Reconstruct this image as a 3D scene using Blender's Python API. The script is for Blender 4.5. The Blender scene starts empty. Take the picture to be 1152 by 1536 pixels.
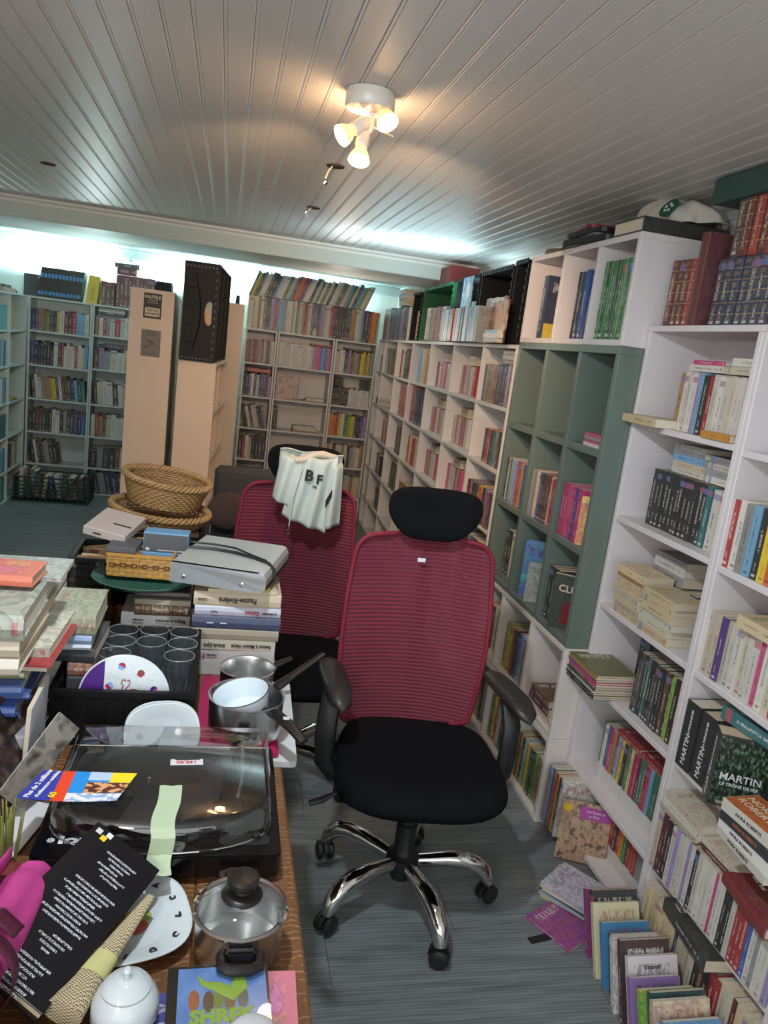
import bpy, bmesh, math, random
from mathutils import Vector, Matrix
PI = math.pi
rnd = random.Random(7)
SC = bpy.context.scene
COL = SC.collection

# ---------------- camera, world, exposure ----------------
CAMH = 1.6
RM = Matrix(((0.97327919, 0.07820692, 0.21589648), (-0.19377528, -0.22472609, 0.95496038), (0.12320208, -0.97127847, -0.20356666)))
FPX = 1150.0
cd = bpy.data.cameras.new('camera'); cam = bpy.data.objects.new('camera', cd); COL.objects.link(cam)
cd.sensor_fit = 'VERTICAL'; cd.sensor_height = 24.0; cd.sensor_width = 18.0
cd.lens = FPX / 1536 * 24; cd.clip_start = 0.02
_m = Matrix.Identity(4)
for _i in range(3):
    _m[_i][0] = RM[_i][0]; _m[_i][1] = -RM[_i][1]; _m[_i][2] = -RM[_i][2]
_m[2][3] = CAMH
cam.matrix_world = _m
SC.camera = cam
W = bpy.data.worlds.new('world'); SC.world = W; W.use_nodes = True
W.node_tree.nodes['Background'].inputs[0].default_value = (0.62, 0.75, 0.8, 1); W.node_tree.nodes['Background'].inputs[1].default_value = 0.3
SC.view_settings.view_transform = 'Standard'; SC.view_settings.look = 'None'
SC.view_settings.exposure = -0.08; SC.view_settings.gamma = 1.0; SC.view_settings.use_curve_mapping = False

def light(name, kind, loc, energy, color, size=0.1, target=None, spot=None, blend=0.6, size_y=None):
    d = bpy.data.lights.new(name, kind); d.energy = energy; d.color = color
    o = bpy.data.objects.new(name, d); COL.objects.link(o); o.location = loc
    if kind == 'AREA':
        d.size = size
        if size_y: d.shape = 'RECTANGLE'; d.size_y = size_y
    else: d.shadow_soft_size = size
    if spot: d.spot_size = math.radians(spot); d.spot_blend = blend
    if target is not None:
        o.rotation_euler = (Vector(target) - Vector(loc)).to_track_quat('-Z', 'Y').to_euler()
    return o
WARM = (1.0, 0.62, 0.32); COOL = (0.62, 0.92, 1.0)
# ceiling lamp near the camera, then two added fill lights behind it
light('ceiling_lamp_light', 'SPOT', (-0.08, 1.02, 2.14), 72, (0.86, 0.95, 1.0), 0.035, (0.95, 2.35, 0), 125, 0.85)
light('ceiling_fill_light', 'POINT', (-0.7, -0.5, 1.7), 42, (1.0, 0.95, 0.92), 0.14)  # added soft point fill, out of view, to brighten ceiling and room
light('rear_fill_light', 'AREA', (-0.2, -1.52, 1.25), 30, (0.9, 0.96, 1.0), 3.0, (0.0, 3.0, 1.3), None, 0, 1.6)  # added broad fill from behind the camera, no real window
# warm spots of the ceiling fixture
light('spot_left_light', 'SPOT', (0.20, 2.06, 2.09), 42, WARM, 0.02, (-0.35, 4.6, 1.25), 75, 0.7)
light('spot_right_light', 'SPOT', (0.37, 2.06, 2.09), 66, WARM, 0.02, (1.25, 4.9, 1.0), 80, 0.7)
light('spot_down_light', 'SPOT', (0.29, 2.14, 2.03), 14, WARM, 0.02, (0.75, 3.2, 0.3), 90, 0.7)
light('bulb_glow_light', 'POINT', (0.29, 2.05, 2.10), 2.6, WARM, 0.03)
# tubes on the far bookcases against the walls, and two added fill points
light('tube_light_back', 'AREA', (-0.35, 7.30, 1.95), 42, COOL, 3.0, (-0.35, 7.6, 2.4), None, 0, 0.05)
light('far_left_fill_light', 'POINT', (-0.9, 5.6, 1.7), 13, (0.75, 0.97, 0.95), 0.08)  # added cool fill for the dim far-left floor and shelves
light('aisle_fill_light', 'POINT', (0.75, 5.6, 1.75), 7, (1.0, 0.86, 0.72), 0.08)  # added warm fill for the far end of the aisle
light('tube_light_right', 'AREA', (1.49, 4.3, 1.9), 22, COOL, 0.05, (1.45, 4.3, 3), None, 0, 1.6)

# ---------------- helpers ----------------
def proj_ray(u, v): return RM @ Vector((u - 576, v - 768, FPX))
def atz(u, v, z):
    r = proj_ray(u, v); t = (z - CAMH) / r.z; return Vector((r.x * t, r.y * t, z))
def aty(u, v, y):
    r = proj_ray(u, v); t = y / r.y; return Vector((r.x * t, y, CAMH + r.z * t))
def atx(u, v, x):
    r = proj_ray(u, v); t = x / r.x; return Vector((x, r.y * t, CAMH + r.z * t))

MATS = {}
class NB:
    def __init__(s, name):
        m = bpy.data.materials.new(name); m.use_nodes = True; s.m = m; s.nt = m.node_tree
        s.b = s.nt.nodes['Principled BSDF']; s.out = s.nt.nodes['Material Output']
    def n(s, t, **k):
        x = s.nt.nodes.new(t)
        for a, v in k.items():
            if a == 'i':
                for q, w in v.items(): s.set(x.inputs[q], w)
            else: setattr(x, a, v)
        return x
    def set(s, sock, w):
        if hasattr(w, 'is_output') or isinstance(w, bpy.types.NodeSocket): s.nt.links.new(w, sock)
        else: sock.default_value = w
    def ma(s, op, a, b=0.0, c=None):
        x = s.nt.nodes.new('ShaderNodeMath'); x.operation = op
        s.set(x.inputs[0], a); s.set(x.inputs[1], b)
        if c is not None: s.set(x.inputs[2], c)
        return x.outputs[0]
    def mix(s, f, a, b):
        x = s.nt.nodes.new('ShaderNodeMix'); x.data_type = 'RGBA'
        s.set(x.inputs[0], f); s.set(x.inputs[6], a); s.set(x.inputs[7], b); return x.outputs[2]
    def noise(s, vec, scale, detail=2.0, out=0):
        x = s.n('ShaderNodeTexNoise'); x.inputs['Scale'].default_value = scale; x.inputs['Detail'].default_value = detail
        if vec is not None: s.nt.links.new(vec, x.inputs['Vector'])
        return x.outputs[out]
    def mapv(s, vec, sc=(1, 1, 1), loc=(0, 0, 0)):
        x = s.n('ShaderNodeMapping'); x.inputs['Scale'].default_value = sc; x.inputs['Location'].default_value = loc
        s.nt.links.new(vec, x.inputs['Vector']); return x.outputs[0]
    def coord(s, k='Object'): return s.n('ShaderNodeTexCoord').outputs[k]
    def bump(s, h, st=0.2, dist=0.002):
        x = s.n('ShaderNodeBump'); x.inputs['Strength'].default_value = st; x.inputs['Distance'].default_value = dist
        s.nt.links.new(h, x.inputs['Height']); s.nt.links.new(x.outputs[0], s.b.inputs['Normal'])
def c4(c): return (c[0], c[1], c[2], 1)
def srgb(h):
    h = h.lstrip('#'); r = []
    for i in (0, 2, 4):
        v = int(h[i:i+2], 16) / 255; r.append(v / 12.92 if v <= 0.04045 else ((v + 0.055) / 1.055) ** 2.4)
    return tuple(r)
def mat(name, hexc, rough=0.5, metal=0.0, var=0.06, scale=8, bump=0.0, bscale=200, spec=0.5, coat=0.0, alpha=None, trans=None):
    if name in MATS: return MATS[name]
    k = NB(name); b = k.b; c = srgb(hexc) if isinstance(hexc, str) else hexc
    co = k.coord()
    f = k.noise(co, scale, 3)
    k.set(b.inputs['Base Color'], k.mix(f, c4([max(0, x * (1 - var)) for x in c]), c4([min(1, x * (1 + var)) for x in c])))
    b.inputs['Roughness'].default_value = rough; b.inputs['Metallic'].default_value = metal
    b.inputs['Specular IOR Level'].default_value = spec; b.inputs['Coat Weight'].default_value = coat
    if trans: b.inputs['Transmission Weight'].default_value = trans; b.inputs['IOR'].default_value = 1.45
    if alpha: b.inputs['Alpha'].default_value = alpha
    if bump: k.bump(k.noise(co, bscale, 2), bump)
    MATS[name] = k.m; return k.m
def emit(name, c, s):
    if name in MATS: return MATS[name]
    k = NB(name); k.b.inputs['Emission Color'].default_value = c4(c); k.b.inputs['Emission Strength'].default_value = s
    k.b.inputs['Base Color'].default_value = c4(c); MATS[name] = k.m; return k.m

def link(o, parent=None):
    COL.objects.link(o)
    if parent is not None: o.parent = parent
    return o
def mesh(name, vs, fs, m, smooth=False, mi=None):
    me = bpy.data.meshes.new(name); me.from_pydata([tuple(v) for v in vs], [], fs)
    for x in (m if isinstance(m, (list, tuple)) else [m]): me.materials.append(x)
    if mi: me.polygons.foreach_set('material_index', mi)
    if smooth: me.polygons.foreach_set('use_smooth', [True] * len(me.polygons))
    me.update(); return me
def ob(name, me, parent=None, loc=(0, 0, 0), rot=(0, 0, 0), scale=(1, 1, 1)):
    o = bpy.data.objects.new(name, me); o.location = loc; o.rotation_euler = rot; o.scale = scale
    return link(o, parent)
def thing(name, label, cat, loc=(0, 0, 0), rz=0, group=None, rot=None):
    o = bpy.data.objects.new(name, None); o.empty_display_size = 0.05; link(o)
    o.location = loc; o.rotation_euler = rot if rot else (0, 0, rz); o['label'] = label; o['category'] = cat
    if group: o['group'] = group
    return o
def tag(o, label, cat, group=None):
    o['label'] = label; o['category'] = cat
    if group: o['group'] = group
    return o
def struct(o): o['kind'] = 'structure'; return o
def stuff(o): o['kind'] = 'stuff'; return o
class G:
    """collects shapes into one mesh"""
    def __init__(s): s.v = []; s.f = []; s.mi = []
    def add(s, vs, fs, mi=0, M=None):
        o = len(s.v); s.v += [(M @ Vector(v)) if M else Vector(v) for v in vs]
        s.f += [tuple(i + o for i in f) for f in fs]; s.mi += [mi] * len(fs); return s
    def box(s, x0, x1, y0, y1, z0, z1, mi=0, M=None):
        vs = [(x, y, z) for x in (x0, x1) for y in (y0, y1) for z in (z0, z1)]
        return s.add(vs, [(0, 1, 3, 2), (4, 6, 7, 5), (0, 4, 5, 1), (2, 3, 7, 6), (0, 2, 6, 4), (1, 5, 7, 3)], mi, M)
    def prism(s, poly, z0, z1, mi=0, M=None):
        n = len(poly); vs = [(p[0], p[1], z0) for p in poly] + [(p[0], p[1], z1) for p in poly]
        fs = [tuple(range(n - 1, -1, -1)), tuple(range(n, 2 * n))] + [(i, (i + 1) % n, n + (i + 1) % n, n + i) for i in range(n)]
        return s.add(vs, fs, mi, M)
    def lathe(s, prof, seg=24, mi=0, M=None, arc=2 * PI):
        vs = []; fs = []; n = len(prof); full = abs(arc - 2 * PI) < 1e-6; k = seg if full else seg + 1
        for i in range(k):
            a = arc * i / seg; ca, sa = math.cos(a), math.sin(a)
            vs += [(r * ca, r * sa, z) for r, z in prof]
        for i in range(seg):
            j = (i + 1) % k
            for q in range(n - 1):
                a, b, c, d = i * n + q, j * n + q, j * n + q + 1, i * n + q + 1
                if prof[q][0] < 1e-6: fs.append((a, c, d))
                elif prof[q + 1][0] < 1e-6: fs.append((a, b, c))
                else: fs.append((a, b, c, d))
        return s.add(vs, fs, mi, M)
    def tube(s, pts, r, seg=8, mi=0, closed=False, cap=True, flat=1.0):
        pts = [Vector(p) for p in pts]; n = len(pts); vs = []; fs = []; up = None
        for i, p in enumerate(pts):
            if closed: t = (pts[(i + 1) % n] - pts[i - 1]).normalized()
            else: t = (pts[min(i + 1, n - 1)] - pts[max(i - 1, 0)]).normalized()
            if up is None: up = Vector((0, 0, 1)) if abs(t.z) < 0.9 else Vector((1, 0, 0))
            x = t.cross(up).normalized(); y = x.cross(t).normalized(); up = y
            rr = r[i] if isinstance(r, (list, tuple)) else r
            for q in range(seg):
                a = 2 * PI * q / seg; vs.append(p + x * math.cos(a) * rr + y * math.sin(a) * rr * flat)
        for i in range(n if closed else n - 1):
            j = (i + 1) % n
            for q in range(seg):
                w = (q + 1) % seg; fs.append((i * seg + q, i * seg + w, j * seg + w, j * seg + q))
        if cap and not closed:
            fs.append(tuple(range(seg - 1, -1, -1))); fs.append(tuple((n - 1) * seg + q for q in range(seg)))
        return s.add(vs, fs, mi)
    def grid(s, P, nu, nv, mi=0, closeu=False):
        vs = [P(i / (nu if closeu else nu), j / nv) for i in range(nu + (0 if closeu else 1)) for j in range(nv + 1)]
        fs = []; k = nu if closeu else nu
        for i in range(k):
            i2 = (i + 1) % nu if closeu else i + 1
            for j in range(nv): fs.append((i * (nv + 1) + j, i2 * (nv + 1) + j, i2 * (nv + 1) + j + 1, i * (nv + 1) + j + 1))
        return s.add(vs, fs, mi)
    def mesh(s, name, m, smooth=False, bevel=0, seg=2, sub=0, fixn=True, solid=0, ang=35):
        me = mesh(name, s.v, s.f, m, False, s.mi)
        if bevel or sub or fixn or solid:
            bm = bmesh.new(); bm.from_mesh(me)
            if bevel:
                bmesh.ops.remove_doubles(bm, verts=bm.verts, dist=1e-6)
                ed = [e for e in bm.edges if len(e.link_faces) == 2 and e.calc_face_angle(0) > 0.5]
                bmesh.ops.bevel(bm, geom=ed, offset=bevel, segments=seg, affect='EDGES', clamp_overlap=True)
            if fixn: bmesh.ops.recalc_face_normals(bm, faces=bm.faces)
            if solid: bmesh.ops.solidify(bm, geom=bm.faces[:], thickness=solid)
            bm.to_mesh(me); bm.free()
        if smooth:
            me.polygons.foreach_set('use_smooth', [True] * len(me.polygons))
            me.set_sharp_from_angle(angle=math.radians(ang))
        me.update(); return me
    def ob(s, name, m, parent=None, loc=(0, 0, 0), rot=(0, 0, 0), **k):
        return ob(name, s.mesh(name, m, **k), parent, loc, rot)
def bx(name, m, x0, x1, y0, y1, z0, z1, parent=None, bevel=0.0015, **k):
    """a box as one object whose origin sits at the centre of its base"""
    c = ((x0 + x1) / 2, (y0 + y1) / 2, z0)
    return G().box(x0 - c[0], x1 - c[0], y0 - c[1], y1 - c[1], 0, z1 - z0).ob(name, m, parent, c, bevel=bevel, seg=1, **k)
def text_mesh(s, size, m, extrude=0.0004, align='CENTER', spacing=1.0, shear=0.0, bold=0.0):
    cu = bpy.data.curves.new('lettering', 'FONT'); cu.body = s; cu.size = size; cu.extrude = extrude; cu.align_x = align; cu.align_y = 'CENTER'
    cu.space_character = spacing; cu.shear = shear; cu.offset = bold; cu.resolution_u = 3
    o = bpy.data.objects.new('lettering', cu); COL.objects.link(o)
    dg = bpy.context.evaluated_depsgraph_get(); me = bpy.data.meshes.new_from_object(o.evaluated_get(dg))
    bpy.data.objects.remove(o); bpy.data.curves.remove(cu); me.name = 'lettering'
    me.materials.clear(); me.materials.append(m); return me
def text(s, size, m, parent, loc, rot=(0, 0, 0), name='lettering', sx=1.0, **k):
    return ob(name, text_mesh(s, size, m, **k), parent, loc, rot, (sx, 1, 1))

# ---------------- setting materials ----------------
def floor_mat():
    k = NB('floor_laminate'); co = k.coord(); rn = k.n('ShaderNodeObjectInfo').outputs['Random']
    v = k.n('ShaderNodeVectorMath', operation='ADD'); k.nt.links.new(co, v.inputs[0])
    cb = k.n('ShaderNodeCombineXYZ'); k.set(cb.inputs[0], k.ma('MULTIPLY', rn, 30)); k.set(cb.inputs[1], k.ma('MULTIPLY', rn, 77)); k.nt.links.new(cb.outputs[0], v.inputs[1])
    g = k.noise(k.mapv(v.outputs[0], (1.2, 20, 1)), 4, 5); g2 = k.noise(k.mapv(v.outputs[0], (1.2, 7, 1)), 3, 3)
    wv = k.n('ShaderNodeTexWave', wave_type='RINGS', rings_direction='SPHERICAL'); wv.inputs['Scale'].default_value = 5; wv.inputs['Distortion'].default_value = 6; wv.inputs['Detail'].default_value = 2
    k.nt.links.new(k.mapv(v.outputs[0], (0.7, 6, 1)), wv.inputs['Vector'])
    t = k.ma('ADD', k.ma('MULTIPLY', g, 0.55), k.ma('ADD', k.ma('MULTIPLY', g2, 0.3), k.ma('MULTIPLY', wv.outputs['Fac'], 0.15)))
    r = k.n('ShaderNodeValToRGB'); r.color_ramp.elements[0].position = 0.3; r.color_ramp.elements[0].color = c4(srgb('555b5d'))
    r.color_ramp.elements[1].position = 0.7; r.color_ramp.elements[1].color = c4(srgb('8a9294')); k.nt.links.new(t, r.inputs[0])
    hs = k.n('ShaderNodeHueSaturation'); k.set(hs.inputs['Value'], k.ma('ADD', 0.9, k.ma('MULTIPLY', rn, 0.2))); k.nt.links.new(r.outputs[0], hs.inputs['Color'])
    k.nt.links.new(hs.outputs[0], k.b.inputs['Base Color']); k.b.inputs['Roughness'].default_value = 0.42
    k.bump(g, 0.15, 0.001); return k.m
FLOOR = floor_mat()
CEIL = mat('ceiling_board_paint', 'd3cecb', 0.45, var=0.03, scale=3, bump=0.06, bscale=60)
SOFF = mat('soffit_paint', 'b9c4c0', 0.55, var=0.03, scale=3)
WHITEWALL = mat('white_wall_paint', 'dfe6e2', 0.7, var=0.03, scale=2, bump=0.08, bscale=80)
TRIM = mat('trim_paint', 'd8d6d2', 0.5, var=0.03)
DARK = mat('dark_gap', '181a1a', 0.8)

# ---------------- shell ----------------
XL, XR, YB, YF, ZC = -1.98, 1.56, 7.45, -1.6, 2.2
fl = struct(bx('floor', DARK, XL, XR, YF, YB, -0.06, -0.012, bevel=0))
pm = [G().box(-0.5994, 0.5994, -0.0947, 0.0947, 0, 0.011).mesh('floor_plank', FLOOR, bevel=0.0006, seg=1)]
y = YF + 0.095; r = 0
while y < YB:
    x = XL + 0.1 - (0.0, 0.73, 0.35, 0.97)[r % 4]
    while x - 0.6 < XR:
        if x + 0.6 > XL:
            o = ob('floor_plank', pm[0], fl, (x - fl.location.x, y - fl.location.y, -0.011 + 0.06))
            a, b = max(x - 0.5994, XL), min(x + 0.5994, XR)
            if b - a < 1.19:
                o.location.x = (a + b) / 2 - fl.location.x; o.scale.x = (b - a) / 1.1988
        x += 1.2
    y += 0.19; r += 1
bcy = 4.95
cl = struct(bx('ceiling', CEIL, XL, XR, YF, YB, ZC + 0.012, ZC + 0.08, bevel=0))
P = 0.062
prof = [(0.0003, .012), (0.0003, .0024), (.0032, 0), (.0062, 0), (.0078, .0018), (.0094, 0), (P - .0026, 0), (P - .0003, .0024), (P - .0003, .012)]
g = G(); n = len(prof); L = bcy - YF
vs = [(a, 0, b) for a, b in prof] + [(a, 1, b) for a, b in prof]
g.add(vs, [(i, i + 1, n + i + 1, n + i) for i in range(n - 1)])
cpm = g.mesh('ceiling_board', CEIL)
x = XL; i = 0
while x < XR - 0.02:
    ob('ceiling_board', cpm, cl, (x - cl.location.x, YF - cl.location.y, -0.012), scale=(1, L, 1)); x += P; i += 1
bx('far_ceiling_panel', SOFF, XL, XR, bcy, YB, ZC, ZC + 0.011, cl, bevel=0).location = (-(cl.location.x) + (XL + XR) / 2, (bcy + YB) / 2 - cl.location.y, -0.012)
so = struct(bx('trim_1', SOFF, XL, XR, bcy, 5.65, 2.085, ZC, bevel=0.003))
bx('soffit_panel', SOFF, -(XR - XL) / 2, (XR - XL) / 2, -0.352, -0.345, 0.006, 0.1, so, bevel=0.001)
g = G(); g.prism([(0, 0), (-0.03, 0), (-0.028, -0.012), (-0.012, -0.02), (-0.008, -0.034), (0, -0.034)], XL, XR, M=Matrix(((0, 0, 1, 0), (1, 0, 0, 0), (0, 1, 0, 0), (0, 0, 0, 1))))
struct(g.ob('trim_2', TRIM, None, (0, bcy, ZC)))
g = G(); g.prism([(0, 0), (-0.035, 0), (-0.03, -0.014), (-0.014, -0.024), (-0.01, -0.05), (0, -0.05)], -bcy, -YF, M=Matrix(((1, 0, 0, 0), (0, 0, -1, 0), (0, 1, 0, 0), (0, 0, 0, 1))))
struct(g.ob('trim_3', TRIM, None, (XR, 0, ZC)))
struct(bx('wall_back', WHITEWALL, XL, XR, YB, YB + 0.1, 0, ZC, bevel=0))
struct(bx('wall_right', WHITEWALL, XR, XR + 0.1, YF, YB, 0, ZC, bevel=0))
struct(bx('wall_left', WHITEWALL, XL - 0.1, XL, YF, YB, 0, ZC, bevel=0))
struct(bx('wall_front', WHITEWALL, XL, XR, YF - 0.1, YF, 0, ZC, bevel=0))
struct(bx('trim_4', SOFF, XL, XR, YB - 0.035, YB, 2.12, ZC, bevel=0.006))
# ---------------- bookcases ----------------
WL = mat('white_laminate', 'd3cdd0', 0.42, var=0.03, scale=5)
WL2 = mat('worn_white_laminate', 'd6d0cc', 0.42, var=0.05, scale=6)
GL = mat('green_laminate', '66746e', 0.4, var=0.05, scale=4)
BEIGE = mat('cream_laminate', 'd8c2ae', 0.5, var=0.04, scale=3)
PALEG = mat('pale_laminate', 'c3cbc8', 0.45, var=0.04, scale=4)
class Fr:
    """frame on the front of a bookcase: s runs to the viewer's right, d goes into the case"""
    def __init__(s, x, y, deg): s.o = Vector((x, y, 0)); s.a = math.radians(deg); s.M = Matrix.Translation(s.o) @ Matrix.Rotation(s.a, 4, 'Z')
    def px(s, u, v, d=0.0):
        r = proj_ray(u, v); n = Vector((-math.sin(s.a), math.cos(s.a), 0)); c = Vector((0, 0, CAMH))
        t = ((s.o + n * d - c).dot(n)) / r.dot(n); p = c + r * t; q = s.M.inverted() @ p
        return q.x, q.z
    def w(s, a, d, z): return s.M @ Vector((a, d, z))
def bookcase(fr, label, width, depth, z0, z1, shelves, cols, m, th=0.018, back=True, group=None, plinth=0.0, screws=False):
    """shelves: heights of shelf tops; cols: inner upright positions (s)"""
    t = thing('bookcase', label, 'bookcase', fr.w(0, 0, z0), fr.a, group); e = 0.001
    h = z1 - z0
    bx('side_panel', m, 0, th, 0, depth, 0, h - th, t); bx('side_panel', m, width - th, width, 0, depth, 0, h - th, t)
    bx('top_panel', m, 0, width, 0, depth, h - th, h, t)
    if back: bx('back_panel', m, th, width - th, depth - 0.006, depth - e, 0, h - th, t, bevel=0)
    for c in cols: bx('divider', m, c - th / 2, c + th / 2, 0.001, depth - 0.007, 0.0, h - th, t)
    xs = [th] + [q for c in cols for q in (c - th / 2, c + th / 2)] + [width - th]
    for z in shelves:
        for i in range(0, len(xs), 2): bx('shelf', m, xs[i] + 0.0002, xs[i + 1] - 0.0002, 0.002, depth - 0.007, z - z0 - th, z - z0, t)
    if screws:
        sg = G()
        for sx in (th / 2, width - th / 2):
            for zz in [h - 0.04] + [z - z0 + 0.03 for z in shelves]: sg.lathe([(0, 0), (.0025, 0), (.0025, .001), (0, .001)], 6, M=Matrix.Translation((sx, 0, zz)) @ Matrix.Rotation(PI / 2, 4, 'X'))
        sg.ob('screw_heads', DARK, t)
    return t
A = Fr(1.305, 2.304, -90)
bookcase(A, 'tall white bookcase of cream paperback stacks, right of the green one', 0.552, 0.235, 0, 1.783, [1.477, 1.166, 0.862, 0.588, 0.262, 0.035], [], WL)
B = Fr(1.305, 1.751, -90)
bookcase(B, 'tall white bookcase at right edge of photo, holding thick upright novels', 0.53, 0.235, 0, 1.783, [1.468, 1.16, 0.862, 0.592, 0.262, 0.035], [], WL)
g_ = Fr(1.224, 3.205, -90)
bookcase(g_, 'dark green bookcase of nine cubes between white ones', 0.896, 0.30, 0.677, 1.71, [1.37, 1.03, 0.70], [0.31, 0.605], GL, th=0.026)
U = Fr(1.224, 3.207, -90)
bookcase(U, 'white three-bay shelf box on top of the green bookcase', 0.898, 0.29, 1.711, 2.062, [1.73], [0.335, 0.62], WL, th=0.02)
L1 = Fr(1.224, 3.207, -90)
bookcase(L1, 'upper low white shelf box right under the green bookcase', 0.898, 0.28, 0.331, 0.676, [0.35], [0.27, 0.59], WL2, th=0.02, screws=True)
bookcase(L1, 'bottom white shelf box standing on the grey floor', 0.898, 0.28, 0, 0.33, [0.02], [0.27, 0.59], WL2, th=0.02, screws=True)
F = Fr(1.3375, 6.98, -91.6)
fb = [F.px(u, 514)[0] for u in (577, 597, 620, 647.5, 682, 726)]
bookcase(F, 'long white cube bookcase along the right wall, running to the far corner', 3.735, 0.20, 0, 1.70, [1.42, 1.135, 0.85, 0.565, 0.28, 0.02], fb, WL2, th=0.018)
K1 = Fr(0.145, 7.0, 0); K2 = Fr(0.43, 7.0, 0); K3 = Fr(0.945, 7.0, 0)
for q, w, lb in ((K1, 0.28, 'narrow white back-wall bookcase beside the cream cabinets'), (K2, 0.51, 'wide white back-wall bookcase with half-empty shelves, middle of three'), (K3, 0.385, 'white back-wall bookcase in the far right corner')):
    bookcase(q, lb, w, 0.28, 0, 1.655, [1.362, 1.068, 0.785, 0.5, 0.21, 0.02], [], WL2, th=0.016)
M1 = Fr(-1.672, 7.2, 0); M2 = Fr(-1.155, 7.2, 0)
bookcase(M1, 'pale far-left bookcase behind the green plastic crate', 0.515, 0.24, 0, 1.69, [1.41, 1.12, 0.83, 0.54, 0.255, 0.02], [], PALEG, th=0.016)
bookcase(M2, 'pale far-left bookcase partly hidden by the cream cabinet', 0.515, 0.24, 0, 1.69, [1.43, 1.14, 0.83, 0.54, 0.255, 0.02], [], PALEG, th=0.016)
N = Fr(-1.68, 5.2, 90)
bookcase(N, 'pale bookcase on the left wall at the photo\'s left edge', 2.0, 0.25, 0, 1.69, [1.40, 1.12, 0.825, 0.545, 0.26, 0.02], [0.5, 1.0, 1.49], PALEG, th=0.016)
# cream cabinets standing back to back, end panels towards the room
def cabinet(label, x0, x1, y0, y1, z1, rz, open_right):
    t = thing('bookcase', label, 'bookcase', (x0, y0, 0), math.radians(rz)); w = x1 - x0; d = y1 - y0
    bx('end_panel', BEIGE, 0, w, 0, 0.02, 0, z1 - 0.02, t); bx('end_panel', BEIGE, 0, w, d - 0.02, d, 0, z1 - 0.02, t)
    bx('top_panel', BEIGE, 0, w, 0, d, z1 - 0.02, z1, t)
    bx('back_panel', BEIGE, 0.0 if open_right else w - 0.012, 0.012 if open_right else w, 0.02, d - 0.02, 0, z1 - 0.02, t)
    n = max(1, round(d / 0.4))
    for i in range(1, n): bx('divider', BEIGE, 0.012, w - 0.012, d * i / n - 0.009, d * i / n + 0.009, 0, z1 - 0.02, t)
    z = z1 - 0.31
    while z > 0.0:
        bx('shelf', BEIGE, 0.013, w - 0.002 if open_right else w - 0.013, 0.021, d - 0.021, z, z + 0.016, t, bevel=0.001); z -= 0.285
    return t
c1 = cabinet('cream cabinet end with two small notices stuck on', -0.552, -0.312, 4.66, 6.9, 1.778, 1.5, False)
c2 = cabinet('lower cream cabinet end carrying the black crates', -0.268, -0.052, 4.62, 5.6, 1.412, -4, True)
c3 = cabinet('taller cream shelf unit behind the black crates', -0.08, 0.10, 5.75, 6.85, 1.80, -1, True)
# ---------------- office chairs ----------------
BLKFAB = mat('black_fabric', '0f1014', 0.95, spec=0.15, var=0.15, scale=30, bump=0.25, bscale=900)
BLKPL = mat('black_plastic', '1b1b1c', 0.42, var=0.1, bump=0.05, bscale=500)
ARMPL = mat('armrest_rubber', '2e2a28', 0.4, var=0.1, bump=0.08, bscale=700)
CHROME = mat('chrome', 'd8d4d0', 0.07, 1.0, var=0.0)
STEEL = mat('brushed_steel', 'd9dadb', 0.27, 1.0, var=0.03)
def mesh_fabric():
    k = NB('crimson_mesh_fabric'); co = k.coord(); sp = k.n('ShaderNodeSeparateXYZ'); k.nt.links.new(co, sp.inputs[0])
    w = k.ma('SINE', k.ma('MULTIPLY', sp.outputs[2], 2 * PI / 0.0125)); v = k.ma('MULTIPLY_ADD', w, 0.5, 0.5)
    fine = k.noise(k.mapv(co, (500, 500, 60)), 1, 1)
    k.set(k.b.inputs['Base Color'], k.mix(v, c4(srgb('5e132c')), c4(srgb('7f1a38'))))
    k.set(k.b.inputs['Alpha'], k.ma('MULTIPLY_ADD', k.ma('GREATER_THAN', v, 0.16), 0.16, 0.84))
    k.b.inputs['Roughness'].default_value = 0.75; k.b.inputs['Sheen Weight'].default_value = 0.25
    k.bump(fine, 0.2, 0.001); return k.m
CRIM = mesh_fabric(); CRIMB = mat('crimson_border', '7c1a35', 0.75, var=0.1, bump=0.2, bscale=900)
def sp(a, b, t): return a + (b - a) * t
def super_r(th, a, b, n): 
    c, s = abs(math.cos(th)), abs(math.sin(th)); return 1.0 / ((c / a) ** n + (s / b) ** n) ** (1 / n)
def seat_mesh():
    g = G(); NU = 56
    prof = [(0.0, 0.40), (0.6, 0.40), (0.9, 0.405), (0.975, 0.42), (1.0, 0.44), (0.985, 0.462), (0.94, 0.476), (0.85, 0.482), (0.6, 0.478), (0.3, 0.474), (0.0, 0.473)]
    vs = []; fs = []
    for i in range(NU):
        th = 2 * PI * i / NU; r = super_r(th, 0.238, 0.236, 3.4)
        for f, z in prof:
            x, y = math.cos(th) * r * f, math.sin(th) * r * f - 0.01
            wd = 1.0 + 0.10 * max(0, -y) / 0.25 - 0.05 * max(0, y) / .25
            zz = z - (0.028 * max(0, (-y - 0.14) / 0.11) ** 2 if z > 0.43 else 0) + 0.012 * (abs(x) / 0.24) ** 2 * (z > .47)
            vs.append((x * wd, y, zz))
    n = len(prof)
    for i in range(NU):
        j = (i + 1) % NU
        for q in range(n - 1): fs.append((i * n + q, j * n + q, j * n + q + 1, i * n + q + 1))
    g.add(vs, fs); me = g.mesh('seat', BLKFAB, smooth=True, fixn=False, ang=180)
    bm = bmesh.new(); bm.from_mesh(me); bmesh.ops.remove_doubles(bm, verts=bm.verts, dist=1e-5); bmesh.ops.recalc_face_normals(bm, faces=bm.faces); bm.to_mesh(me); bm.free()
    me.polygons.foreach_set('use_smooth', [True] * len(me.polygons)); return me
ZB0, ZB1 = 0.465, 1.07
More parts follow.
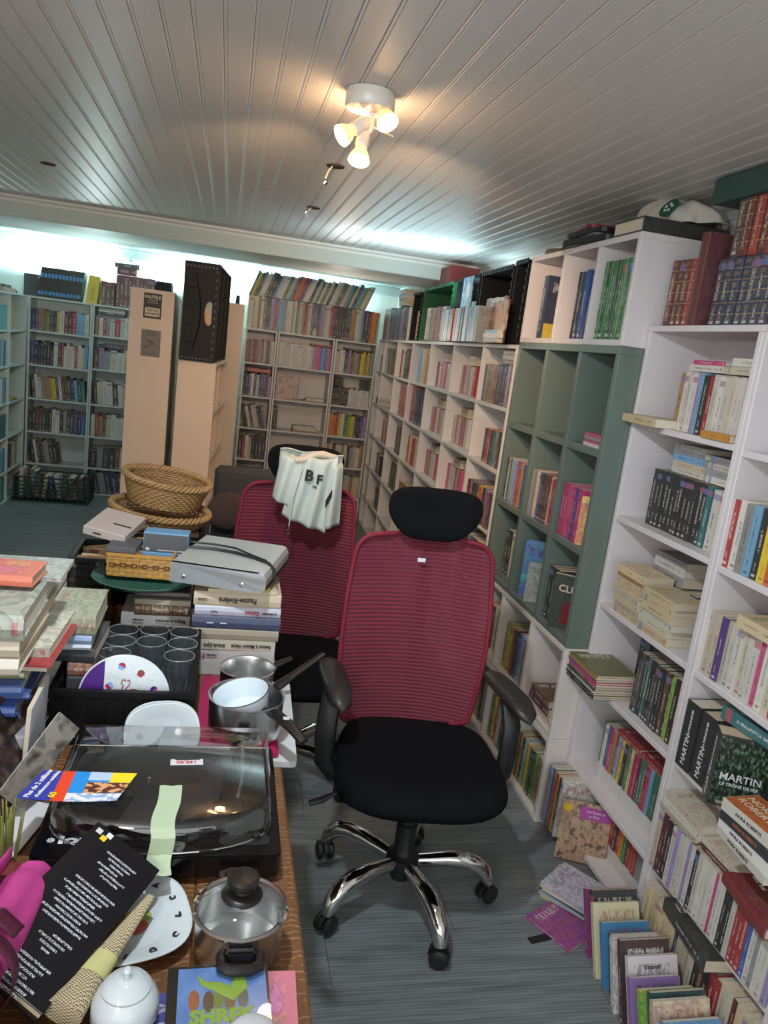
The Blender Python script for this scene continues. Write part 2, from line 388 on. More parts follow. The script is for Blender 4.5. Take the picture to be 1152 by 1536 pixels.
def back_pt(u, z, off=0.0):
    """u -1..1 across, z height"""
    t = (z - ZB0) / (ZB1 - ZB0); w = 0.204 + 0.019 * math.sin(PI * min(1, max(0, 1 - t) * 1.05))
    rc = 0.06; top = ZB1 - z
    if top < rc: w -= rc - math.sqrt(max(0, rc * rc - (rc - top) ** 2))
    bot = z - ZB0
    if bot < 0.04: w -= 0.04 - math.sqrt(max(0, 0.0016 - (0.04 - bot) ** 2))
    y = 0.215 + 0.03 * t * t - 0.055 * math.sin(PI * min(1, t * 1.25)) * 0.35 - 0.045 * (u * u)
    return Vector((u * w - 0.028 + 0.006 * t, y + off, z + 0.012 * (1 - u * u) * max(0, t - .8) * 5 * .2))
def back_mesh():
    g = G(); NU, NV = 22, 384; T = 2 * PI / 0.0125
    def Pt(a, b):
        z = ZB0 + b * (ZB1 - ZB0); p = back_pt(a * 2 - 1, z); p.y -= 0.0018 * math.sin(T * p.z); return p
    g.grid(Pt, NU, NV); return g.mesh('backrest', CRIM, smooth=True, fixn=False, ang=180)
def back_border():
    pts = []
    for i in range(13): pts.append(back_pt(-1, ZB0 + 0.04 + (ZB1 - ZB0 - 0.1) * i / 12))
    for i in range(1, 7): pts.append(back_pt(-1, ZB1 - 0.06 + 0.06 * math.sin(i * PI / 12)))
    for i in range(1, 8): pts.append(back_pt(-1 + 2 * i / 8, ZB1))
    for i in range(6, 0, -1): pts.append(back_pt(1, ZB1 - 0.06 + 0.06 * math.sin(i * PI / 12)))
    for i in range(12, -1, -1): pts.append(back_pt(1, ZB0 + 0.04 + (ZB1 - ZB0 - 0.1) * i / 12))
    for i in range(1, 8): pts.append(back_pt(1 - 2 * i / 8, ZB0))
    return G().tube(pts, 0.0075, 8, closed=True).mesh('border', CRIMB, smooth=True, fixn=False, ang=180)
def headrest_mesh():
    g = G(); NU = 40; NV = 12; vs = []; fs = []
    for j in range(NV + 1):
        ph = -PI / 2 + PI * j / NV; cf = math.cos(ph) ** 0.55 if math.cos(ph) > 1e-6 else 0; 
        for i in range(NU):
            th = 2 * PI * i / NU; c, s = math.cos(th), math.sin(th)
            x = 0.142 * math.copysign(abs(c) ** (0.5 if s > 0 else 0.5), c) * cf
            z = (0.066 if s > 0 else 0.094) * math.copysign(abs(s) ** (0.6 if s > 0 else .85), s) * cf + 0.006 * (c * c) * (s > 0) * 0
            if s < 0: x *= 1 - 0.26 * (abs(s) ** 1.2)
            y = 0.026 * math.sin(ph) - 0.035 * (x / 0.142) ** 2 + 0.012 * math.cos(z * 20)
            vs.append((x, y, z))
    for j in range(NV):
        for i in range(NU):
            k = (i + 1) % NU; fs.append((j * NU + i, j * NU + k, (j + 1) * NU + k, (j + 1) * NU + i))
    g.add(vs, fs); return g.mesh('headrest', BLKFAB, smooth=True, ang=180)
def arm_pad_mesh():
    g = G(); n = 20; vs = []; fs = []
    lay = [(0.0, 0.86), (0.006, 1.0), (0.016, 1.0), (0.023, 0.92), (0.026, 0.6), (0.027, 0.0)]
    for i in range(28):
        th = 2 * PI * i / 28; r = super_r(th, 0.038, 0.145, 3)
        for z, f in lay:
            x, y = math.cos(th) * r * f, math.sin(th) * r * f
            vs.append((x, y, z - 0.03 * max(0, (-y - 0.07) / 0.08) ** 2))
    n = len(lay)
    for i in range(28):
        j = (i + 1) % 28
        for q in range(n - 1): fs.append((i * n + q, j * n + q, j * n + q + 1, i * n + q + 1))
    vs.append((0, 0, 0)); c = len(vs) - 1
    for i in range(28): fs.append((i * n, ((i + 1) % 28) * n, c))
    g.add(vs, fs); return g.mesh('arm_pad', ARMPL, smooth=True, ang=60)
def arm_post_mesh(s):
    g = G(); pts = [(0, 0.06, 0.655), (0.004 * s, 0.03, 0.63), (0.01 * s, 0.0, 0.58), (0.012 * s, 0.0, 0.5), (0.006 * s, 0.0, 0.43), (-0.02 * s, 0, 0.395), (-0.1 * s, 0, 0.385)]
    return g.tube(pts, [0.026, 0.028, 0.03, 0.03, 0.03, 0.026, 0.02], 10, flat=0.55).mesh('arm_post', BLKPL, smooth=True)
def leg_mesh():
    pts = [(0.03, 0, 0.125), (0.08, 0, 0.13), (0.14, 0, 0.137), (0.19, 0, 0.136), (0.225, 0, 0.125), (0.252, 0, 0.103), (0.268, 0, 0.078), (0.274, 0, 0.058)]
    return G().tube(pts, [0.019, 0.021, 0.024, 0.0255, 0.026, 0.025, 0.022, 0.018], 14).mesh('leg', CHROME, smooth=True)
def wheel_mesh():
    M = Matrix.Rotation(PI / 2, 4, 'X'); g = G()
    g.lathe([(0.0, -0.008), (0.020, -0.009), (0.0275, -0.006), (0.0285, 0), (0.0275, 0.006), (0.020, 0.01), (0.006, 0.011), (0, 0.011)], 20, M=M)
    return g.mesh('wheel', BLKPL, smooth=True)
def hood_mesh():
    g = G(); M = Matrix.Rotation(PI / 2, 4, 'X')
    g.lathe([(0.0, -0.007), (0.0305, -0.007), (0.0315, 0.0), (0.0305, 0.007), (0.0, 0.007)], 14, M=M, arc=PI * 1.05); g.lathe([(0, .02), (.008, .02), (.008, .04), (0, .04)], 10)
    return g.mesh('caster_hood', BLKPL, smooth=True)
SEATM, BACKM, BORDM, HEADM, PADM = seat_mesh(), back_mesh(), back_border(), headrest_mesh(), arm_pad_mesh()
POSTM = {1: arm_post_mesh(1), -1: arm_post_mesh(-1)}; LEGM, WHEELM, HOODM = leg_mesh(), wheel_mesh(), hood_mesh()
COLM = G().lathe([(0, .07), (.03, .07), (.034, .085), (.034, .115), (.05, .12), (.05, .145), (.034, .155), (.031, .16), (.031, .25), (.026, .252), (.026, .33), (.022, .332), (.022, .40), (0, .40)], 24).mesh('gas_column', BLKPL, smooth=True)
TILTM = G().box(-0.09, 0.09, -0.11, 0.12, 0.365, 0.4).mesh('tilt_plate', BLKPL, bevel=0.008)
SPINEM = G().tube([(0, 0.05, 0.375), (0, 0.17, 0.375), (0, 0.245, 0.42), (0, 0.262, 0.55), (0, 0.265, 0.8), (0, 0.27, 1.0), (0, 0.262, 1.1)], [.022, .024, .026, .024, .02, .018, .016], 10).mesh('back_spine', BLKPL, smooth=True)
LEVM = G().tube([(-0.1, -0.02, 0.375), (-0.19, -0.03, 0.372), (-0.235, -0.035, 0.35), (-0.262, -0.045, 0.338), (-0.3, -0.055, 0.33)], [.006, .006, .007, .012, .011], 8, flat=.7).mesh('height_lever', BLKPL, smooth=True)
BRM = G().box(-0.055, 0.055, 0.245, 0.262, 1.03, 1.14).mesh('headrest_bracket', BLKPL, bevel=0.006)
def office_chair(label, x, y, yaw, base, head=True):
    t = thing('office_chair', label, 'chair', (x, y, 0), math.radians(yaw), 'crimson mesh office chairs')
    ob('seat', SEATM, t); b = ob('backrest', BACKM, t); ob('border', BORDM, b); ob('back_spine', SPINEM, t); ob('tilt_plate', TILTM, t)
    ob('headrest', HEADM, t, (-0.012, 0.205, 1.158), (math.radians(-4), 0, 0)); ob('headrest_bracket', BRM, t)
    for s, px, rz in ((-1, -0.262, 8), (1, 0.255, 12)):
        ob('arm_pad', PADM, t, (px, 0.045, 0.655), (0, 0, math.radians(rz))); ob('arm_post', POSTM[s], t, (px, 0.0, 0))
    ob('gas_column', COLM, t); ob('height_lever', LEVM, t)
    for i in range(5):
        a = math.radians(base - yaw + 72 * i); l = ob('leg', LEGM, t, rot=(0, 0, a))
        cx, cy = 0.274 * math.cos(a), 0.274 * math.sin(a); k = a + 0.9 * i + 0.6
        cst = ob('caster', HOODM, t, (cx, cy, 0.0295), (0, 0, k))
        for q in (-1, 1): ob('wheel', WHEELM, cst, (0, 0.0175 * q, -0.0005), (0, 0, 0 if q < 0 else PI))
    return t
ch1 = office_chair('front crimson mesh office chair with black seat, bare headrest facing the camera', 0.632, 1.954, -6, -6.4)
STK = mat('white_sticker', 'e6e6e6', 0.5, var=0.02)
G().box(-0.012, 0.012, -0.0008, 0, -0.006, 0.006).ob('price_sticker', STK, ch1, (-0.03, 0.2075, 1.0))
ch2 = office_chair('rear crimson mesh office chair with a pale sweatshirt over its headrest', 0.315, 2.63, -5, -39)

# pale sweatshirt draped over the rear headrest
SW = mat('sweatshirt_fabric', 'c9d4cf', 0.9, var=0.05, scale=20, bump=0.2, bscale=700)
INK = mat('navy_print', '23252f', 0.7); PEACH = mat('sweatshirt_lining', 'd8c6b4', 0.9)
sw = thing('sweatshirt', 'pale grey zip sweatshirt draped over the headrest of the rear chair', 'sweatshirt', (0.325, 2.76, 0.93), math.radians(-4))
def drape(x0t, x1t, x0b, x1b, zt, zb0, zb1, yf, folds, ph):
    def P(u, v):
        fr = -math.cos(v * PI * 0.5)
        x = sp(sp(x0t, x1t, u), sp(x0b, x1b, u), v); zb = sp(zb0, zb1, u)
        if v < 0.22:
            a = v / 0.22; y = yf + 0.075 * (1 - a) ** 1.3; z = zt - 0.012 * (1 - a) - 0.02 * a * a
        else:
            a = (v - 0.22) / 0.78; y = yf - 0.006 * math.sin(a * PI) + 0.02 * a; z = sp(zt - 0.02, zb, a)
        amp = 0.003 + 0.011 * v
        y += amp * math.sin(u * folds * 2 * PI + ph + 1.2 * v) - 0.02 * math.sin(u * PI)
        z += 0.006 * math.sin(u * folds * PI + ph) * (1 - v)
        return Vector((x, y, z))
    return P
g = G(); g.grid(drape(-0.03, 0.10, -0.085, 0.075, 0.29, 0.055, 0.005, -0.095, 2.4, 0.4), 40, 26); g.ob('front_body', SW, sw, smooth=True, solid=0.004, ang=180)
g = G(); g.grid(drape(-0.10, -0.01, -0.125, -0.035, 0.285, 0.115, 0.075, -0.085, 1.6, 1.4), 24, 22); g.ob('sleeve', SW, sw, smooth=True, solid=0.005, ang=180)
g = G(); g.grid(drape(0.065, 0.115, 0.065, 0.128, 0.275, 0.02, 0.035, -0.088, 0.9, 2.0), 20, 22); g.ob('sleeve', SW, sw, smooth=True, solid=0.005, ang=180)
g = G(); g.grid(lambda u, v: Vector((sp(-0.11, 0.12, u), 0.0 + 0.045 * v + 0.005 * math.sin(u * 16), 0.285 - 0.17 * v * v + 0.004 * math.sin(u * 12))), 24, 12); g.ob('back_body', SW, sw, smooth=True, solid=0.004, ang=180)
g = G(); g.tube([(-0.07, -0.075, 0.275), (-0.05, -0.098, 0.262), (-0.02, -0.102, 0.27), (0.01, -0.09, 0.287), (0.04, -0.09, 0.292), (0.08, -0.08, 0.285)], [.006, .012, .014, .012, .012, .008], 8); g.ob('hood_edge', PEACH, sw, smooth=True)
def stripe(x0, x1, z0, z1, nm, m, y, t=0.002): G().grid(lambda u, v: Vector((sp(x0, x1, u), y + 0.003 * math.sin(u * 9), sp(z0, z1, v))), 10, 2).ob(nm, m, sw, smooth=True, solid=t)
text('B', 0.054, INK, sw, (-0.003, -0.131, 0.215), (PI / 2, math.radians(5), 0), bold=0.002)
text('F', 0.044, INK, sw, (0.034, -0.129, 0.205), (PI / 2, math.radians(5), math.radians(6)), bold=0.002)
text('FA', 0.013, INK, sw, (0.02, -0.1285, 0.178), (PI / 2, math.radians(5), 0), bold=0.0006)
g = G(); g.grid(lambda u, v: Vector((sp(0.066, 0.09, u), -0.122 + 0.012 * u, sp(0.105, 0.155, u) + 0.028 * v)), 6, 2); g.ob('sleeve_stripe', INK, sw, solid=0.003)
g = G(); g.tube([(-0.028, -0.12, 0.24), (-0.05, -0.128, 0.14), (-0.055, -0.122, 0.03)], 0.002, 6); g.ob('zip', SW, sw)
g = G(); g.tube([(-0.055, -0.125, 0.03), (-0.056, -0.127, 0.018)], 0.003, 6); g.tube([(-0.056 + .006 * math.cos(a), -0.127, 0.009 + .009 * math.sin(a)) for a in [i * PI / 6 for i in range(12)]], 0.0016, 6, closed=True); g.ob('zip_pull', CHROME, sw, smooth=True)

# dark armchair with a brown jacket behind the chairs
DG = mat('charcoal_upholstery', '2c2d31', 0.75, var=0.1, bump=0.15, bscale=600)
ac = thing('armchair', 'charcoal armchair behind the rear office chair, brown jacket on its arm', 'armchair', (0.13, 3.85, 0), 0)
g = G(); g.box(-0.2, 0.3, -0.3, 0.3, 0.12, 0.42); g.ob('seat', DG, ac, bevel=0.02)
bx('backrest', DG, -0.14, 0.36, -0.36, -0.27, 0.12, 1.0, ac, bevel=0.02)
bx('arm', DG, -0.21, -0.145, -0.3, 0.3, 0.12, 0.62, ac, bevel=0.02); bx('arm', DG, 0.3, 0.36, -0.265, 0.3, 0.12, 0.62, ac, bevel=0.02)
for i, (a, b) in enumerate(((-.17, -.25), (.32, -.25), (-.17, .26), (.32, .26))): bx('leg', BLKPL, a, a + .03, b - .03, b, 0, .12, ac)
BR = mat('brown_jacket', '3f3335', 0.9, var=0.12, scale=20, bump=0.3, bscale=500)
g = G(); NU = 36
def jk(u, v):
    th = u * 2 * PI; ph = -PI / 2 + v * PI; r = 1 + 0.13 * math.sin(3 * th + 2 * v * 3) + 0.07 * math.sin(7 * th + 4 * v) 
    return Vector((0.085 * math.cos(th) * math.cos(ph) ** .7 * r if math.cos(ph) > 0 else 0, 0.035 * math.sin(th) * (math.cos(ph) ** .7 if math.cos(ph) > 0 else 0) * r, 0.088 * math.sin(ph) + 0.02 * math.cos(th) * math.cos(ph)))
g.grid(jk, NU, 18, closeu=True)
tag(g.ob('jacket', BR, None, (0.065, 3.43, 0.815), (0, 0.35, 0), smooth=True, ang=180), 'dark brown jacket bundled over the charcoal armchair, beside the wicker basket', 'jacket')
# ---------------- books ----------------
def cover_mat(joined=False):
    k = NB('printed_cover_joined' if joined else 'printed_cover')
    if joined:
        at = k.n('ShaderNodeAttribute', attribute_name='book_colour'); OC, A_ = at.outputs['Color'], at.outputs['Alpha']
        R = k.n('ShaderNodeAttribute', attribute_name='book_seed').outputs['Fac']; co = k.n('ShaderNodeAttribute', attribute_name='book_place').outputs['Vector']
    else:
        oi = k.n('ShaderNodeObjectInfo'); R = oi.outputs['Random']; A_ = oi.outputs['Alpha']; OC = oi.outputs['Color']; co = k.coord()
    s = k.n('ShaderNodeSeparateXYZ'); k.nt.links.new(co, s.inputs[0]); x, y, z = s.outputs
    GT = lambda a, b: k.ma('GREATER_THAN', a, b)
    LT = lambda a, b: k.ma('LESS_THAN', a, b)
    MU = lambda a, b: k.ma('MULTIPLY', a, b)
    AD = lambda a, b: k.ma('ADD', a, b)
    xc = k.ma('ABSOLUTE', AD(x, -0.5)); spine = LT(y, 0.03)
    lum = k.n('ShaderNodeRGBToBW'); k.nt.links.new(OC, lum.inputs[0])
    ink = k.mix(GT(lum.outputs[0], 0.16), (0.75, 0.73, 0.68, 1), (0.03, 0.025, 0.03, 1))
    ink = k.mix(MU(GT(R, 0.7), GT(lum.outputs[0], 0.16)), ink, (0.35, 0.02, 0.03, 1))
    cb = k.n('ShaderNodeCombineXYZ'); k.set(cb.inputs[0], MU(x, 5)); k.set(cb.inputs[1], MU(R, 90)); k.set(cb.inputs[2], MU(z, 75))
    gl = GT(k.noise(cb.outputs[0], 1.0, 1), 0.5)
    lo = AD(0.28, MU(R, 0.14)); hi = AD(0.62, MU(k.ma('FRACT', MU(R, 7.3)), 0.25))
    t1 = MU(MU(GT(z, lo), LT(z, hi)), LT(xc, AD(0.09, MU(k.ma('FRACT', MU(R, 3.7)), 0.10))))
    t2 = MU(MU(GT(z, 0.12), LT(z, 0.24)), LT(xc, 0.12)); t3 = MU(MU(GT(z, 0.035), LT(z, 0.075)), LT(xc, 0.26))
    txt = MU(MU(gl, k.ma('MAXIMUM', t1, t2)), spine); logo = MU(t3, spine)
    base = OC
    # art covers: patches of colour
    cb2 = k.n('ShaderNodeCombineXYZ'); k.set(cb2.inputs[0], AD(MU(y, 3), MU(x, .6))); k.set(cb2.inputs[1], MU(R, 50)); k.set(cb2.inputs[2], MU(z, 4))
    vn = k.n('ShaderNodeTexNoise'); vn.inputs['Scale'].default_value = 1.3; vn.inputs['Detail'].default_value = 3; k.nt.links.new(cb2.outputs[0], vn.inputs['Vector'])
    hs = k.n('ShaderNodeHueSaturation'); k.set(hs.inputs['Hue'], AD(0.2, MU(vn.outputs[0], 0.6))); hs.inputs['Saturation'].default_value = 0.9; k.set(hs.inputs['Value'], AD(0.55, MU(k.ma('FRACT', MU(vn.outputs[0], 5)), 0.8))); k.nt.links.new(base, hs.inputs['Color'])
    art = k.mix(0.75, base, hs.outputs[0]); face = k.ma('MAXIMUM', LT(x, 0.04), GT(x, 0.96))
    picm = MU(MU(GT(z, 0.12), LT(z, 0.68)), MU(GT(y, 0.12), LT(y, 0.9)))
    isart = MU(LT(A_, 0.8), GT(A_, 0.7))
    base1 = k.mix(k.ma('MAXIMUM', MU(MU(face, picm), 0.75), isart), base, art)
    cb3 = k.n('ShaderNodeCombineXYZ'); k.set(cb3.inputs[0], MU(y, 26)); k.set(cb3.inputs[1], MU(R, 50)); k.set(cb3.inputs[2], MU(z, 9))
    ft = MU(MU(GT(k.noise(cb3.outputs[0], 1.0, 1), 0.5), face), MU(MU(GT(z, 0.74), LT(z, 0.9)), MU(GT(y, 0.12), LT(y, 0.88))))
    notext = GT(k.ma('ABSOLUTE', AD(A_, -0.9)), 0.03)
    c = k.mix(MU(MU(k.ma('MAXIMUM', txt, k.ma('MAXIMUM', MU(logo, GT(R, 0.35)), MU(ft, .8))), notext), .62), base1, ink)
    # gilt leather
    lea = MU(LT(A_, 0.55), GT(A_, 0.45)); fz = k.ma('FRACT', MU(z, 6)); gb = MU(MU(LT(fz, 0.22), GT(z, 0.03)), spine); fz2 = MU(MU(GT(fz, 0.4), LT(fz, 0.8)), MU(LT(xc, 0.28), GT(k.noise(k.mapv(co, (6, 1, 60)), 1, 1), 0.45)))
    gold = MU(k.ma('MAXIMUM', MU(gb, LT(fz, .09)), MU(MU(fz2, spine), .6)), lea)
    c = k.mix(MU(gold, .8), c, (0.5, 0.33, 0.12, 1)); 
    # white foot label on the spine
    lab = MU(MU(LT(A_, 0.3), GT(A_, 0.2)), MU(LT(z, 0.26), spine)); c = k.mix(lab, c, (0.6, 0.58, 0.56, 1))
    # sticker band
    st = MU(MU(GT(k.ma('FRACT', MU(R, 11.3)), 0.72), MU(GT(z, 0.84), LT(z, 0.93))), MU(spine, notext)); c = k.mix(MU(st, 0.7), c, k.mix(R, (0.5, 0.05, 0.05, 1), (0.05, 0.2, 0.5, 1)))
    wear = k.noise(k.mapv(co, (3, 3, 3)), 4, 4); c = k.mix(MU(wear, 0.12), c, (0.6, 0.58, 0.55, 1))
    k.nt.links.new(c, k.b.inputs['Base Color']); k.b.inputs['Roughness'].default_value = 0.42
    k.set(k.b.inputs['Metallic'], MU(gold, 0.6)); return k.m
def page_mat(joined=False):
    k = NB('page_edges_joined' if joined else 'page_edges'); co = k.n('ShaderNodeAttribute', attribute_name='book_place').outputs['Vector'] if joined else k.coord()
    rn = k.n('ShaderNodeAttribute', attribute_name='book_seed').outputs['Fac'] if joined else k.n('ShaderNodeObjectInfo').outputs['Random']
    l = k.noise(k.mapv(co, (60, 0.6, 0.6)), 2, 2)
    c = k.mix(l, c4(srgb('a08f74')), c4(srgb('d8c8aa'))); c = k.mix(k.ma('MULTIPLY', rn, .7), c, c4(srgb('d9d4c8')))
    k.nt.links.new(c, k.b.inputs['Base Color']); k.b.inputs['Roughness'].default_value = 0.85; k.bump(l, 0.3, 0.002); return k.m
COVER, PAGES = cover_mat(), page_mat()
def book_meshes():
    U = [(0, 1), (0, 0.0), (1, 0.0), (1, 1), (.94, 1), (.94, .02), (.06, .02), (.06, 1)]
    pb = G().prism(U, 0, 1).mesh('paperback_cover', COVER)
    pp = G().box(.062, .938, .021, .992, .003, .997).mesh('paperback_pages', PAGES)
    Uh = [(0, 1), (0, 0.02), (.12, .006), (.5, -0.008), (.88, .006), (1, 0.02), (1, 1), (.91, 1), (.91, .035), (.09, .035), (.09, 1)]
    hb = G().prism(Uh, 0, 1).mesh('hardback_cover', COVER)
    hp = G().box(.092, .908, .036, .975, .014, .986).mesh('hardback_pages', PAGES)
    g = G().prism(U, 0, 1); g.box(.062, .938, .021, .992, .003, .997, 1); far = g.mesh('book', [COVER, PAGES])
    return {'p': (pb, pp, 'paperback'), 'h': (hb, hp, 'hardcover_book'), 'm': (pb, pp, 'magazine'), 'f': (far, None, 'book')}
BM = book_meshes()
PAL = {'W': ('white', 'c9c5bd'), 'C': ('cream', 'cbb993'), 'E': ('ivory', 'bdb4a0'), 'K': ('black', '17181b'), 'N': ('navy', '1c2a4c'), 'B': ('blue', '27539a'), 'L': ('light blue', '6fa3c8'),
       'T': ('teal', '2b6a70'), 'G': ('green', '2f6e3c'), 'D': ('dark green', '1d3f2d'), 'I': ('lime green', '8fae2c'), 'Y': ('yellow', 'd2b52c'), 'A': ('golden', 'c1861f'), 'O': ('orange', 'c4602a'),
       'R': ('red', '9e2226'), 'M': ('maroon', '561820'), 'P': ('pink', 'c04f7f'), 'F': ('magenta', 'b01f64'), 'U': ('purple', '53347f'), 'V': ('lilac', '9688b4'), 'S': ('grey', '8b8d8e'), 'H': ('charcoal', '3c3d40'), 'Z': ('brown', '5c3b27'), 'X': ('tan', '9c7a50'), 'Q': ('olive', '6a6c38')}
ORD = ['first', 'second', 'third', 'fourth', 'fifth', 'sixth', 'seventh', 'eighth', 'ninth', 'tenth', 'eleventh', 'twelfth', '13th', '14th', '15th', '16th', '17th', '18th', '19th', '20th', '21st', '22nd', '23rd', '24th', '25th', '26th', '27th', '28th', '29th', '30th', '31st', '32nd', '33rd', '34th', '35th', '36th', '37th', '38th', '39th', '40th', '41st', '42nd', '43rd', '44th', '45th'] + [f'{n}th' for n in range(46, 51)] + ['51st', '52nd', '53rd'] + [f'{n}th' for n in range(54, 61)]
TY = Matrix.Rotation(-PI / 2, 4, 'Y')
NB_ = [0]
def book(M, dims, code, label, kind='p', style=1.0, group=None, col=None, cat='book'):
    cv, pg, nm = BM[kind]
    o = bpy.data.objects.new(nm, cv); COL.objects.link(o)
    loc, q, _ = M.decompose(); o.location = loc; o.rotation_euler = q.to_euler(); o.scale = dims
    c = srgb(PAL[code][1]) if col is None else (srgb(col) if isinstance(col, str) else col)
    j = 1 + rnd.uniform(-0.14, 0.14); o.color = (c[0] * j, c[1] * j * rnd.uniform(.97, 1.03), c[2] * j, style)
    if pg: ob('pages', pg, o)
    o['label'] = label; o['category'] = cat; NB_[0] += 1
    if group: o['group'] = group
    return o
def tint(o, c): o.color = (*srgb(c), o.color[3])
KN = {'p': 'paperback', 'h': 'hardcover', 'm': 'magazine', 'f': 'book'}
def row(fr, z, s0, s1, codes, H, D, where, kind='p', d0=0.012, lean=0.0, style=1.0, hv=0.04, tv=0.25, group=None, dv=0.006, word=None, sep='from left'):
    """upright books filling s0..s1, spines to the room"""
    n = len(codes); ws = [rnd.uniform(1 - tv, 1 + tv) for _ in codes]
    for i, c in enumerate(codes):
        if c == '-': ws[i] *= 1.0
    tot = sum(ws); la = math.radians(lean); span = (s1 - s0) - (abs(math.sin(la)) * H if lean else 0)
    s = s0 + (0 if lean >= 0 else abs(math.sin(la)) * H); k = 0; res = []
    for i, c in enumerate(codes):
        w = ws[i] / tot * span
        if c != '-':
            h = H * rnd.uniform(1 - hv, 1); d = D * rnd.uniform(.95, 1); t = w / max(0.6, math.cos(la)) * 0.985 * (math.cos(la) ** 2 if lean else 1)
            t = w * math.cos(la) * 0.985
            M = fr.M @ Matrix.Translation((s + (0 if la >= 0 else w), d0 + rnd.uniform(0, dv), z + 0.0006)) @ Matrix.Rotation(la, 4, 'Y') @ Matrix.Translation((0 if la >= 0 else -t, 0, 0))
            if la >= 0: M = fr.M @ Matrix.Translation((s, d0 + rnd.uniform(0, dv), z + 0.0006 + t * math.sin(la))) @ Matrix.Rotation(la, 4, 'Y')
            else: M = fr.M @ Matrix.Translation((s + w, d0 + rnd.uniform(0, dv), z + 0.0006 + t * math.sin(-la))) @ Matrix.Rotation(la, 4, 'Y') @ Matrix.Translation((-t, 0, 0))
            lb = f"{PAL[c][0]} {word or KN[kind]}, {ORD[min(k, 59)]} {sep} {where}"
            res.append(book(M, (t, d, h), c, lb, kind, style, group or f"books {where}")); k += 1
        s += w
    return res
def pile(fr, z, s, items, where, kind='p', d0=0.01, jit=0.006, style=1.0, group=None, face=0):
    """lying books, first at the bottom: (code, height, depth, thickness); spine to the room, centred on s"""
    r = []
    for i, it in enumerate(items):
        c, h, d, t = it[:4]; kd = it[4] if len(it) > 4 else kind; j = rnd.uniform(-jit, jit)
        M = fr.M @ Matrix.Translation((s + j, d0 + rnd.uniform(0, jit), z + 0.0005)) @ Matrix.Rotation(rnd.uniform(-1, 1) * jit * 3, 4, 'Z') @ Matrix.Translation((h / 2, 0, 0)) @ TY
        n = len(items); pos = 'alone lying' if n == 1 else ('topmost' if i == n - 1 else ('bottom one' if i == 0 else f"{ORD[i]} up"))
        r.append(book(M, (t - 0.0004, d, h), c, f"{PAL[c][0]} {KN[kd]}, {pos} {'of' if n > 1 else 'on'} {where}", kd, style, group or f"books of {where}")); z += t
    return r, z
# ---------------- the table ----------------
def wood_mat():
    k = NB('cracked_varnish_oak'); co = k.coord()
    g1 = k.noise(k.mapv(co, (60, 5, 5)), 1.5, 6); b = k.noise(k.mapv(co, (9, 3, 3)), 1.2, 3)
    c = k.mix(g1, c4(srgb('4a2d18')), c4(srgb('8a5c38'))); c = k.mix(k.ma('MULTIPLY', b, .5), c, c4(srgb('6b4426')))
    w = k.n('ShaderNodeTexWave', wave_type='BANDS', bands_direction='Y'); w.inputs['Scale'].default_value = 26; w.inputs['Distortion'].default_value = 5; w.inputs['Detail'].default_value = 3; w.inputs['Detail Scale'].default_value = 1.6
    k.nt.links.new(co, w.inputs['Vector'])
    cr = k.ma('MULTIPLY', k.ma('GREATER_THAN', w.outputs['Fac'], 0.93), k.ma('GREATER_THAN', k.noise(k.mapv(co, (30, 30, 30)), 1, 2), 0.47))
    c = k.mix(k.ma('MULTIPLY', cr, 0.55), c, c4(srgb('b38c60')))
    k.nt.links.new(c, k.b.inputs['Base Color']); k.b.inputs['Roughness'].default_value = 0.4; k.bump(g1, .25, .002); return k.m
OAK = wood_mat()
def clear(name, tint_, gl=0.5, rough=0.03, base=0.0, dif=0.0):
    k = NB(name); nt = k.nt; tr = k.n('ShaderNodeBsdfTransparent'); tr.inputs[0].default_value = c4(tint_)
    gs = k.n('ShaderNodeBsdfGlossy'); gs.inputs['Roughness'].default_value = rough; gs.inputs[0].default_value = (1, 1, 1, 1)
    lw = k.n('ShaderNodeLayerWeight'); lw.inputs[0].default_value = 0.5
    mx = k.n('ShaderNodeMixShader'); f = k.ma('MINIMUM', k.ma('MULTIPLY_ADD', k.ma('POWER', lw.outputs['Facing'], 3.5), gl, base + 0.03), 1.0)
    k.set(mx.inputs[0], f); nt.links.new(tr.outputs[0], mx.inputs[1]); nt.links.new(gs.outputs[0], mx.inputs[2])
    if dif:
        d = k.n('ShaderNodeBsdfDiffuse'); d.inputs[0].default_value = (.85, .9, .92, 1); m2 = k.n('ShaderNodeMixShader'); m2.inputs[0].default_value = dif
        nt.links.new(mx.outputs[0], m2.inputs[1]); nt.links.new(d.outputs[0], m2.inputs[2]); mx = m2
    nt.links.new(mx.outputs[0], k.out.inputs[0]); return k.m
GLASS = clear('clear_glass', (0.93, 0.95, 0.95), 0.8, 0.02, 0.03); ACRYL = clear('smoked_acrylic', (0.86, 0.86, 0.86), 0.6, 0.03, 0.07)
WRAP = clear('plastic_film', (0.75, 0.85, 0.85), 0.7, 0.12, 0.12)
TX0, TX1, TY0, TY1, TZ = -1.25, 0.176, -0.3, 2.27, 0.75
t = thing('table', 'long brown oak table with crackled varnish under all the bric-a-brac', 'table', (0, 0, 0))
n = 0
for i in range(9):
    a = TX0 + (TX1 - TX0) * i / 9; b = TX0 + (TX1 - TX0) * (i + 1) / 9
    bx('tabletop_board', OAK, a, b - 0.0006, TY0, TY1, TZ - 0.028, TZ, t, bevel=0.0015 if i < 8 else 0.004)
bx('apron', OAK, TX1 - 0.06, TX1 - 0.04, TY0 + 0.06, TY1 - 0.06, 0.64, TZ - 0.028, t); bx('apron', OAK, TX0 + 0.04, TX1 - 0.06, TY1 - 0.07, TY1 - 0.05, 0.64, TZ - 0.028, t)
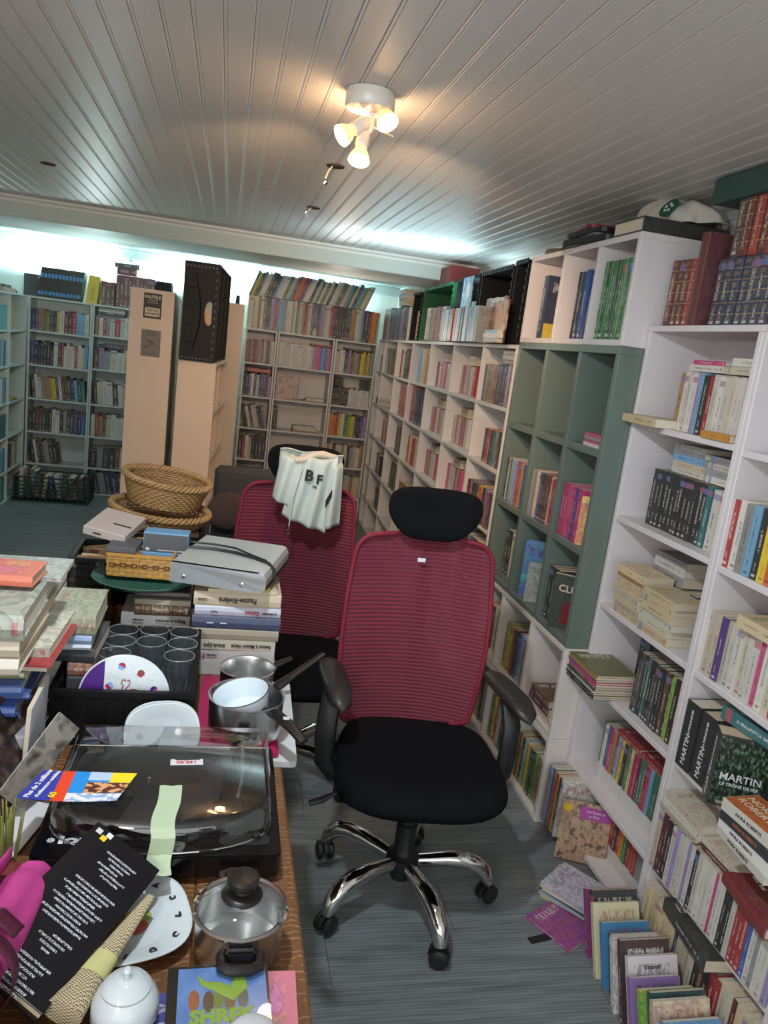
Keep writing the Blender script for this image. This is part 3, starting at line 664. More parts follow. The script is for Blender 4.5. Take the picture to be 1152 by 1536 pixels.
for a in (TX0 + .06, TX1 - .07):
    for b in (TY0 + 0.08, 1.3, TY1 - 0.1): bx('leg', OAK, a - .03, a + .03, b - .03, b + .03, 0, 0.64, t, bevel=.003)
TOPZ = TZ + 0.0005
t = thing('table', 'second brown table behind, carrying the wicker baskets and black crates', 'table', (0, 0, 0))
for i in range(4): bx('tabletop_board', OAK, -0.87 + .21 * i, -0.661 + .21 * i, 2.28, 2.72, TZ - 0.028, TZ, t)
for a in (-.82, -.08):
    for b in (2.33, 2.67): bx('leg', OAK, a - .025, a + .025, b - .025, b + .025, 0, TZ - .028, t, bevel=.003)

BLKGL = mat('gloss_black', '0d0d0f', 0.12, var=0.05); BLKM = mat('matt_black', '18181a', 0.5, var=0.08); CER = mat('white_ceramic', 'c3ccd1', 0.12, var=0.02, coat=0.3)
PAPER = mat('white_paper', 'c4c5c8', 0.7, var=0.03); INKB = mat('black_ink', '1a1a1e', 0.7); INKR = mat('red_ink', 'b03040', 0.7); WHT = mat('white_print', 'd8dade', 0.6)
# turntable
tt = thing('turntable', 'black record player under a clear rounded acrylic lid', 'turntable', (-0.04, 1.25, TOPZ), math.radians(-0.5))
def rrect(x0, x1, y0, y1, r, n=5):
    p = []
    for cx, cy, a0 in ((x1 - r, y1 - r, 0), (x0 + r, y1 - r, 90), (x0 + r, y0 + r, 180), (x1 - r, y0 + r, 270)):
        for i in range(n + 1): a = math.radians(a0 + 90 * i / n); p.append((cx + r * math.cos(a), cy + r * math.sin(a)))
    return p
G().prism(rrect(-.19, .19, -.172, .168, .014), 0.008, 0.047).ob('plinth', BLKGL, tt, bevel=0.003)
for a in (-.16, .16):
    for b in (-.14, .14): G().lathe([(0, 0), (.014, 0), (.016, .008), (0, .008)], 12).ob('foot', BLKM, tt, (a, b, 0))
M0 = (-0.035, 0.02)
pl = G().lathe([(0, .047), (.128, .047), (.13, .05), (.13, .056), (.126, .058), (0, .058)], 48).ob('platter', BLKM, tt, (M0[0], M0[1], 0), smooth=True)
G().lathe([(0, .058), (.004, .058), (.003, .066), (0, .067)], 10).ob('spindle', CHROME, pl)
g = G().lathe([(0, .047), (.02, .047), (.02, .06), (.016, .066), (0, .066)], 18); g.ob('tonearm_base', BLKM, tt, (.128, .1, 0), smooth=True)
G().tube([(.128, .13, .075), (.128, .07, .075), (.126, 0, .072), (.118, -.05, .068)], .0035, 8).ob('tonearm', STEEL, tt, smooth=True)
G().box(-.009, .009, -.016, .014, 0, .009).ob('headshell', BLKM, tt, (.116, -.062, .062), bevel=.002); G().lathe([(0, 0), (.012, 0), (.012, .02), (0, .02)], 14, M=Matrix.Rotation(PI / 2, 4, 'X')).ob('counterweight', BLKM, tt, (.128, .15, .075), smooth=True)
for i, (a, b) in enumerate(((.15, -.128), (.165, -.11))): G().lathe([(0, .047), (.007, .047), (.0065, .057), (0, .058)], 12).ob('control_knob', BLKM, tt, (a, b, 0))
G().prism(rrect(.09, .172, -.145, -.115, .012), .0472, .0482).ob('control_panel', BLKM, tt)
text('ion', 0.026, WHT, tt, (-0.13, -0.128, .0478), (0, 0, 0), sx=1.5, bold=0.0012, extrude=0.0002)
for i in range(4): G().box(-.006, .006, -.0009, .0009, 0, .0005).ob('logo_ray', WHT, tt, (-.166, -.128, .0475), (0, 0, i * PI / 4))
def lid_outline(o=0.0, n=18):
    p = [(.176 - o, .155 - o), (-.176 + o, .155 - o)]
    p += [(-.176 + o, -.075)]
    for i in range(1, n):
        a = PI * i / n; p.append((-(.176 - o) * math.cos(a), -.075 - (.092 - o) * math.sin(a) ** .8))
    p += [(.176 - o, -.075)]
    return p
g = G(); lo = lid_outline(); li = lid_outline(.014); n = len(lo)
vs = [(p[0], p[1], .05) for p in lo] + [(p[0], p[1], .085) for p in lo] + [(p[0] * .5 + q[0] * .5, p[1] * .5 + q[1] * .5, .097) for p, q in zip(lo, li)] + [(q[0], q[1], .1) for q in li]
fs = [(r * n + i, r * n + (i + 1) % n, (r + 1) * n + (i + 1) % n, (r + 1) * n + i) for r in range(3) for i in range(n)] + [tuple(3 * n + i for i in range(n))]
g.add(vs, fs); lid = g.ob('acrylic_lid', ACRYL, tt, smooth=True, ang=50)
G().tube([(p[0], p[1], .05) for p in lo], .0016, 6, closed=True).ob('lid_rim', clear('acrylic_edge', (.75, .75, .75), 1.2, .1, .25), lid)
for a in (-.13, .13):
    h = G().box(-.016, .016, -.012, .012, 0, .03).ob('hinge', BLKM, tt, (a, .162, .055), bevel=.003); G().box(-.008, .008, -.001, 0, .012, .022).ob('hinge_tab', STEEL, h, (0, -.012, 0))
# price label and tape on the lid
pc = G().box(-.028, .028, -.0095, .0095, 0, .0006).ob('price_label', PAPER, None, (-0.012, 1.262, TOPZ + .1012), (0, 0, math.radians(2)))
tag(pc, 'small white price label handwritten in red on the record player lid', 'price label')
text('149,90', 0.013, INKR, pc, (0, 0.0, .0009), (0, 0, PI), extrude=.0001, bold=.0004); G().box(-.02, .022, -.0012, .0012, .0006, .001).ob('label_strip', INKB, pc, (0, .0075, 0))
TAPE = mat('green_masking_tape', 'a9b99a', 0.75, var=0.06, bump=.3, bscale=120)
g = G(); ps = [(0, .095), (0, 0.03), (.0, -.03), (-.004, -.062), (-.02, -.082), (-.05, -.09)]
def tp(u, v):
    pth = [(0.05, .1015), (0.0, .1015), (-.03, .1012), (-.062, .0985), (-.072, .088), (-.0745, .062), (-.088, .0505), (-.104, .0488)]
    f = v * 7; i = min(6, int(f)); a = f - i; y = sp(pth[i][0], pth[i + 1][0], a); z = sp(pth[i][1], pth[i + 1][1], a)
    return Vector((sp(-.017, .019, u) - .10 * (0.05 - y) * .35 + .002 * math.sin(v * 14), y, z + .0008 * math.sin(u * 9 + v * 11) + .0006))
g.grid(tp, 8, 28); tag(g.ob('masking_tape', TAPE, None, (-0.035, 1.137, TOPZ + .0006), smooth=True, solid=.0004), 'strip of pale green masking tape stuck down the lid front', 'tape')
# flyer
def fly_mat():
    k = NB('flyer_print'); co = k.coord(); s = k.n('ShaderNodeSeparateXYZ'); k.nt.links.new(co, s.inputs[0]); x, y = s.outputs[0], s.outputs[1]
    LT = lambda a, b: k.ma('LESS_THAN', a, b); GT = lambda a, b: k.ma('GREATER_THAN', a, b); MU = lambda a, b: k.ma('MULTIPLY', a, b)
    c = k.mix(LT(x, -.03), (0.02, .25, .65, 1), (.04, .05, .35, 1)); c = k.mix(MU(GT(x, -.034), LT(x, -.014)), c, (.75, .06, .02, 1))
    n = k.noise(k.mapv(co, (60, 90, 1)), 1, 2); c = k.mix(MU(MU(GT(x, .01), LT(y, .012)), GT(y, -.02)), c, k.mix(GT(n, .5), (.7, .35, .15, 1), (.1, .03, .02, 1)))
    st = k.ma('FRACT', MU(x, 110)); c = k.mix(MU(GT(x, -.014), LT(y, -.02)), c, k.mix(GT(n, .52), (.7, .72, .78, 1), (.3, .4, .6, 1)))
    c = k.mix(MU(GT(x, .045), GT(y, .012)), c, (.85, .65, .02, 1)); c = k.mix(MU(MU(GT(x, .01), LT(x, .045)), GT(y, .018)), c, (.45, .55, .8, 1))
    k.nt.links.new(c, k.b.inputs['Base Color']); k.b.inputs['Roughness'].default_value = .35; return k.m
fy = G().grid(lambda u, v: Vector(((u - .5) * .15 + .018 * (v - .5), (v - .5) * .085, .004 * (2 * u - 1) ** 2 * (1 - v) + .0006)), 12, 6).ob('flyer', fly_mat(), None, (-0.178, 1.182, TOPZ + .1035), (0, 0, math.radians(-3)), smooth=True, solid=.0005)
tag(fy, 'blue, red and yellow printed leaflet lying on the lid at its left corner', 'flyer')
text('Plus de 2 millions', .0115, WHT, fy, (-.062, 0, .0045), (0, 0, math.radians(78)), extrude=.0001, bold=.0004); text("d'utilisateurs satisfaits", .0088, WHT, fy, (-.048, 0, .004), (0, 0, math.radians(78)), extrude=.0001, bold=.0003)
YEL = mat('yellow_print', 'e8c21c', .6); text('60', .015, YEL, fy, (-.033, -.03, .0035), (0, 0, math.radians(78)), extrude=.0001, bold=.0006)

# lidded pot
GLOSSB = mat('black_bakelite', '1a1615', .3, var=.05)
pt = thing('cooking_pot', 'small steel cooking pot with a glass lid and black knob', 'pot', (0.08, 0.94, TOPZ))
G().lathe([(0, 0), (.052, 0), (.058, .004), (.06, .012), (.061, .062), (.0635, .066), (.0595, .066), (.0585, .012), (.05, .004), (0, .004)], 48).ob('pot_body', STEEL, pt, smooth=True)
ld = G().lathe([(.0595, .0685), (.05, .0765), (.035, .083), (.018, .087), (0, .088)], 40).ob('glass_lid', clear('lid_glass', (.86, .9, .9), .9, .03, .08), pt, smooth=True)
G().lathe([(.0615, .066), (.066, .067), (.0665, .0695), (.063, .0715), (.059, .069), (.0615, .066)], 48).ob('lid_band', CHROME, ld, smooth=True)
kn = G().lathe([(0, .0875), (.028, .0875), (.029, .090), (.024, .094), (.014, .097), (.013, .102), (.02, .106), (.0225, .111), (.0225, .116), (.019, .1195), (0, .121)], 32).ob('knob', GLOSSB, pt, smooth=True)
for s in (-1, 1):
    h = G().tube([(-.022, s * .06, .05), (-.026, s * .07, .052), (-.024, s * .088, .052), (-.012, s * .094, .052), (.012, s * .094, .052), (.024, s * .088, .052), (.026, s * .07, .052), (.022, s * .06, .05)], [.006, .007, .0075, .0075, .0075, .0075, .007, .006], 10).ob('side_handle', GLOSSB, pt, smooth=True)
    G().box(-.02, .02, -.006, .006, .04, .058).ob('handle_mount', GLOSSB, h, (0, s * .0665, 0), bevel=.003)

# clock plate
def plate_shape(a, n, prof, seg=64, k=3.0):
    g = G(); vs = []; fs = []; m = len(prof)
    for i in range(seg):
        th = 2 * PI * i / seg; r = super_r(th, a, a, k)
        for f, z in prof: vs.append((math.cos(th) * r * f, math.sin(th) * r * f, z))
    for i in range(seg):
        j = (i + 1) % seg
        for q in range(m - 1): fs.append((i * m + q, j * m + q, j * m + q + 1, i * m + q + 1))
    g.add(vs, fs); return g
PLP = [(0.001, .004), (.55, .004), (.62, .007), (.97, .0165), (1.0, .018), (.99, .0195), (.95, .0185), (.62, .0095), (.54, .0065), (0.001, .0065)]
cp = thing('clock_plate', 'white square-round clock plate with fruit picture and black numerals', 'plate', (-0.075, 0.985, TOPZ + .003), math.radians(14))
plate_shape(.088, 0, PLP, k=2.8).ob('dish', CER, cp, smooth=True, ang=180)
for i, s in enumerate(['12', '1', '2', '3', '4', '5', '6', '7', '8', '9', '10', '11']):
    a = PI / 2 - i * PI / 6 + 0.35; r = super_r(a, .088, .088, 2.8) * .82
    text(s, .023, INKB, cp, (r * math.cos(a), r * math.sin(a), .0152), (0, 0, a - PI / 2), name='numeral', extrude=.0004, bold=.0004)
for k_, (c_, x, y, sx_, sy_) in enumerate((('96a860', .012, .008, .024, .015), ('b5564a', .012, -.012, .017, .012), ('7c5a34', -.015, .0, .022, .017))):
    G().lathe([(0, .0009), (1, 0), (1, -.0003)], 20).ob('painted_fruit', mat('fruit_glaze%d' % k_, c_, .15, var=.3, scale=40), cp, (x, y, .0075 + k_ * .0003), scale=None) if False else ob('painted_fruit', G().lathe([(0, .0009), (1, 0.0002)], 20).mesh('painted_fruit', mat('fruit_glaze%d' % k_, c_, .15, var=.3, scale=40)), cp, (x, y, .0068 + k_ * .0003), (0, 0, .4 * k_), (sx_, sy_, 1))
# sugar bowl
sb = thing('sugar_bowl', 'round white china sugar bowl with a knobbed lid', 'bowl', (-0.058, 0.817, TOPZ))
G().lathe([(0, 0), (.02, 0), (.024, .003), (.034, .014), (.0405, .03), (.0395, .046), (.034, .058), (.0295, .0635), (0, .0635)], 40).ob('bowl_body', CER, sb, smooth=True)
G().lathe([(.0285, .0638), (.029, .066), (.024, .072), (.014, .077), (.006, .0788), (.0035, .081), (.0045, .085), (.0055, .088), (.0035, .091), (0, .0915)], 36).ob('bowl_lid', CER, sb, smooth=True)
# stack near the front edge
def lie(u_x, u_y, z, h, d, tk, rz, code, label, kind='h', style=1.0, group=None, flip=0, tilt=(0, 0), col=None):
    """book lying centred on a spot; spine on its -y side when rz = 0"""
    M = Matrix.Translation((u_x, u_y, z)) @ Matrix.Rotation(math.radians(rz), 4, 'Z') @ Matrix.Rotation(math.radians(tilt[0]), 4, 'X') @ Matrix.Rotation(math.radians(tilt[1]), 4, 'Y') @ Matrix.Translation((h / 2, -d / 2, 0)) @ TY
    return book(M, (tk, d, h), code, label, kind, style, group, col)
lie(0.045, 0.795, TOPZ, .16, .13, .014, 4, 'U', 'violet-blue book at the bottom of the pile below the disc case', col='3b3f9a')
lie(0.092, 0.797, TOPZ + .0145, .118, .135, .018, -2, 'P', 'pink book under the disc case at the table edge', col='c06a7c')
dc = thing('disc_case', 'clear disc case with a blue and green film cover at table edge', 'disc case', (0.053, 0.8, TOPZ + .0335), math.radians(1))
G().prism(rrect(-.063, .063, -.0665, .0665, .003), 0, .010).ob('case_tray', BLKGL, dc)
def disc_mat():
    k = NB('disc_cover_print'); co = k.coord(); s = k.n('ShaderNodeSeparateXYZ'); k.nt.links.new(co, s.inputs[0]); x, y = s.outputs[0], s.outputs[1]
    n = k.noise(k.mapv(co, (40, 25, 1)), 1, 4); c = k.mix(n, (.03, .12, .5, 1), (.3, .5, .85, 1))
    n2 = k.noise(k.mapv(co, (25, 60, 1)), 1, 3); hill = k.ma('LESS_THAN', k.ma('ADD', y, k.ma('MULTIPLY', n2, .04)), -.018)
    c = k.mix(hill, c, k.mix(n2, (.08, .2, .02, 1), (.35, .4, .05, 1))); k.nt.links.new(c, k.b.inputs['Base Color']); k.b.inputs['Roughness'].default_value = .2; return k.m
G().box(-.05, .06, -.062, .062, .0101, .0106).ob('cover_print', disc_mat(), dc)
GRN = mat('lime_print', '8aa838', .5); ob('green_shape', G().tube([(-.026, .048, 0), (-.018, .036, 0), (0, .03, 0), (.018, .018, 0), (.026, .03, 0), (.026, .045, 0), (.012, .05, 0)], [.001, .004, .008, .010, .011, .008, .002], 10, flat=.06).mesh('green_shape', GRN), dc, (0, 0, .0112))
for i, (x, c_) in enumerate(((-.03, 'b06a3a'), (-.012, '6a5036'), (.0, '7d8a3c'), (.014, '8a6a48'), (.03, '6c6a66'))): ob('print_figure', G().lathe([(0, .0004), (1, 0)], 12).mesh('print_figure', mat('print_figure_%d' % i, c_, .5)), dc, (x, .012 - .003 * (i % 2), .0108), scale=(.007, .016, 1))
text('SHREK', .026, GRN, dc, (.004, -.014, .0112), bold=.0014, extrude=.0002)
G().prism(rrect(-.063, .063, -.0665, .0665, .003), .0112, .0128).ob('clear_cover', GLASS, dc)
wn = G().lathe([(.0001, .016), (.012, .0145), (.024, .009), (.032, .0), (.031, -.001), (.022, .006), (.0001, .012)], 24).ob('paper_tissue', PAPER, None, (0.092, 0.752, TOPZ + .0485), smooth=True, ang=180)
tag(wn, 'white paper tissue resting on the corner of the disc case', 'tissue')
# ---------------- crates, glasses, pans, stacks on the table ----------------
def crate_wall(w, h, m, slats=3, ribs=8, hole=True, solidp=False):
    g = G(); t = .006; q = .012
    g.box(-w / 2, w / 2, -t, t, h - q, h); g.box(-w / 2, w / 2, -t * .8, t * .8, 0, q)
    for x in (-w / 2 + q / 2, w / 2 - q / 2): g.box(x - q / 2, x + q / 2, -t, t, q, h - q)
    hw = min(.045, w * .22); hz0, hz1 = h * .55, h * .55 + min(.035, h * .22)
    if solidp and not hole: g.box(-w / 2 + q, w / 2 - q, -t * .35, t * .35, q, h - q)
    elif solidp:
        for a, b, c, d in (((-w / 2 + q), -hw, q, h - q), (hw, w / 2 - q, q, h - q), (-hw, hw, q, hz0), (-hw, hw, hz1, h - q)): g.box(a, b, -t * .35, t * .35, c, d)
    else:
        for i in range(1, slats + 1):
            z = q + (h - 2 * q) * i / (slats + 1)
            if hole and hz0 - .006 < z < hz1 + .006:
                g.box(-w / 2 + q, -hw, -t * .5, t * .5, z - .005, z + .005); g.box(hw, w / 2 - q, -t * .5, t * .5, z - .005, z + .005)
            else: g.box(-w / 2 + q, w / 2 - q, -t * .5, t * .5, z - .0055, z + .0055)
    for i in range(1, ribs):
        x = -w / 2 + w * i / ribs
        if hole and abs(x) < hw + .005: g.box(x - .003, x + .003, -t * .9, t * .9, q, hz0)
        else: g.box(x - .003, x + .003, -t * .9, t * .9, q, h - q)
    if hole:
        g.box(-hw - .004, hw + .004, -t, t, hz0 - .005, hz0); g.box(-hw - .004, hw + .004, -t, t, hz1, hz1 + .005)
    return g.mesh('crate_wall', m)
def crate(label, w, d, h, m, loc, rz=0, rot=None, slats=3, ribs=8, group=None, solidp=False, hole=True, r2=None):
    t = thing('plastic_crate', label, 'crate', loc, math.radians(rz), group, rot)
    a = crate_wall(w, h, m, slats, ribs, hole, solidp); b = crate_wall(d - .014, h, m, slats, r2 or max(3, round(ribs * d / w)), hole, solidp)
    ob('crate_wall', a, t, (0, -d / 2 + .006, 0)); ob('crate_wall', a, t, (0, d / 2 - .006, 0))
    ob('crate_wall', b, t, (-w / 2 + .006, 0, 0), (0, 0, PI / 2)); ob('crate_wall', b, t, (w / 2 - .006, 0, 0), (0, 0, PI / 2))
    g = G(); n = 6
    g.box(-w / 2 + .01, w / 2 - .01, -d / 2 + .01, d / 2 - .01, 0, .003)
    for i in range(1, n): g.box(-w / 2 + .01 + (w - .02) * i / n - .004, -w / 2 + .01 + (w - .02) * i / n + .004, -d / 2 + .01, d / 2 - .01, .003, .006)
    g.ob('crate_floor', m, t); return t
CRB = mat('black_crate_plastic', '08080a', .55, spec=.3, var=.1); CRG = mat('green_crate_plastic', '155c38', .42, var=.1); CRD = mat('dark_green_crate_plastic', '0f3526', .5, var=.1)
k1 = crate('black plastic crate behind the record player, holding drinking glasses', .285, .365, .118, CRB, (-0.150, 1.676, TOPZ), solidp=True, slats=2, hole=False)
G().box(-.018, .018, -.001, 0, 0, .013).ob('label_plate', PAPER, k1, (-.105, -.1835, .018)); text('ECO', .012, mat('green_ink', '2c6a58', .6), k1, (-.105, -.185, .0245), (PI / 2, 0, 0), extrude=.0002, bold=.0004)
# glasses
g = G(); g.lathe([(0, .006), (.024, .006), (.0265, .03), (.0325, .062), (.034, .1), (.0352, .1), (.034, .06), (.0285, .028), (.026, 0), (0, 0)], 20)
TUM = clear('crystal', (.88, .9, .92), 1.2, .05, .07, dif=.022)  # slight white diffuse stands in for light caught by the facets
GL1 = g.mesh('glass', TUM, smooth=True, ang=20)
gl = [((176, 941), 'crystal tumbler at the back left of the black crate'), ((222, 949), 'crystal tumbler in the middle of the back row in the crate'), ((267, 947), 'crystal tumbler at the back right corner of the crate'), ((143, 980), 'crystal tumbler at the left, nearest the book pile'),
      ((184, 972), 'crystal tumbler with a small white sticker, behind the cake plate'), ((216, 970), 'crystal tumbler in the centre of the crate'), ((254, 964), 'crystal tumbler second from the right edge of the crate'), ((243, 985), 'crystal tumbler nearest the right end of the cake plate')]
RIMG = clear('crystal_edge', (.8, .82, .84), .8, .08, .45, dif=.25)  # whitened edge material: the caught light on rims and cuts is painted in
rimm = G().tube([(.0346 * math.cos(a), .0346 * math.sin(a), .1) for a in [i * PI / 16 for i in range(32)]], .0008, 5, closed=True).mesh('rim', RIMG, smooth=True)
cg = G()
for q in range(10):
    a = q * PI / 5; cg.tube([(.0275 * math.cos(a), .0275 * math.sin(a), .006), (.0305 * math.cos(a + .15), .0305 * math.sin(a + .15), .034), (.0332 * math.cos(a + .3), .0332 * math.sin(a + .3), .062)], .0006, 4); cg.tube([(.0275 * math.cos(a), .0275 * math.sin(a), .006), (.0305 * math.cos(a - .15), .0305 * math.sin(a - .15), .034), (.0332 * math.cos(a - .3), .0332 * math.sin(a - .3), .062)], .0006, 4)
cutm = cg.mesh('cut_pattern', RIMG)
for i, (p, lb) in enumerate(gl):
    gx, gy = [(-.187, 1.806), (-.117, 1.812), (-.047, 1.806), (-.189, 1.665), (-.186, 1.735), (-.117, 1.738), (-.047, 1.734), (-.05, 1.662)][i]; o = ob('drinking_glass', GL1, None, (gx, gy, TOPZ + .0065), (0, 0, i), (.97, .97, 1.22)); tag(o, lb, 'glass', 'crystal tumblers in the black crate')
    ob('rim', rimm, o); stuff(ob('cut_pattern', cutm, o))
    if i == 4: G().box(-.006, .006, -.0005, .0005, 0, .009).ob('price_sticker', PAPER, o, (0, -.0352, .07), (0, 0, 0)).rotation_euler = (0, 0, -4)
# cake plate with cupcakes
ck = thing('cake_plate', 'round cake plate with cupcake pictures and a purple edge, standing upright', 'plate', (-0.15, 1.522, TOPZ + .0935), rot=(math.radians(84), 0, 0))
G().lathe([(0, -.003), (.088, -.003), (.0905, 0), (.088, .001), (0, .0005)], 56).ob('plate_disc', CER, ck, smooth=True)
PUR = mat('purple_glaze', '4a2076', .3)
g = G(); p = [(.0875 * math.cos(a), .0875 * math.sin(a)) for a in [math.radians(118 + 124 * i / 20) for i in range(21)]]; g.prism(p, .001, .0016); g.ob('purple_segment', PUR, ck)
CU1, CU2, CU3 = mat('cupcake_red', 'a32448', .4), mat('cupcake_blue', '7fa0d8', .4), mat('cupcake_brown', '7a4a30', .4)
for i, (x, y, r, m1, m2) in enumerate(((-.008, .066, -.5, CU2, CU1), (.03, .052, -.6, CU1, CU3), (-.03, .024, -.9, CU1, CU2), (.058, .018, .5, mat('cupcake_pink', 'c86aa8', .4), PUR), (.018, .004, 0, CU3, CU1))):
    c = thing('cup', '', '', (x, y, .0012)); del c['label'], c['category']; bpy.data.objects.remove(c)
    sc = 2.0 if i == 4 else 1.0
    a = G(); a.prism([(-.005, -.007), (.005, -.007), (.007, 0), (-.007, 0)], 0, .0005); o = a.ob('cupcake_picture', m1, ck, (x, y, .0012), (0, 0, r)); o.scale = (sc, sc, 1)
    ob('icing', G().prism([(.0075 * math.cos(q), .0075 * math.sin(q)) for q in [PI * j / 8 for j in range(9)]], 0, .0006).mesh('icing', m2), o)
sg = G()
for s_, x0 in ((1, 0), (-.6, .006)): sg.tube([(x0 + s_ * (.012 * math.cos(a) * a / 6), .034 + .012 * math.sin(a) * a / 6, .0014) for a in [i * .4 for i in range(12)]] + [(-.012, .0, .0014)], .0009, 5)
sg.ob('swirl_line', CU1, ck)
g = G()
for i in range(60):
    x, y = rnd.uniform(-.035, .08), rnd.uniform(-.02, .082)
    if x * x + y * y < .0066: g.prism([(x + .0008 * math.cos(q), y + .0008 * math.sin(q)) for q in (0, 1.57, 3.14, 4.71)], .0011, .0014)
stuff(g.ob('printed_dots', CU3, ck))
# white plates leaning on the crate
for i in range(2):
    c = thing('side_plate', ['white rounded dinner plate leaning against the black crate, rear one', 'white rounded dinner plate leaning in front, behind the record player'][i], 'plate', (-0.066, 1.462 - .009 * i, TOPZ + .052), rot=(math.radians(62), 0, math.radians(-4 + 7 * i)), group='white plates behind the record player')
    o = plate_shape(.07, 0, [(0.001, .002), (.5, .002), (.58, .005), (.95, .012), (1, .0135), (.985, .0148), (.94, .0135), (.58, .007), (.5, .0042), (0.001, .0042)], k=2.5).ob('dish', CER, c, smooth=True, ang=180); o.scale = (1.05, .84, 1); o.rotation_euler.z = .1
# white box and pink album under the pans
wb = G().prism(rrect(-.095, .1, -.19, .18, .01), 0, .014).ob('flat_box', PAPER, None, (.112, 1.607, TOPZ), (0, 0, math.radians(-2)), bevel=.001); tag(wb, 'flat white card box sticking out under the pink album at table edge', 'box')
MAG = mat('magenta_cover', 'a8144e', .35, var=.08)
al = G().prism(rrect(-.085, .085, -.185, .175, .008), 0, .010).ob('photo_album', MAG, None, (.086, 1.612, TOPZ + .0145), (0, 0, math.radians(-1)), bevel=.001); tag(al, 'magenta pink album lying under the saucepans', 'album')
ENAM = mat('white_enamel', 'd5e0e8', .15, var=.02); ZP = TOPZ + .025
def handle(t, pts, r, m=GLOSSB, flat=.6, name='pan_handle'): return G().tube(pts, r, 10, flat=flat).ob(name, m, t, smooth=True)
def rel(t, w): return Vector(w) - t.location
p1 = thing('saucepan', 'steel saucepan with black handle, nearest of the pans on the album', 'pan', (.098, 1.508, ZP))
G().lathe([(0, 0), (.066, 0), (.074, .005), (.076, .014), (.0775, .086), (.0805, .089), (.0775, .089), (.0745, .086), (.073, .014), (.066, .004), (0, .004)], 48).ob('pan_body', STEEL, p1, smooth=True)
a, b = rel(p1, atz(396, 1066, .845)), rel(p1, atz(456, 1113, .84)); handle(p1, [a * .93, a, a.lerp(b, .3) + Vector((0, 0, .012)), a.lerp(b, .7) + Vector((0, 0, .01)), b], [.008, .011, .013, .013, .011])
c = a.lerp(b, .55); G().box(-.006, .006, -.005, .005, 0, .002).ob('price_sticker', PAPER, p1, (c.x, c.y, c.z + .019))
p2 = thing('enamel_pan', 'white enamelled pan tilted inside the steel saucepan, long black handle', 'pan', (.096, 1.512, ZP + .045), rot=(math.radians(4), math.radians(-14), 0))
G().lathe([(0, 0), (.046, 0), (.052, .006), (.0585, .048), (.0605, .05), (.0565, .049), (.05, .008), (.045, .003), (0, .003)], 44).ob('pan_body', ENAM, p2, smooth=True)
g = G(); g.lathe([(.0600, .0495), (.0608, .051), (.0575, .051), (.0600, .0495)], 44); g.ob('rim_band', CHROME, p2, smooth=True)
a, b = atz(418, 1028, .885), atz(485, 981, .93); PM2 = (Matrix.Translation(p2.location) @ p2.rotation_euler.to_matrix().to_4x4()).inverted()
handle(p2, [PM2 @ a.lerp(b, -.05), PM2 @ a, PM2 @ a.lerp(b, .3), PM2 @ a.lerp(b, .8), PM2 @ b], [.012, .014, .010, .0085, .008])
p3_ = thing('small_pan', 'smaller steel pan with black handle behind the saucepan', 'pan', (.104, 1.672, ZP))
G().lathe([(0, 0), (.054, 0), (.06, .005), (.062, .075), (.066, .078), (.0615, .078), (.0595, .074), (.057, .006), (.052, .003), (0, .003)], 44).ob('pan_body', STEEL, p3_, smooth=True)
a, b = rel(p3_, atz(412, 998, .86)), rel(p3_, atz(438, 987, .875)); handle(p3_, [a, a.lerp(b, .4), b], [.009, .010, .007])
# right-hand stack: spines to the camera, titles upside down
def tstack(x0, x1, y, z, items, where):
    for it in items:
        c, tk, dx0, dx1, lb, kd = it[:6]; hx = (x1 + dx1) - (x0 + dx0); cx = (x0 + dx0 + x1 + dx1) / 2
        d = it[6] if len(it) > 6 else .155
        M = Matrix.Translation((cx, y + rnd.uniform(-.004, .004), z)) @ Matrix.Rotation(rnd.uniform(-.02, .02), 4, 'Z') @ Matrix.Translation((hx / 2, 0, 0)) @ TY
        o = book(M, (tk - .0005, d, hx), 'W', lb, kd, .9, where, c)
        if len(it) > 7:
            for (s, sz, fx, m_, sx_) in it[7]:
                e = text_mesh(s, sz, m_, extrude=.0003, bold=.0003); f = bpy.data.objects.new('title', e); link(f, o)
                f.matrix_parent_inverse = Matrix.Identity(4)
                Wm = Matrix.Translation((x0 + dx0 + hx * fx, y - .0062, z + tk / 2)) @ Matrix.Rotation(PI / 2, 4, 'X') @ Matrix.Rotation(PI, 4, 'Z') @ Matrix.Diagonal((sx_, 1, 1, 1))
                PM = M @ Matrix.Diagonal((tk - .0005, d, hx, 1)); f.matrix_local = PM.inverted() @ Wm
                # parent scale is not uniform: bake the shape instead
                L = PM.inverted() @ Wm; e.transform(L); f.matrix_local = Matrix.Identity(4)
        z += tk
    return z
INKN = mat('dark_ink', '2a2a30', .7); REDT = mat('script_red', 'a03a44', .6)
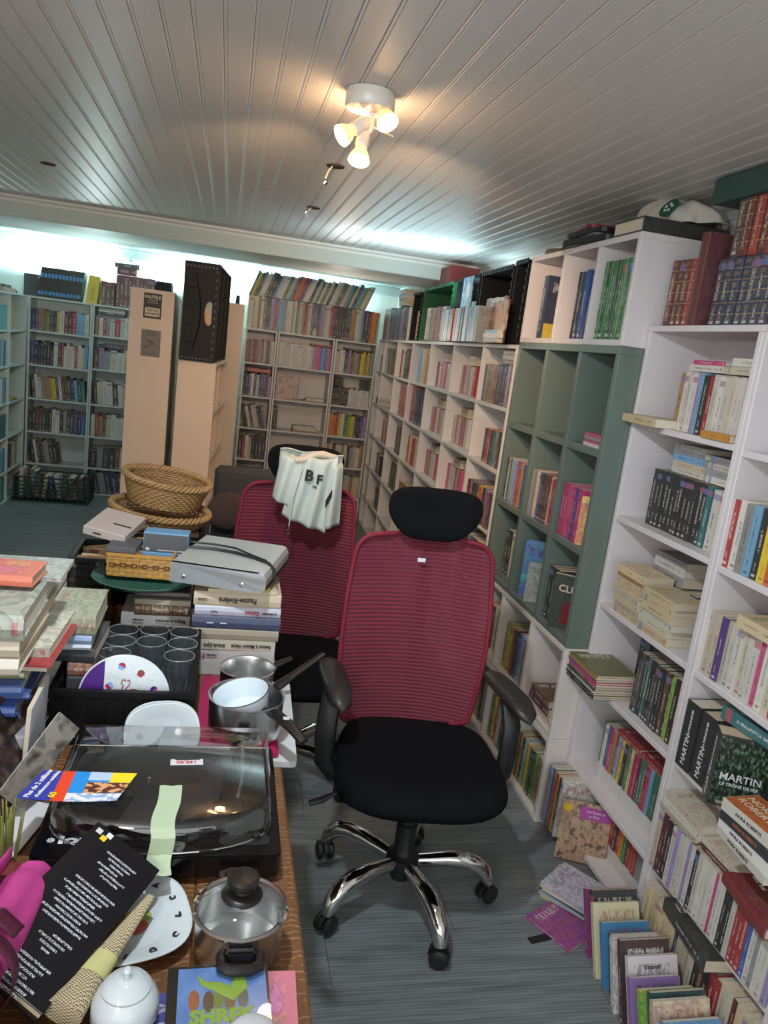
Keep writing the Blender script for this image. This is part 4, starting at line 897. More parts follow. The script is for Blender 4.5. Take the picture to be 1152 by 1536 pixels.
zt = tstack(-.024, .183, 1.852, TOPZ, [
    ('c9c6c2', .038, .008, 0, 'thick white novel at the very bottom of the right stack', 'p', .15), ('cfcac6', .03, .006, -.004, 'white novel with red marks, second from the bottom of the right stack', 'p', .15, [('roman', .01, .2, INKN, 1), ('ET', .016, .08, REDT, 1)]),
    ('c6bdac', .024, .0, -.004, 'cream novel Retour à Maison Haute, low in the stack', 'p', .155, [('Retour à Maison Haute', .0135, .7, INKN, .78), ('Brenda Joyce', .0125, .25, INKN, .8)]),
    ('958a78', .03, -.008, .002, 'plain grey-beige hardcover without title under the navy book', 'h', .16), ('1f2f55', .034, -.008, .004, 'thick navy blue hardcover in the right-hand stack', 'h', .165, [('roman', .006, .35, WHT, 1), ('auteur', .006, .2, WHT, 1)]),
    ('b9bccb', .026, -.004, .002, 'pale lilac-white hardcover with red script title', 'h', .16, [('LE SERMON', .007, .87, INKN, 1), ('Écluse', .014, .66, REDT, 1), ('André', .007, .22, INKN, 1)]),
    ('b5a78e', .037, -.008, .0, 'cream hardcover titled Fausse-Rivière near the top of the stack', 'h', .165, [('Fausse-Rivière', .02, .5, INKN, .8), ('LOUIS', .008, .1, INKN, 1)]),
    ('c4b795', .010, .025, -.012, 'thin cream book just under the yellow one', 'p', .15), ('d8b820', .009, .03, -.03, 'thin yellow book under the silver disc player', 'p', .15, [('MANUEL', .007, .5, REDT, 1)])], 'books in the stack under the disc player')
zl = tstack(-.21, -.04, 1.955, TOPZ, [
    ('b9b4ae', .035, .008, .0, 'thick white book at the bottom of the left stack', 'p', .15), ('a89e9a', .03, .01, 0, 'greyish white book second from bottom of left stack', 'p', .15), ('9c8f88', .02, .006, 0, 'worn greige book third from bottom of left stack', 'p', .15),
    ('a7a2a2', .026, -.002, .0, 'white novel Maigre en dormant in the left stack', 'p', .155, [('Maigre en dormant', .012, .72, INKN, .8), ('Georges', .008, .25, INKN, 1)]),
    ('5c3b22', .03, .03, -.002, 'brown leather hardcover with gilt ribs in the left stack', 'h', .15), ('b0a698', .014, .03, 0, 'slim cream book above the gilt leather one', 'p', .15), ('2c2220', .02, .03, -.004, 'very dark brown book topping the left stack', 'h', .15)], 'books in the stack under the green platter')
for o in bpy.data.objects:
    if o.get('label', '').startswith('brown leather hardcover with gilt ribs in the left'): o.color = (.08, .04, .02, .5)
# disc player with its cable
SIL = mat('silver_painted_metal', 'bcbcba', .35, .25, var=.03); SILF = mat('silver_front', 'c6c9d0', .35, .2, var=.02)
dp = thing('disc_player', 'silver disc player with its black cable laid across the top', 'disc player', (.062, 1.967, zt + .001), math.radians(-15.5))
g = G(); pr = [(-.118, 0), (.098, 0), (.110, .004), (.117, .014), (.117, .034), (.110, .046), (.098, .05), (-.118, .05)]
Mx = Matrix(((1, 0, 0, 0), (0, 0, -1, 0), (0, 1, 0, 0), (0, 0, 0, 1)))
g.prism(pr, -.138, .15, M=Mx); g.ob('casing', SIL, dp, smooth=True, ang=30)
g = G(); g.prism([(a * 1.004, b) for a, b in pr], .138, .15, M=Mx); g.ob('front_panel', SILF, dp, smooth=True, ang=30)
g = G(); g.box(.112, .119, -.13, .14, .006, .016); g.ob('side_slot', BLKM, dp)
for x in (-.085, .06): G().lathe([(0, 0), (.005, 0), (.005, .002), (.0035, .0025), (.002, .001), (0, .001)], 16, M=Matrix.Rotation(PI / 2, 4, 'X')).ob('screw', CHROME, dp, (x, -.151, .018), smooth=True)
cbp = [(-.118, -.02, .055), (-.06, -.005, .0535), (0, -.012, .053), (.06, -.035, .053), (.1, -.06, .052), (.117, -.07, .04), (.122, -.075, .02)]
for dy, dx in ((0, 0), (.012, .004), (.05, -.01)): G().tube([(x + dx, y + dy * (1 - .5 * (x > .05)), z) for x, y, z in cbp], .0024, 6).ob('cable', BLKM, dp, smooth=True)
# green platter and things on it
gp = G(); gp.lathe([(0, 0), (.8, 0), (.96, .012), (1, .016), (.985, .018), (.93, .012), (.78, .004), (0, .004)], 48)
gpm = mat('green_marbled_glass', '3f6a5c', .25, var=.5, scale=40)
o = ob('serving_platter', gp.mesh('serving_platter', [gpm], smooth=True), None, (-.165, 2.03, zl + .0005), (0, 0, -.05), (.135, .12, 1)); tag(o, 'green marbled oval platter lying on the left book stack', 'platter')
BAM = mat('bamboo_weave', 'b98a48', .5, var=.3, scale=60); BAMD = mat('dark_bamboo', '5a3418', .5)
bt = thing('bamboo_tray', 'golden woven bamboo basket with a dark chain pattern', 'basket', (-.172, 2.09, zl + .0195), math.radians(-4))
w, d, h = .165, .17, .056
for (cx, cy, L, rz) in ((0, -d / 2, w, 0), (0, d / 2, w, 0), (-w / 2, 0, d, PI / 2), (w / 2, 0, d, PI / 2)):
    g = G()
    for r in range(5):
        z0 = .002 + r * (h - .004) / 5
        for i in range(10):
            x0 = -L / 2 + L * i / 10; off = .0012 if (i + r) % 2 else -.0012
            g.box(x0 + .0004, x0 + L / 10 - .0004, off - .001, off + .001, z0, z0 + (h - .004) / 5 - .0006)
    wl = stuff(g.ob('woven_side', BAM, bt, (cx, cy, 0), (0, 0, rz)))
    g = G(); g.box(-L / 2 - .002, L / 2 + .002, -.004, .004, h - .004, h + .006)
    g.ob('rim_cane', BAM, bt, (cx, cy, 0), (0, 0, rz), bevel=.002)
    g = G()
    for i in range(6):
        x0 = -L / 2 + L * (i + .25) / 6
        for q in ((x0, x0 + .014, .026, .028), (x0, x0 + .014, .034, .036), (x0, x0 + .002, .026, .036), (x0 + .012, x0 + .014, .026, .036), (x0 + .014, x0 + L / 6, .030, .032)): g.box(q[0], q[1], -.0042, -.0024, q[2], q[3])
    stuff(g.ob('chain_pattern', BAMD, bt, (cx, cy, 0), (0, 0, rz) if rz == 0 else (0, 0, rz)))
bx('tray_bottom', BAM, -w / 2, w / 2, -d / 2, d / 2, -.002, .0015, bt)
BLUEB = mat('sky_blue_card', '6d9cc0', .5, var=.05); GREYB = mat('grey_card', '57585c', .5, var=.05)
def carton(label, w, d, h, loc, rz, m, faces=None, tilt=(0, 0)):
    t = thing('carton', label, 'box', loc, rot=(math.radians(tilt[0]), math.radians(tilt[1]), math.radians(rz)))
    bx('box_body', m, -w / 2, w / 2, -d / 2, d / 2, 0, h, t)
    for nm, mm, b in faces or []: G().box(*b).ob(nm, mm, t)
    return t
zc_ = zl + .0195 + .003
b1 = carton('sky blue small carton lying in the bamboo basket', .13, .07, .05, (-.115, 2.1, zc_), -3, BLUEB, [('green_mark', mat('green_dot', '3e8a5a', .5), (-.045, -.04, -.0356, -.035, .03, .036))])
b2 = carton('grey and blue carton standing on the sky blue one', .118, .055, .054, (-.118, 2.095, zc_ + .0505), -3, BLUEB, [('grey_face', GREYB, (-.057, .057, -.0282, -.0275, .002, .05)), ('label_dot', PAPER, (-.052, -.042, -.0286, -.0282, .004, .012)), ('label_line', PAPER, (-.02, .05, -.0286, -.0282, .005, .0075))])
b3 = carton('dark grey notebook case lying on the basket rim', .075, .10, .016, (-.222, 2.055, zl + .083), -6, GREYB)
b4 = carton('white opened card box tilted on top of the black wrapped crate', .115, .15, .024, (-.262, 2.15, zl + .107), -14, mat('off_white_card', 'b8aaa4', .6), [('dark_logo', INKN, (-.03, -.008, -.0752, -.075, .008, .013)), ('text_line', INKN, (.0, .05, -.02, -.012, .024, .0243))], tilt=(8, 8))
# wrapped black crate with envelopes
k2 = crate('low black crate wrapped in shiny plastic film, full of envelopes', .105, .21, .225, CRB, (-.309, 2.15, TOPZ), slats=5, ribs=4, hole=False, solidp=True)
stuff(G().grid(lambda u, v: Vector((super_r(u * 2 * PI, .058, .111, 8) * math.cos(u * 2 * PI) * (1 + .02 * math.sin(v * 40 + u * 9)), super_r(u * 2 * PI, .058, .111, 8) * math.sin(u * 2 * PI) * (1 + .015 * math.sin(v * 55 + u * 13)), .04 + v * .18)), 48, 24, closeu=True).ob('plastic_film', WRAP, k2, smooth=True, ang=180))
for i in range(9):
    c = ('c09a6a', 'c4552e', 'b08a62', 'd0c0a4', 'a07a50', 'b89468', 'c8b89a', '8a5a3a', 'c0a070')[i]
    o = bx('envelope', mat('kraft_%d' % i, c, .7), -.042, .042, -.0008, .0008, 0, .205, None); o.location = (-.309, 2.075 + i * .018, TOPZ + .007); o.rotation_euler = (.12 * math.sin(i * 2), .1 * math.sin(i * 3), .25 * math.sin(i)); tag(o, f"{['tan', 'orange', 'kraft', 'cream', 'brown', 'tan', 'pale', 'dark brown', 'tan'][i]} envelope, {ORD[i]} from the front in the wrapped crate", 'envelope', 'envelopes in the wrapped crate')
# wicker baskets
WIC = mat('wicker', 'a07c50', .55, var=.35, scale=50)
def wicker(label, loc, rx, ry, h, rot, rows=11, stakes=34, flare=1.25):
    t = thing('wicker_basket', label, 'basket', loc, rot=rot); ws = G(); NP = stakes * 2
    for r in range(rows):
        v = (r + .5) / rows; f = (1 + (flare - 1) * v) / flare
        ws.tube([((rx * f + .003 * (1 if (i + r) % 2 else -1)) * math.cos(2 * PI * i / NP), (ry * f + .003 * (1 if (i + r) % 2 else -1)) * math.sin(2 * PI * i / NP), h * v) for i in range(NP)], h / rows * .52, 5, closed=True)
    stuff(ws.ob('woven_strands', WIC, t, smooth=True, ang=180))
    ss = G()
    for i in range(stakes):
        a = 2 * PI * i / stakes; f0 = 1 / flare; ss.tube([(rx * f0 * math.cos(a), ry * f0 * math.sin(a), 0), (rx * math.cos(a), ry * math.sin(a), h)], .0022, 4)
    stuff(ss.ob('stakes', WIC, t))
    for k_ in range(3):
        b = G(); n = 120
        b.tube([((rx + .007 * math.cos(i * 2 * PI * 18 / n + k_ * 2.09)) * math.cos(2 * PI * i / n), (ry + .007 * math.cos(i * 2 * PI * 18 / n + k_ * 2.09)) * math.sin(2 * PI * i / n), h + .007 * math.sin(i * 2 * PI * 18 / n + k_ * 2.09)) for i in range(n)], .0055, 5, closed=True); b.ob('braid_strand', WIC, t, smooth=True, ang=180)
    G().lathe([(0, 0), (1, 0), (1, .004), (0, .004)], 32).ob('basket_floor', WIC, t).scale = (rx / flare, ry / flare, 1)
    return t
k3 = crate('black crate under the wicker baskets on the rear table', .30, .30, .225, CRB, (-.175, 2.475, TOPZ), slats=4, ribs=8, solidp=True)
bx('box_filling', mat('brown_goods', '5a4030', .8, var=.4, scale=40), -.135, .135, -.135, .135, .01, .222, k3)
wicker('lower flat wicker basket beneath the taller one', (-.17, 2.47, TOPZ + .228), .15, .14, .05, (math.radians(2), math.radians(5), 0), rows=6)
wicker('taller oval wicker basket stacked on the flat one', (-.16, 2.49, TOPZ + .292), .132, .11, .082, (math.radians(4), math.radians(7), 0), rows=11)
# books piled at the left edge of the table
def spile(x1, y0, z, items, group):
    for it in items:
        c, tk, w, d, dx, dy, rz, kd, st, lb = it; tk *= 1.035
        lie(x1 + dx - w / 2, y0 + dy + d / 2, z, w, d, tk - .0006, rz, 'W', lb, kd, st, group, col=c); z += tk
    return z
spile(-.302, 1.30, TOPZ, [
    ('3a4048', .03, .2, .26, -.02, .03, 0, 'h', .9, 'dark grey book at the very bottom of the big left pile'), ('23262a', .028, .21, .26, -.02, .04, 2, 'h', .9, 'black book second from the bottom of the big left pile'), ('8a8f96', .04, .22, .25, .012, .05, -4, 'h', .9, 'thick grey-covered book with white pages, lower part of big left pile'),
    ('1d3a78', .028, .22, .22, -.02, .08, 3, 'h', .9, 'dark blue book fourth from the bottom in the big left pile'), ('23509e', .02, .22, .22, -.01, .06, -3, 'h', .9, 'bright blue book below the slim blue ones in the big left pile'), ('1b3c80', .014, .21, .2, .0, .08, 1, 'h', .9, 'slim blue book in the middle of the big left pile'), ('2553a0', .022, .22, .2, -.012, .06, 2, 'h', .9, 'blue book with white lettering under the landscape cover'),
    ('5e6838', .014, .2, .2, -.01, .09, 3, 'p', .75, 'book with a green landscape cover in the big left pile'), ('c2b8a6', .012, .24, .22, .03, .1, -2, 'p', .9, 'cream book jutting out of the big left pile to the right'), ('a81e26', .006, .24, .22, .04, .09, -3, 'p', .9, 'thin red book jutting out under the cream sketch book'), ('c8bfae', .018, .23, .2, .03, .12, -2, 'p', .75, 'cream book with a small watercolour on the cover, left pile'),
    ('b9b2a6', .028, .24, .26, .0, -.01, 1, 'h', .9, 'white paged book below the two painted art books'), ('b6ab98', .032, .24, .28, .004, .0, -1, 'h', .9, 'lower of the two thick art books in the left pile'), ('8f9a8c', .044, .25, .3, .006, -.01, 1, 'h', .75, 'thick art book with a painted river cover, near the top of pile'), ('a8b0a4', .008, .23, .13, .03, .18, 0, 'p', .75, 'thin painted booklet behind the orange book on the pile'),
    ('c2614a', .02, .22, .1, -.004, .12, -3, 'h', .9, 'orange-red book with a round photo, topmost of the left pile')], 'books in the big left pile')
zz = spile(-.226, 1.60, TOPZ + .0065, [('3a2c24', .045, .05, .2, 0, 0, 0, 'h', .9, 'dark book standing low in the crate under the landscape books'), ('202428', .045, .05, .2, 0, 0, 0, 'h', .9, 'black book in the crate beneath the landscape books'), ('9c5a34', .03, .05, .2, 0, 0, 0, 'h', .75, 'rust and brown photo book in the crate by the glasses')], 'books at the left inside the black crate')
spile(-.228, 1.60, zz + .0005, [('26303c', .03, .1, .17, .01, .0, -3, 'h', .9, 'dark blue book under the white ones behind the big pile'), ('c2ccd8', .014, .1, .17, -.004, -.01, 2, 'h', .9, 'pale blue-white book in the small pile behind'), ('8fa3c8', .018, .1, .17, .0, -.01, 0, 'h', .9, 'light blue book in the small pile behind'), ('a3a184', .042, .1, .18, .006, -.01, 0, 'h', .75, 'thick beige book with a green watercolour cover, small pile top')], 'books in the small pile behind the big one')
lie(-.262, 1.55, TOPZ + .007, .055, .1, .03, 0, 'K', 'black book with teal corner inside the crate, left of the cake plate', 'h', .75, col='1c2424')
lie(-.262, 1.55, TOPZ + .038, .054, .1, .02, 4, 'E', 'small salmon book of verse inside the crate, left of the cake plate', 'p', .75, col='b08a78')
def slab(name, o, e1, e2, tk, m, label, cat, parent=None):
    """flat thing spanned by two edges from a corner"""
    o, e1, e2 = Vector(o), Vector(e1), Vector(e2); l1 = e1.length; x = e1.normalized(); e2 = e2 - x * e2.dot(x); l2 = e2.length; y = e2.normalized(); z = x.cross(y)
    M = Matrix((x, y, z)).transposed().to_4x4(); M.translation = o
    me = G().box(0, l1, 0, l2, -tk, 0).mesh(name, m, bevel=.0006, seg=1); ob_ = bpy.data.objects.new(name, me); COL.objects.link(ob_); ob_.matrix_world = M
    if label: tag(ob_, label, cat)
    return ob_, l1, l2
# black book with white text lying aslant across the record player's front
BKB = mat('black_gloss_cover', '121116', .25, var=.2, scale=6)
A1, A2, A3 = atz(165, 1215, .866), atz(240, 1305, .812), atz(64, 1522, .80); E2 = A1 - A2; E1 = A3 - A2; E2 = E2 - E1 * (E2.dot(E1) / E1.dot(E1)); A1 = A2 + E2
o, l1, l2 = slab('hardcover_book', A1, A3 - A2, A2 - A1, .003, BKB, 'large black book lying aslant, back cover full of white text', 'book')
G().box(.004, l1 - .004, .003, l2 - .002, -.016, -.0031).ob('pages', PAGES, o); G().box(0, l1, 0, l2, -.0195, -.0162).ob('front_cover', BKB, o)
tm = NB('white_text_lines'); co = tm.coord(); s_ = tm.n('ShaderNodeSeparateXYZ'); tm.nt.links.new(co, s_.inputs[0])
tn = tm.ma('GREATER_THAN', tm.noise(tm.mapv(co, (420, 700, 1)), 1, 1), .5)
tm.nt.links.new(tm.mix(tn, c4(srgb('1a1a20')), c4(srgb('c4c8d0'))), tm.b.inputs['Base Color']); TXT = tm.m
blocks = [(.03, l2 * .35, l2 * .8, 6, .0), (.09, l2 * .2, l2 * .85, 10, 0), (.175, l2 * .4, l2 * .8, 4, 0), (.215, l2 * .2, l2 * .8, 7, 0)]
for bi, (x0, y0, y1, n, _) in enumerate(blocks):
    g = G()
    for i in range(n): g.box(x0 + i * .0075, x0 + i * .0075 + .0034, y0 + .008 * ((i * 7 + bi) % 3), y1 - .006 * ((i * 5) % 4), 0, .0003)
    stuff(g.ob('text_lines', TXT, o))
for x, y, m_ in ((.014, l2 * .16, YEL), (.008, l2 * .06, PAPER), (.004, l2 * .2, WHT)): G().box(x, x + .009, y, y + .009, .0, .0004).ob('cover_mark', m_, o)
# woven rolled mat with paper band
wm = NB('cream_weave'); co = wm.coord(); ck_ = wm.n('ShaderNodeTexChecker'); ck_.inputs['Scale'].default_value = 420; wm.nt.links.new(co, ck_.inputs['Vector'])
wm.nt.links.new(wm.mix(ck_.outputs[1], c4(srgb('6e5f48')), c4(srgb('d0c2a0'))), wm.b.inputs['Base Color']); wm.b.inputs['Roughness'].default_value = .8
q0, q1 = atz(226, 1345, .793), atz(92, 1520, .79)
ht = thing('rolled_mat', 'cream woven straw mat rolled to a cone with a yellow paper band', 'mat', q0); dv = q1 - q0
G().tube([dv * f for f in (0, .15, .4, .6, .8, 1.0)], [.006, .009, .014, .018, .022, .027], 20, flat=.62).ob('woven_roll', wm.m, ht, smooth=True)
G().tube([dv * .56, dv * .74], [.0185, .0222], 20, flat=.62, cap=False).ob('paper_band', mat('pale_yellow_paper', 'c2c083', .6), ht, smooth=True)
# pink napkins tied with ribbon
PNK = mat('pink_napkin', 'b83a86', .75, var=.05, bump=.15, bscale=700); RIB = mat('plum_satin_ribbon', '4f1630', .35, var=.15)
nk = thing('napkin_bundle', 'bundle of rolled pink cloth napkins tied with a plum ribbon', 'napkins', (-.262, .835, TOPZ + .03), math.radians(-6))
for i, (x, z, rx_, rz_) in enumerate(((.04, .05, .032, .045), (-.018, .062, .02, .05), (-.05, .045, .02, .045))):
    g = G()
    def np_(u, v, x=x, z=z, rx_=rx_, rz_=rz_, i=i):
        th = u * 2 * PI; y = -.15 + .3 * v; pinch = 1 - .3 * math.exp(-((y + .01) / .035) ** 2); c, s = math.cos(th), math.sin(th)
        r = 1 + .06 * math.sin(5 * th + i) + .03 * math.sin(9 * th + v * 5)
        return Vector((x + rx_ * c * r * pinch, y + .012 * math.sin(th * 2), z + rz_ * s * r * pinch * (1 - .18 * (v > .9))))
    g.grid(np_, 36, 30, closeu=True); n_ = 31
    g.f.append(tuple(q * n_ for q in range(36))); g.mi.append(0); g.f.append(tuple(q * n_ + 30 for q in range(35, -1, -1))); g.mi.append(0)
    g.ob('napkin', PNK, nk, smooth=True, ang=60)
for i in range(5):
    x = -.036 + .012 * i; G().grid(lambda u, v: Vector((x + .0035 * math.sin(v * 9 + i), .02 + .135 * v, .085 + .022 * u + .004 * math.sin(v * 6))), 3, 12).ob('fold', PNK, nk, smooth=True, solid=.002, ang=180)
G().grid(lambda u, v: Vector((.002 + .079 * math.cos(u * 2 * PI), -.01 + (v - .5) * .02 + .006 * math.sin(u * 4 * PI), .055 + .062 * math.sin(u * 2 * PI))), 40, 2, closeu=True).ob('ribbon_loop', RIB, nk, smooth=True, solid=.0012, ang=180)
def rb(pts, w):
    def f(u, v):
        k_ = v * (len(pts) - 1); i = min(len(pts) - 2, int(k_)); p = Vector(pts[i]).lerp(Vector(pts[i + 1]), k_ - i); return p + Vector((0, (u - .5) * w, 0)) + Vector((.3 * (u - .5) * w, 0, 0))
    return G().grid(f, 3, 16).ob('ribbon_tail', RIB, nk, smooth=True, solid=.0012, ang=180)
rb([(0, -.01, .112), (.02, .012, .116), (.045, .03, .108), (.07, .03, .082)], .02); rb([(0, -.01, .112), (.03, -.04, .106), (.055, -.065, .104), (.075, -.075, .085)], .024)
G().lathe([(0, -.007), (.008, -.005), (.010, 0), (.008, .005), (0, .007)], 10).ob('ribbon_knot', RIB, nk, (0, -.01, .12), smooth=True)
# bubble wrap parcel at the bottom edge
BUB = clear('bubble_wrap_film', (.62, .75, .72), 1.0, .15, .22)
bw = thing('wrapped_parcel', 'parcel in greenish bubble wrap at the bottom edge of table', 'parcel', (-.128, .758, TOPZ))
G().lathe([(0, 0), (.03, 0), (.034, .012), (.03, .028), (0, .034)], 24).ob('wrapped_dish', mat('wrapped_contents', '6a7f6a', .5, var=.3, scale=60), bw).scale = (1.5, .9, 1)
def bwp(u, v):
    th = u * 2 * PI; ph = v * PI * .5; r = 1 + .05 * math.sin(7 * th + 5 * v) + .04 * math.sin(23 * th) * math.sin(v * 30)
    return Vector((.06 * math.cos(th) * math.cos(ph) ** .6 * r if v < 1 else 0, .035 * math.sin(th) * math.cos(ph) ** .6 * r if v < 1 else 0, .001 + .046 * math.sin(ph) * r))
G().grid(bwp, 72, 24, closeu=True).ob('bubble_wrap', BUB, bw, smooth=True, ang=40)
# magazines and books leaning between the pile and the record player
def artmat(name, h1, h2, h3, sc=9, hue=0.0):
    k = NB(name); co = k.coord(); n1 = k.noise(k.mapv(co, (sc, sc * 1.4, sc)), 1, 4); n2 = k.noise(k.mapv(co, (sc * 1.7, sc, sc), (4, 2, 1)), 1, 3)
    r = k.n('ShaderNodeValToRGB'); e = r.color_ramp.elements; e[0].position = .38; e[0].color = c4(srgb(h1)); e[1].position = .62; e[1].color = c4(srgb(h3)); m_ = e.new(.5); m_.color = c4(srgb(h2))
    k.nt.links.new(n1, r.inputs[0]); c = k.mix(k.ma('GREATER_THAN', n2, .58), r.outputs[0], c4(srgb(h2))); k.nt.links.new(c, k.b.inputs['Base Color']); k.b.inputs['Roughness'].default_value = .35; return k.m
def leaner(o_, e1, e2, tk, m, label, name='magazine', cat='magazine'):
    b, l1, l2 = slab(name, o_, e1, e2, .0012, m, label, cat); G().box(.0008, l1 - .0008, .0008, l2 - .0008, -tk, -.0013).ob('pages', PAGES if cat == 'book' else PAPER, b); return b
a = atz(32, 1215, .775); b = atz(120, 1093, .862)
leaner(a, b - a, atz(35, 1140, .845) - a, .006, artmat('beach_photo_print', '4a4440', '7a746c', '2a2422', 14), 'grey photo magazine with lilac page edges leaning beside the record player')
a = atz(8, 1235, .77); leaner(a, Vector((.01, .2, .05)), Vector((-.1, .0, .16)), .012, artmat('dark_collage_print', '1a1a20', '3a2c2a', '5a4a42', 30), 'dark magazine with small figures on the cover, at left photo edge', 'magazine')
a = atz(30, 1205, .79) + Vector((-.03, .1, 0)); leaner(a, Vector((.02, .16, .03)), Vector((-.05, .0, .13)), .014, artmat('brown_portrait_print', '2a1c16', '6a4630', '3a2a26', 26), 'brown illustrated book leaning behind the magazines', 'hardcover_book', 'book')
a = atz(22, 1285, .757); b = atz(85, 1208, .757); leaner(a, b - a, Vector((-.1, .06, .01)), .003, PAPER, 'white sheet sticking out under the leaning magazines', 'paper_sheet', 'paper')
a = atz(46, 1160, .86); leaner(Vector((-.29, 1.31, TOPZ + .002)), Vector((0, .14, 0)), Vector((.01, 0, .17)), .008, mat('spiral_book_white', 'b8bcc4', .6), 'white spiral-bound book standing between pile and crate', 'notebook', 'book')
dr = thing('dried_bouquet', 'dried yellow-green stalks above the pink napkins at left edge', 'dried flowers', (-.262, 1.075, TOPZ))
DRY = mat('dried_stalk', '8a8a4a', .8, var=.4, scale=60); DRR = mat('dried_red', '7a2a22', .7)
g = G()
for i in range(26):
    a = i * 2.4; r = .004 + .001 * (i % 12); g.tube([(r * math.cos(a), r * math.sin(a), 0.0), (r * 1.2 * math.cos(a), r * 1.2 * math.sin(a) , .05), (r * 2.2 * math.cos(a) - .005, r * 2 * math.sin(a) + .01, .12 + .002 * (i % 7))], [.0022, .002, .0012], 5)
stuff(g.ob('stalks', DRY, dr)); G().lathe([(0, .02), (.014, .03), (.016, .05), (0, .06)], 10).ob('red_bud', DRR, dr, (0.012, -.018, 0))
# ---------------- ceiling fixture, small ceiling things ----------------
LW = mat('white_enamelled_metal', 'd4cec4', .35, var=.03); BULB = emit('lit_bulb', (1.0, .72, .42), 14.0); BGLS = emit('bulb_reflector_glow', (1.0, .6, .25), 1.3)
cc = atz(557, 138, 2.199)
lt = thing('ceiling_light', 'white ceiling fixture with three lit warm spot bulbs', 'lamp', (cc.x, cc.y, 2.199))
G().lathe([(0, 0), (.058, 0), (.06, -.004), (.06, -.034), (.056, -.04), (0, -.04)], 32).ob('canopy', LW, lt, smooth=True)
def lr(u, v, y): return aty(u, v, y) - lt.location
Yc = cc.y + .02
G().tube([lr(562, 150, Yc), lr(558, 175, Yc), lr(556, 195, Yc), lr(548, 205, Yc)], [.007, .008, .007, .006], 10).ob('stem', LW, lt, smooth=True)
def head(a, b, nm='spot_head'):
    a, b = Vector(a), Vector(b); d = (b - a).normalized(); q = d.to_track_quat('Z', 'Y').to_matrix().to_4x4(); q.translation = a
    h = G().lathe([(0, 0), (.013, 0), (.016, .004), (.0165, .038), (.014, .042), (0, .042)], 20, M=q).ob(nm, LW, lt, smooth=True)
    G().lathe([(.011, .042), (.015, .05), (.024, .068), (.0265, .078), (.0265, .08)], 24, M=q).ob('reflector', BGLS, h, smooth=True)
    G().lathe([(0, .078), (.018, .08), (.0262, .0795)], 24, M=q).ob('bulb_face', BULB, h, smooth=True)
head(lr(568, 150, Yc), lr(582, 186, Yc - .05)); head(lr(550, 183, Yc), lr(513, 203, Yc - .02)); head(lr(546, 200, Yc + .01), lr(539, 236, Yc - .02))
for p, q in (((556, 172), (524, 186)), ((560, 190), (590, 205))): G().tube([lr(*p, Yc), lr(*q, Yc)], .0016, 6).ob('wire_arm', LW, lt)
for i, (u, v, lb) in enumerate(((503, 250, 'brown edged empty lamp hole in the ceiling with a dangling socket'), (470, 312, 'small recessed ceiling hole with loose wires, nearest the beam'), (72, 246, 'empty oval lamp hole in the ceiling at far left'))):
    c = atz(u, v, 2.198); t = thing('ceiling_socket', lb, 'lamp socket', (c.x, c.y, 2.2))
    G().lathe([(0, -.001), (.026, -.001), (.03, -.0035), (.032, -.001)], 24).ob('hole_ring', mat('dark_hole', '3a241a' if i == 0 else '2a2724', .8), t, smooth=True)
    if i < 2:
        G().tube([(-.01, 0, -.002), (-.022, 0, -.02), (-.03, .003, -.045)], .003, 6).ob('wire', LW, t)
        G().lathe([(0, 0), (.008, 0), (.010, .012), (.006, .018), (0, .018)], 10).ob('socket', CHROME, t, (-.034, .004, -.064 if i == 0 else -.03), (0, .5, 0), smooth=True)
t = thing('wall_hook', 'small pale plastic hook under the far ceiling', 'hook', tuple(aty(484 / 2.46, 388, 7.40))); bx('hook_base', LW, -.02, .02, 0, .012, -.03, .0, t); bx('hook_pin', LW, -.006, .006, -.02, 0, -.03, -.02, t)
# notices on the cream cabinet
def on_cab(c, u, v): # front face of cabinet c: local x,z
    o, a = c.location, c.rotation_euler.z; n = Vector((-math.sin(a), math.cos(a), 0)); r = proj_ray(u, v); k_ = (Vector((o.x, o.y, 0)) - Vector((0, 0, CAMH))).dot(n) / r.dot(n)
    p = Vector((0, 0, CAMH)) + r * k_; q = Matrix.Rotation(-a, 3, 'Z') @ (p - o); return q
q = on_cab(c1, 229, 459); NG = mat('notice_dark', '34322e', .6); NCR = mat('notice_cream', 'cbbfa6', .6)
def notice(c, q, w, h, m, label):
    t = thing('notice', label, 'sign', tuple(c.location + Matrix.Rotation(c.rotation_euler.z, 3, 'Z') @ Vector((q.x, -.0012, q.z))), c.rotation_euler.z)
    bx('notice_panel', m, -w / 2, w / 2, -.001, .001, -h / 2, h / 2, t, bevel=0); return t
n1 = notice(c1, q, .098, .138, NG, 'upper notice on cream cabinet, dark card with a cream lower box')
R90 = (PI / 2, 0, 0)
text('INUTILE', .024, NCR, n1, (0, -.0015, .048), R90, bold=.0008); text('DE VISITER', .011, NCR, n1, (0, -.0015, .03), R90); text('CECI EST BIEN', .009, NCR, n1, (0, -.0015, .017), R90)
G().prism(rrect(-.041, .041, -.024, .024, .008), 0, .0006).ob('notice_box', NCR, n1, (0, -.0012, -.034), R90); text('TOUT EST', .0135, INKB, n1, (0, -.0022, -.026), R90, bold=.0004); text('INFORMATISÉ', .012, INKB, n1, (0, -.0022, -.044), R90, bold=.0004)
n2 = notice(c1, on_cab(c1, 226, 515), .106, .150, mat('notice_grey', '77706c', .6), 'lower notice on cream cabinet, grey card with a camera drawing')
text('POUR VOTRE', .009, INKB, n2, (0, -.0015, .06), R90); text('SÉCURITÉ', .009, INKB, n2, (0, -.0015, .048), R90); text('CET ESPACE EST FILMÉ', .006, INKB, n2, (0, -.0015, -.06), R90)
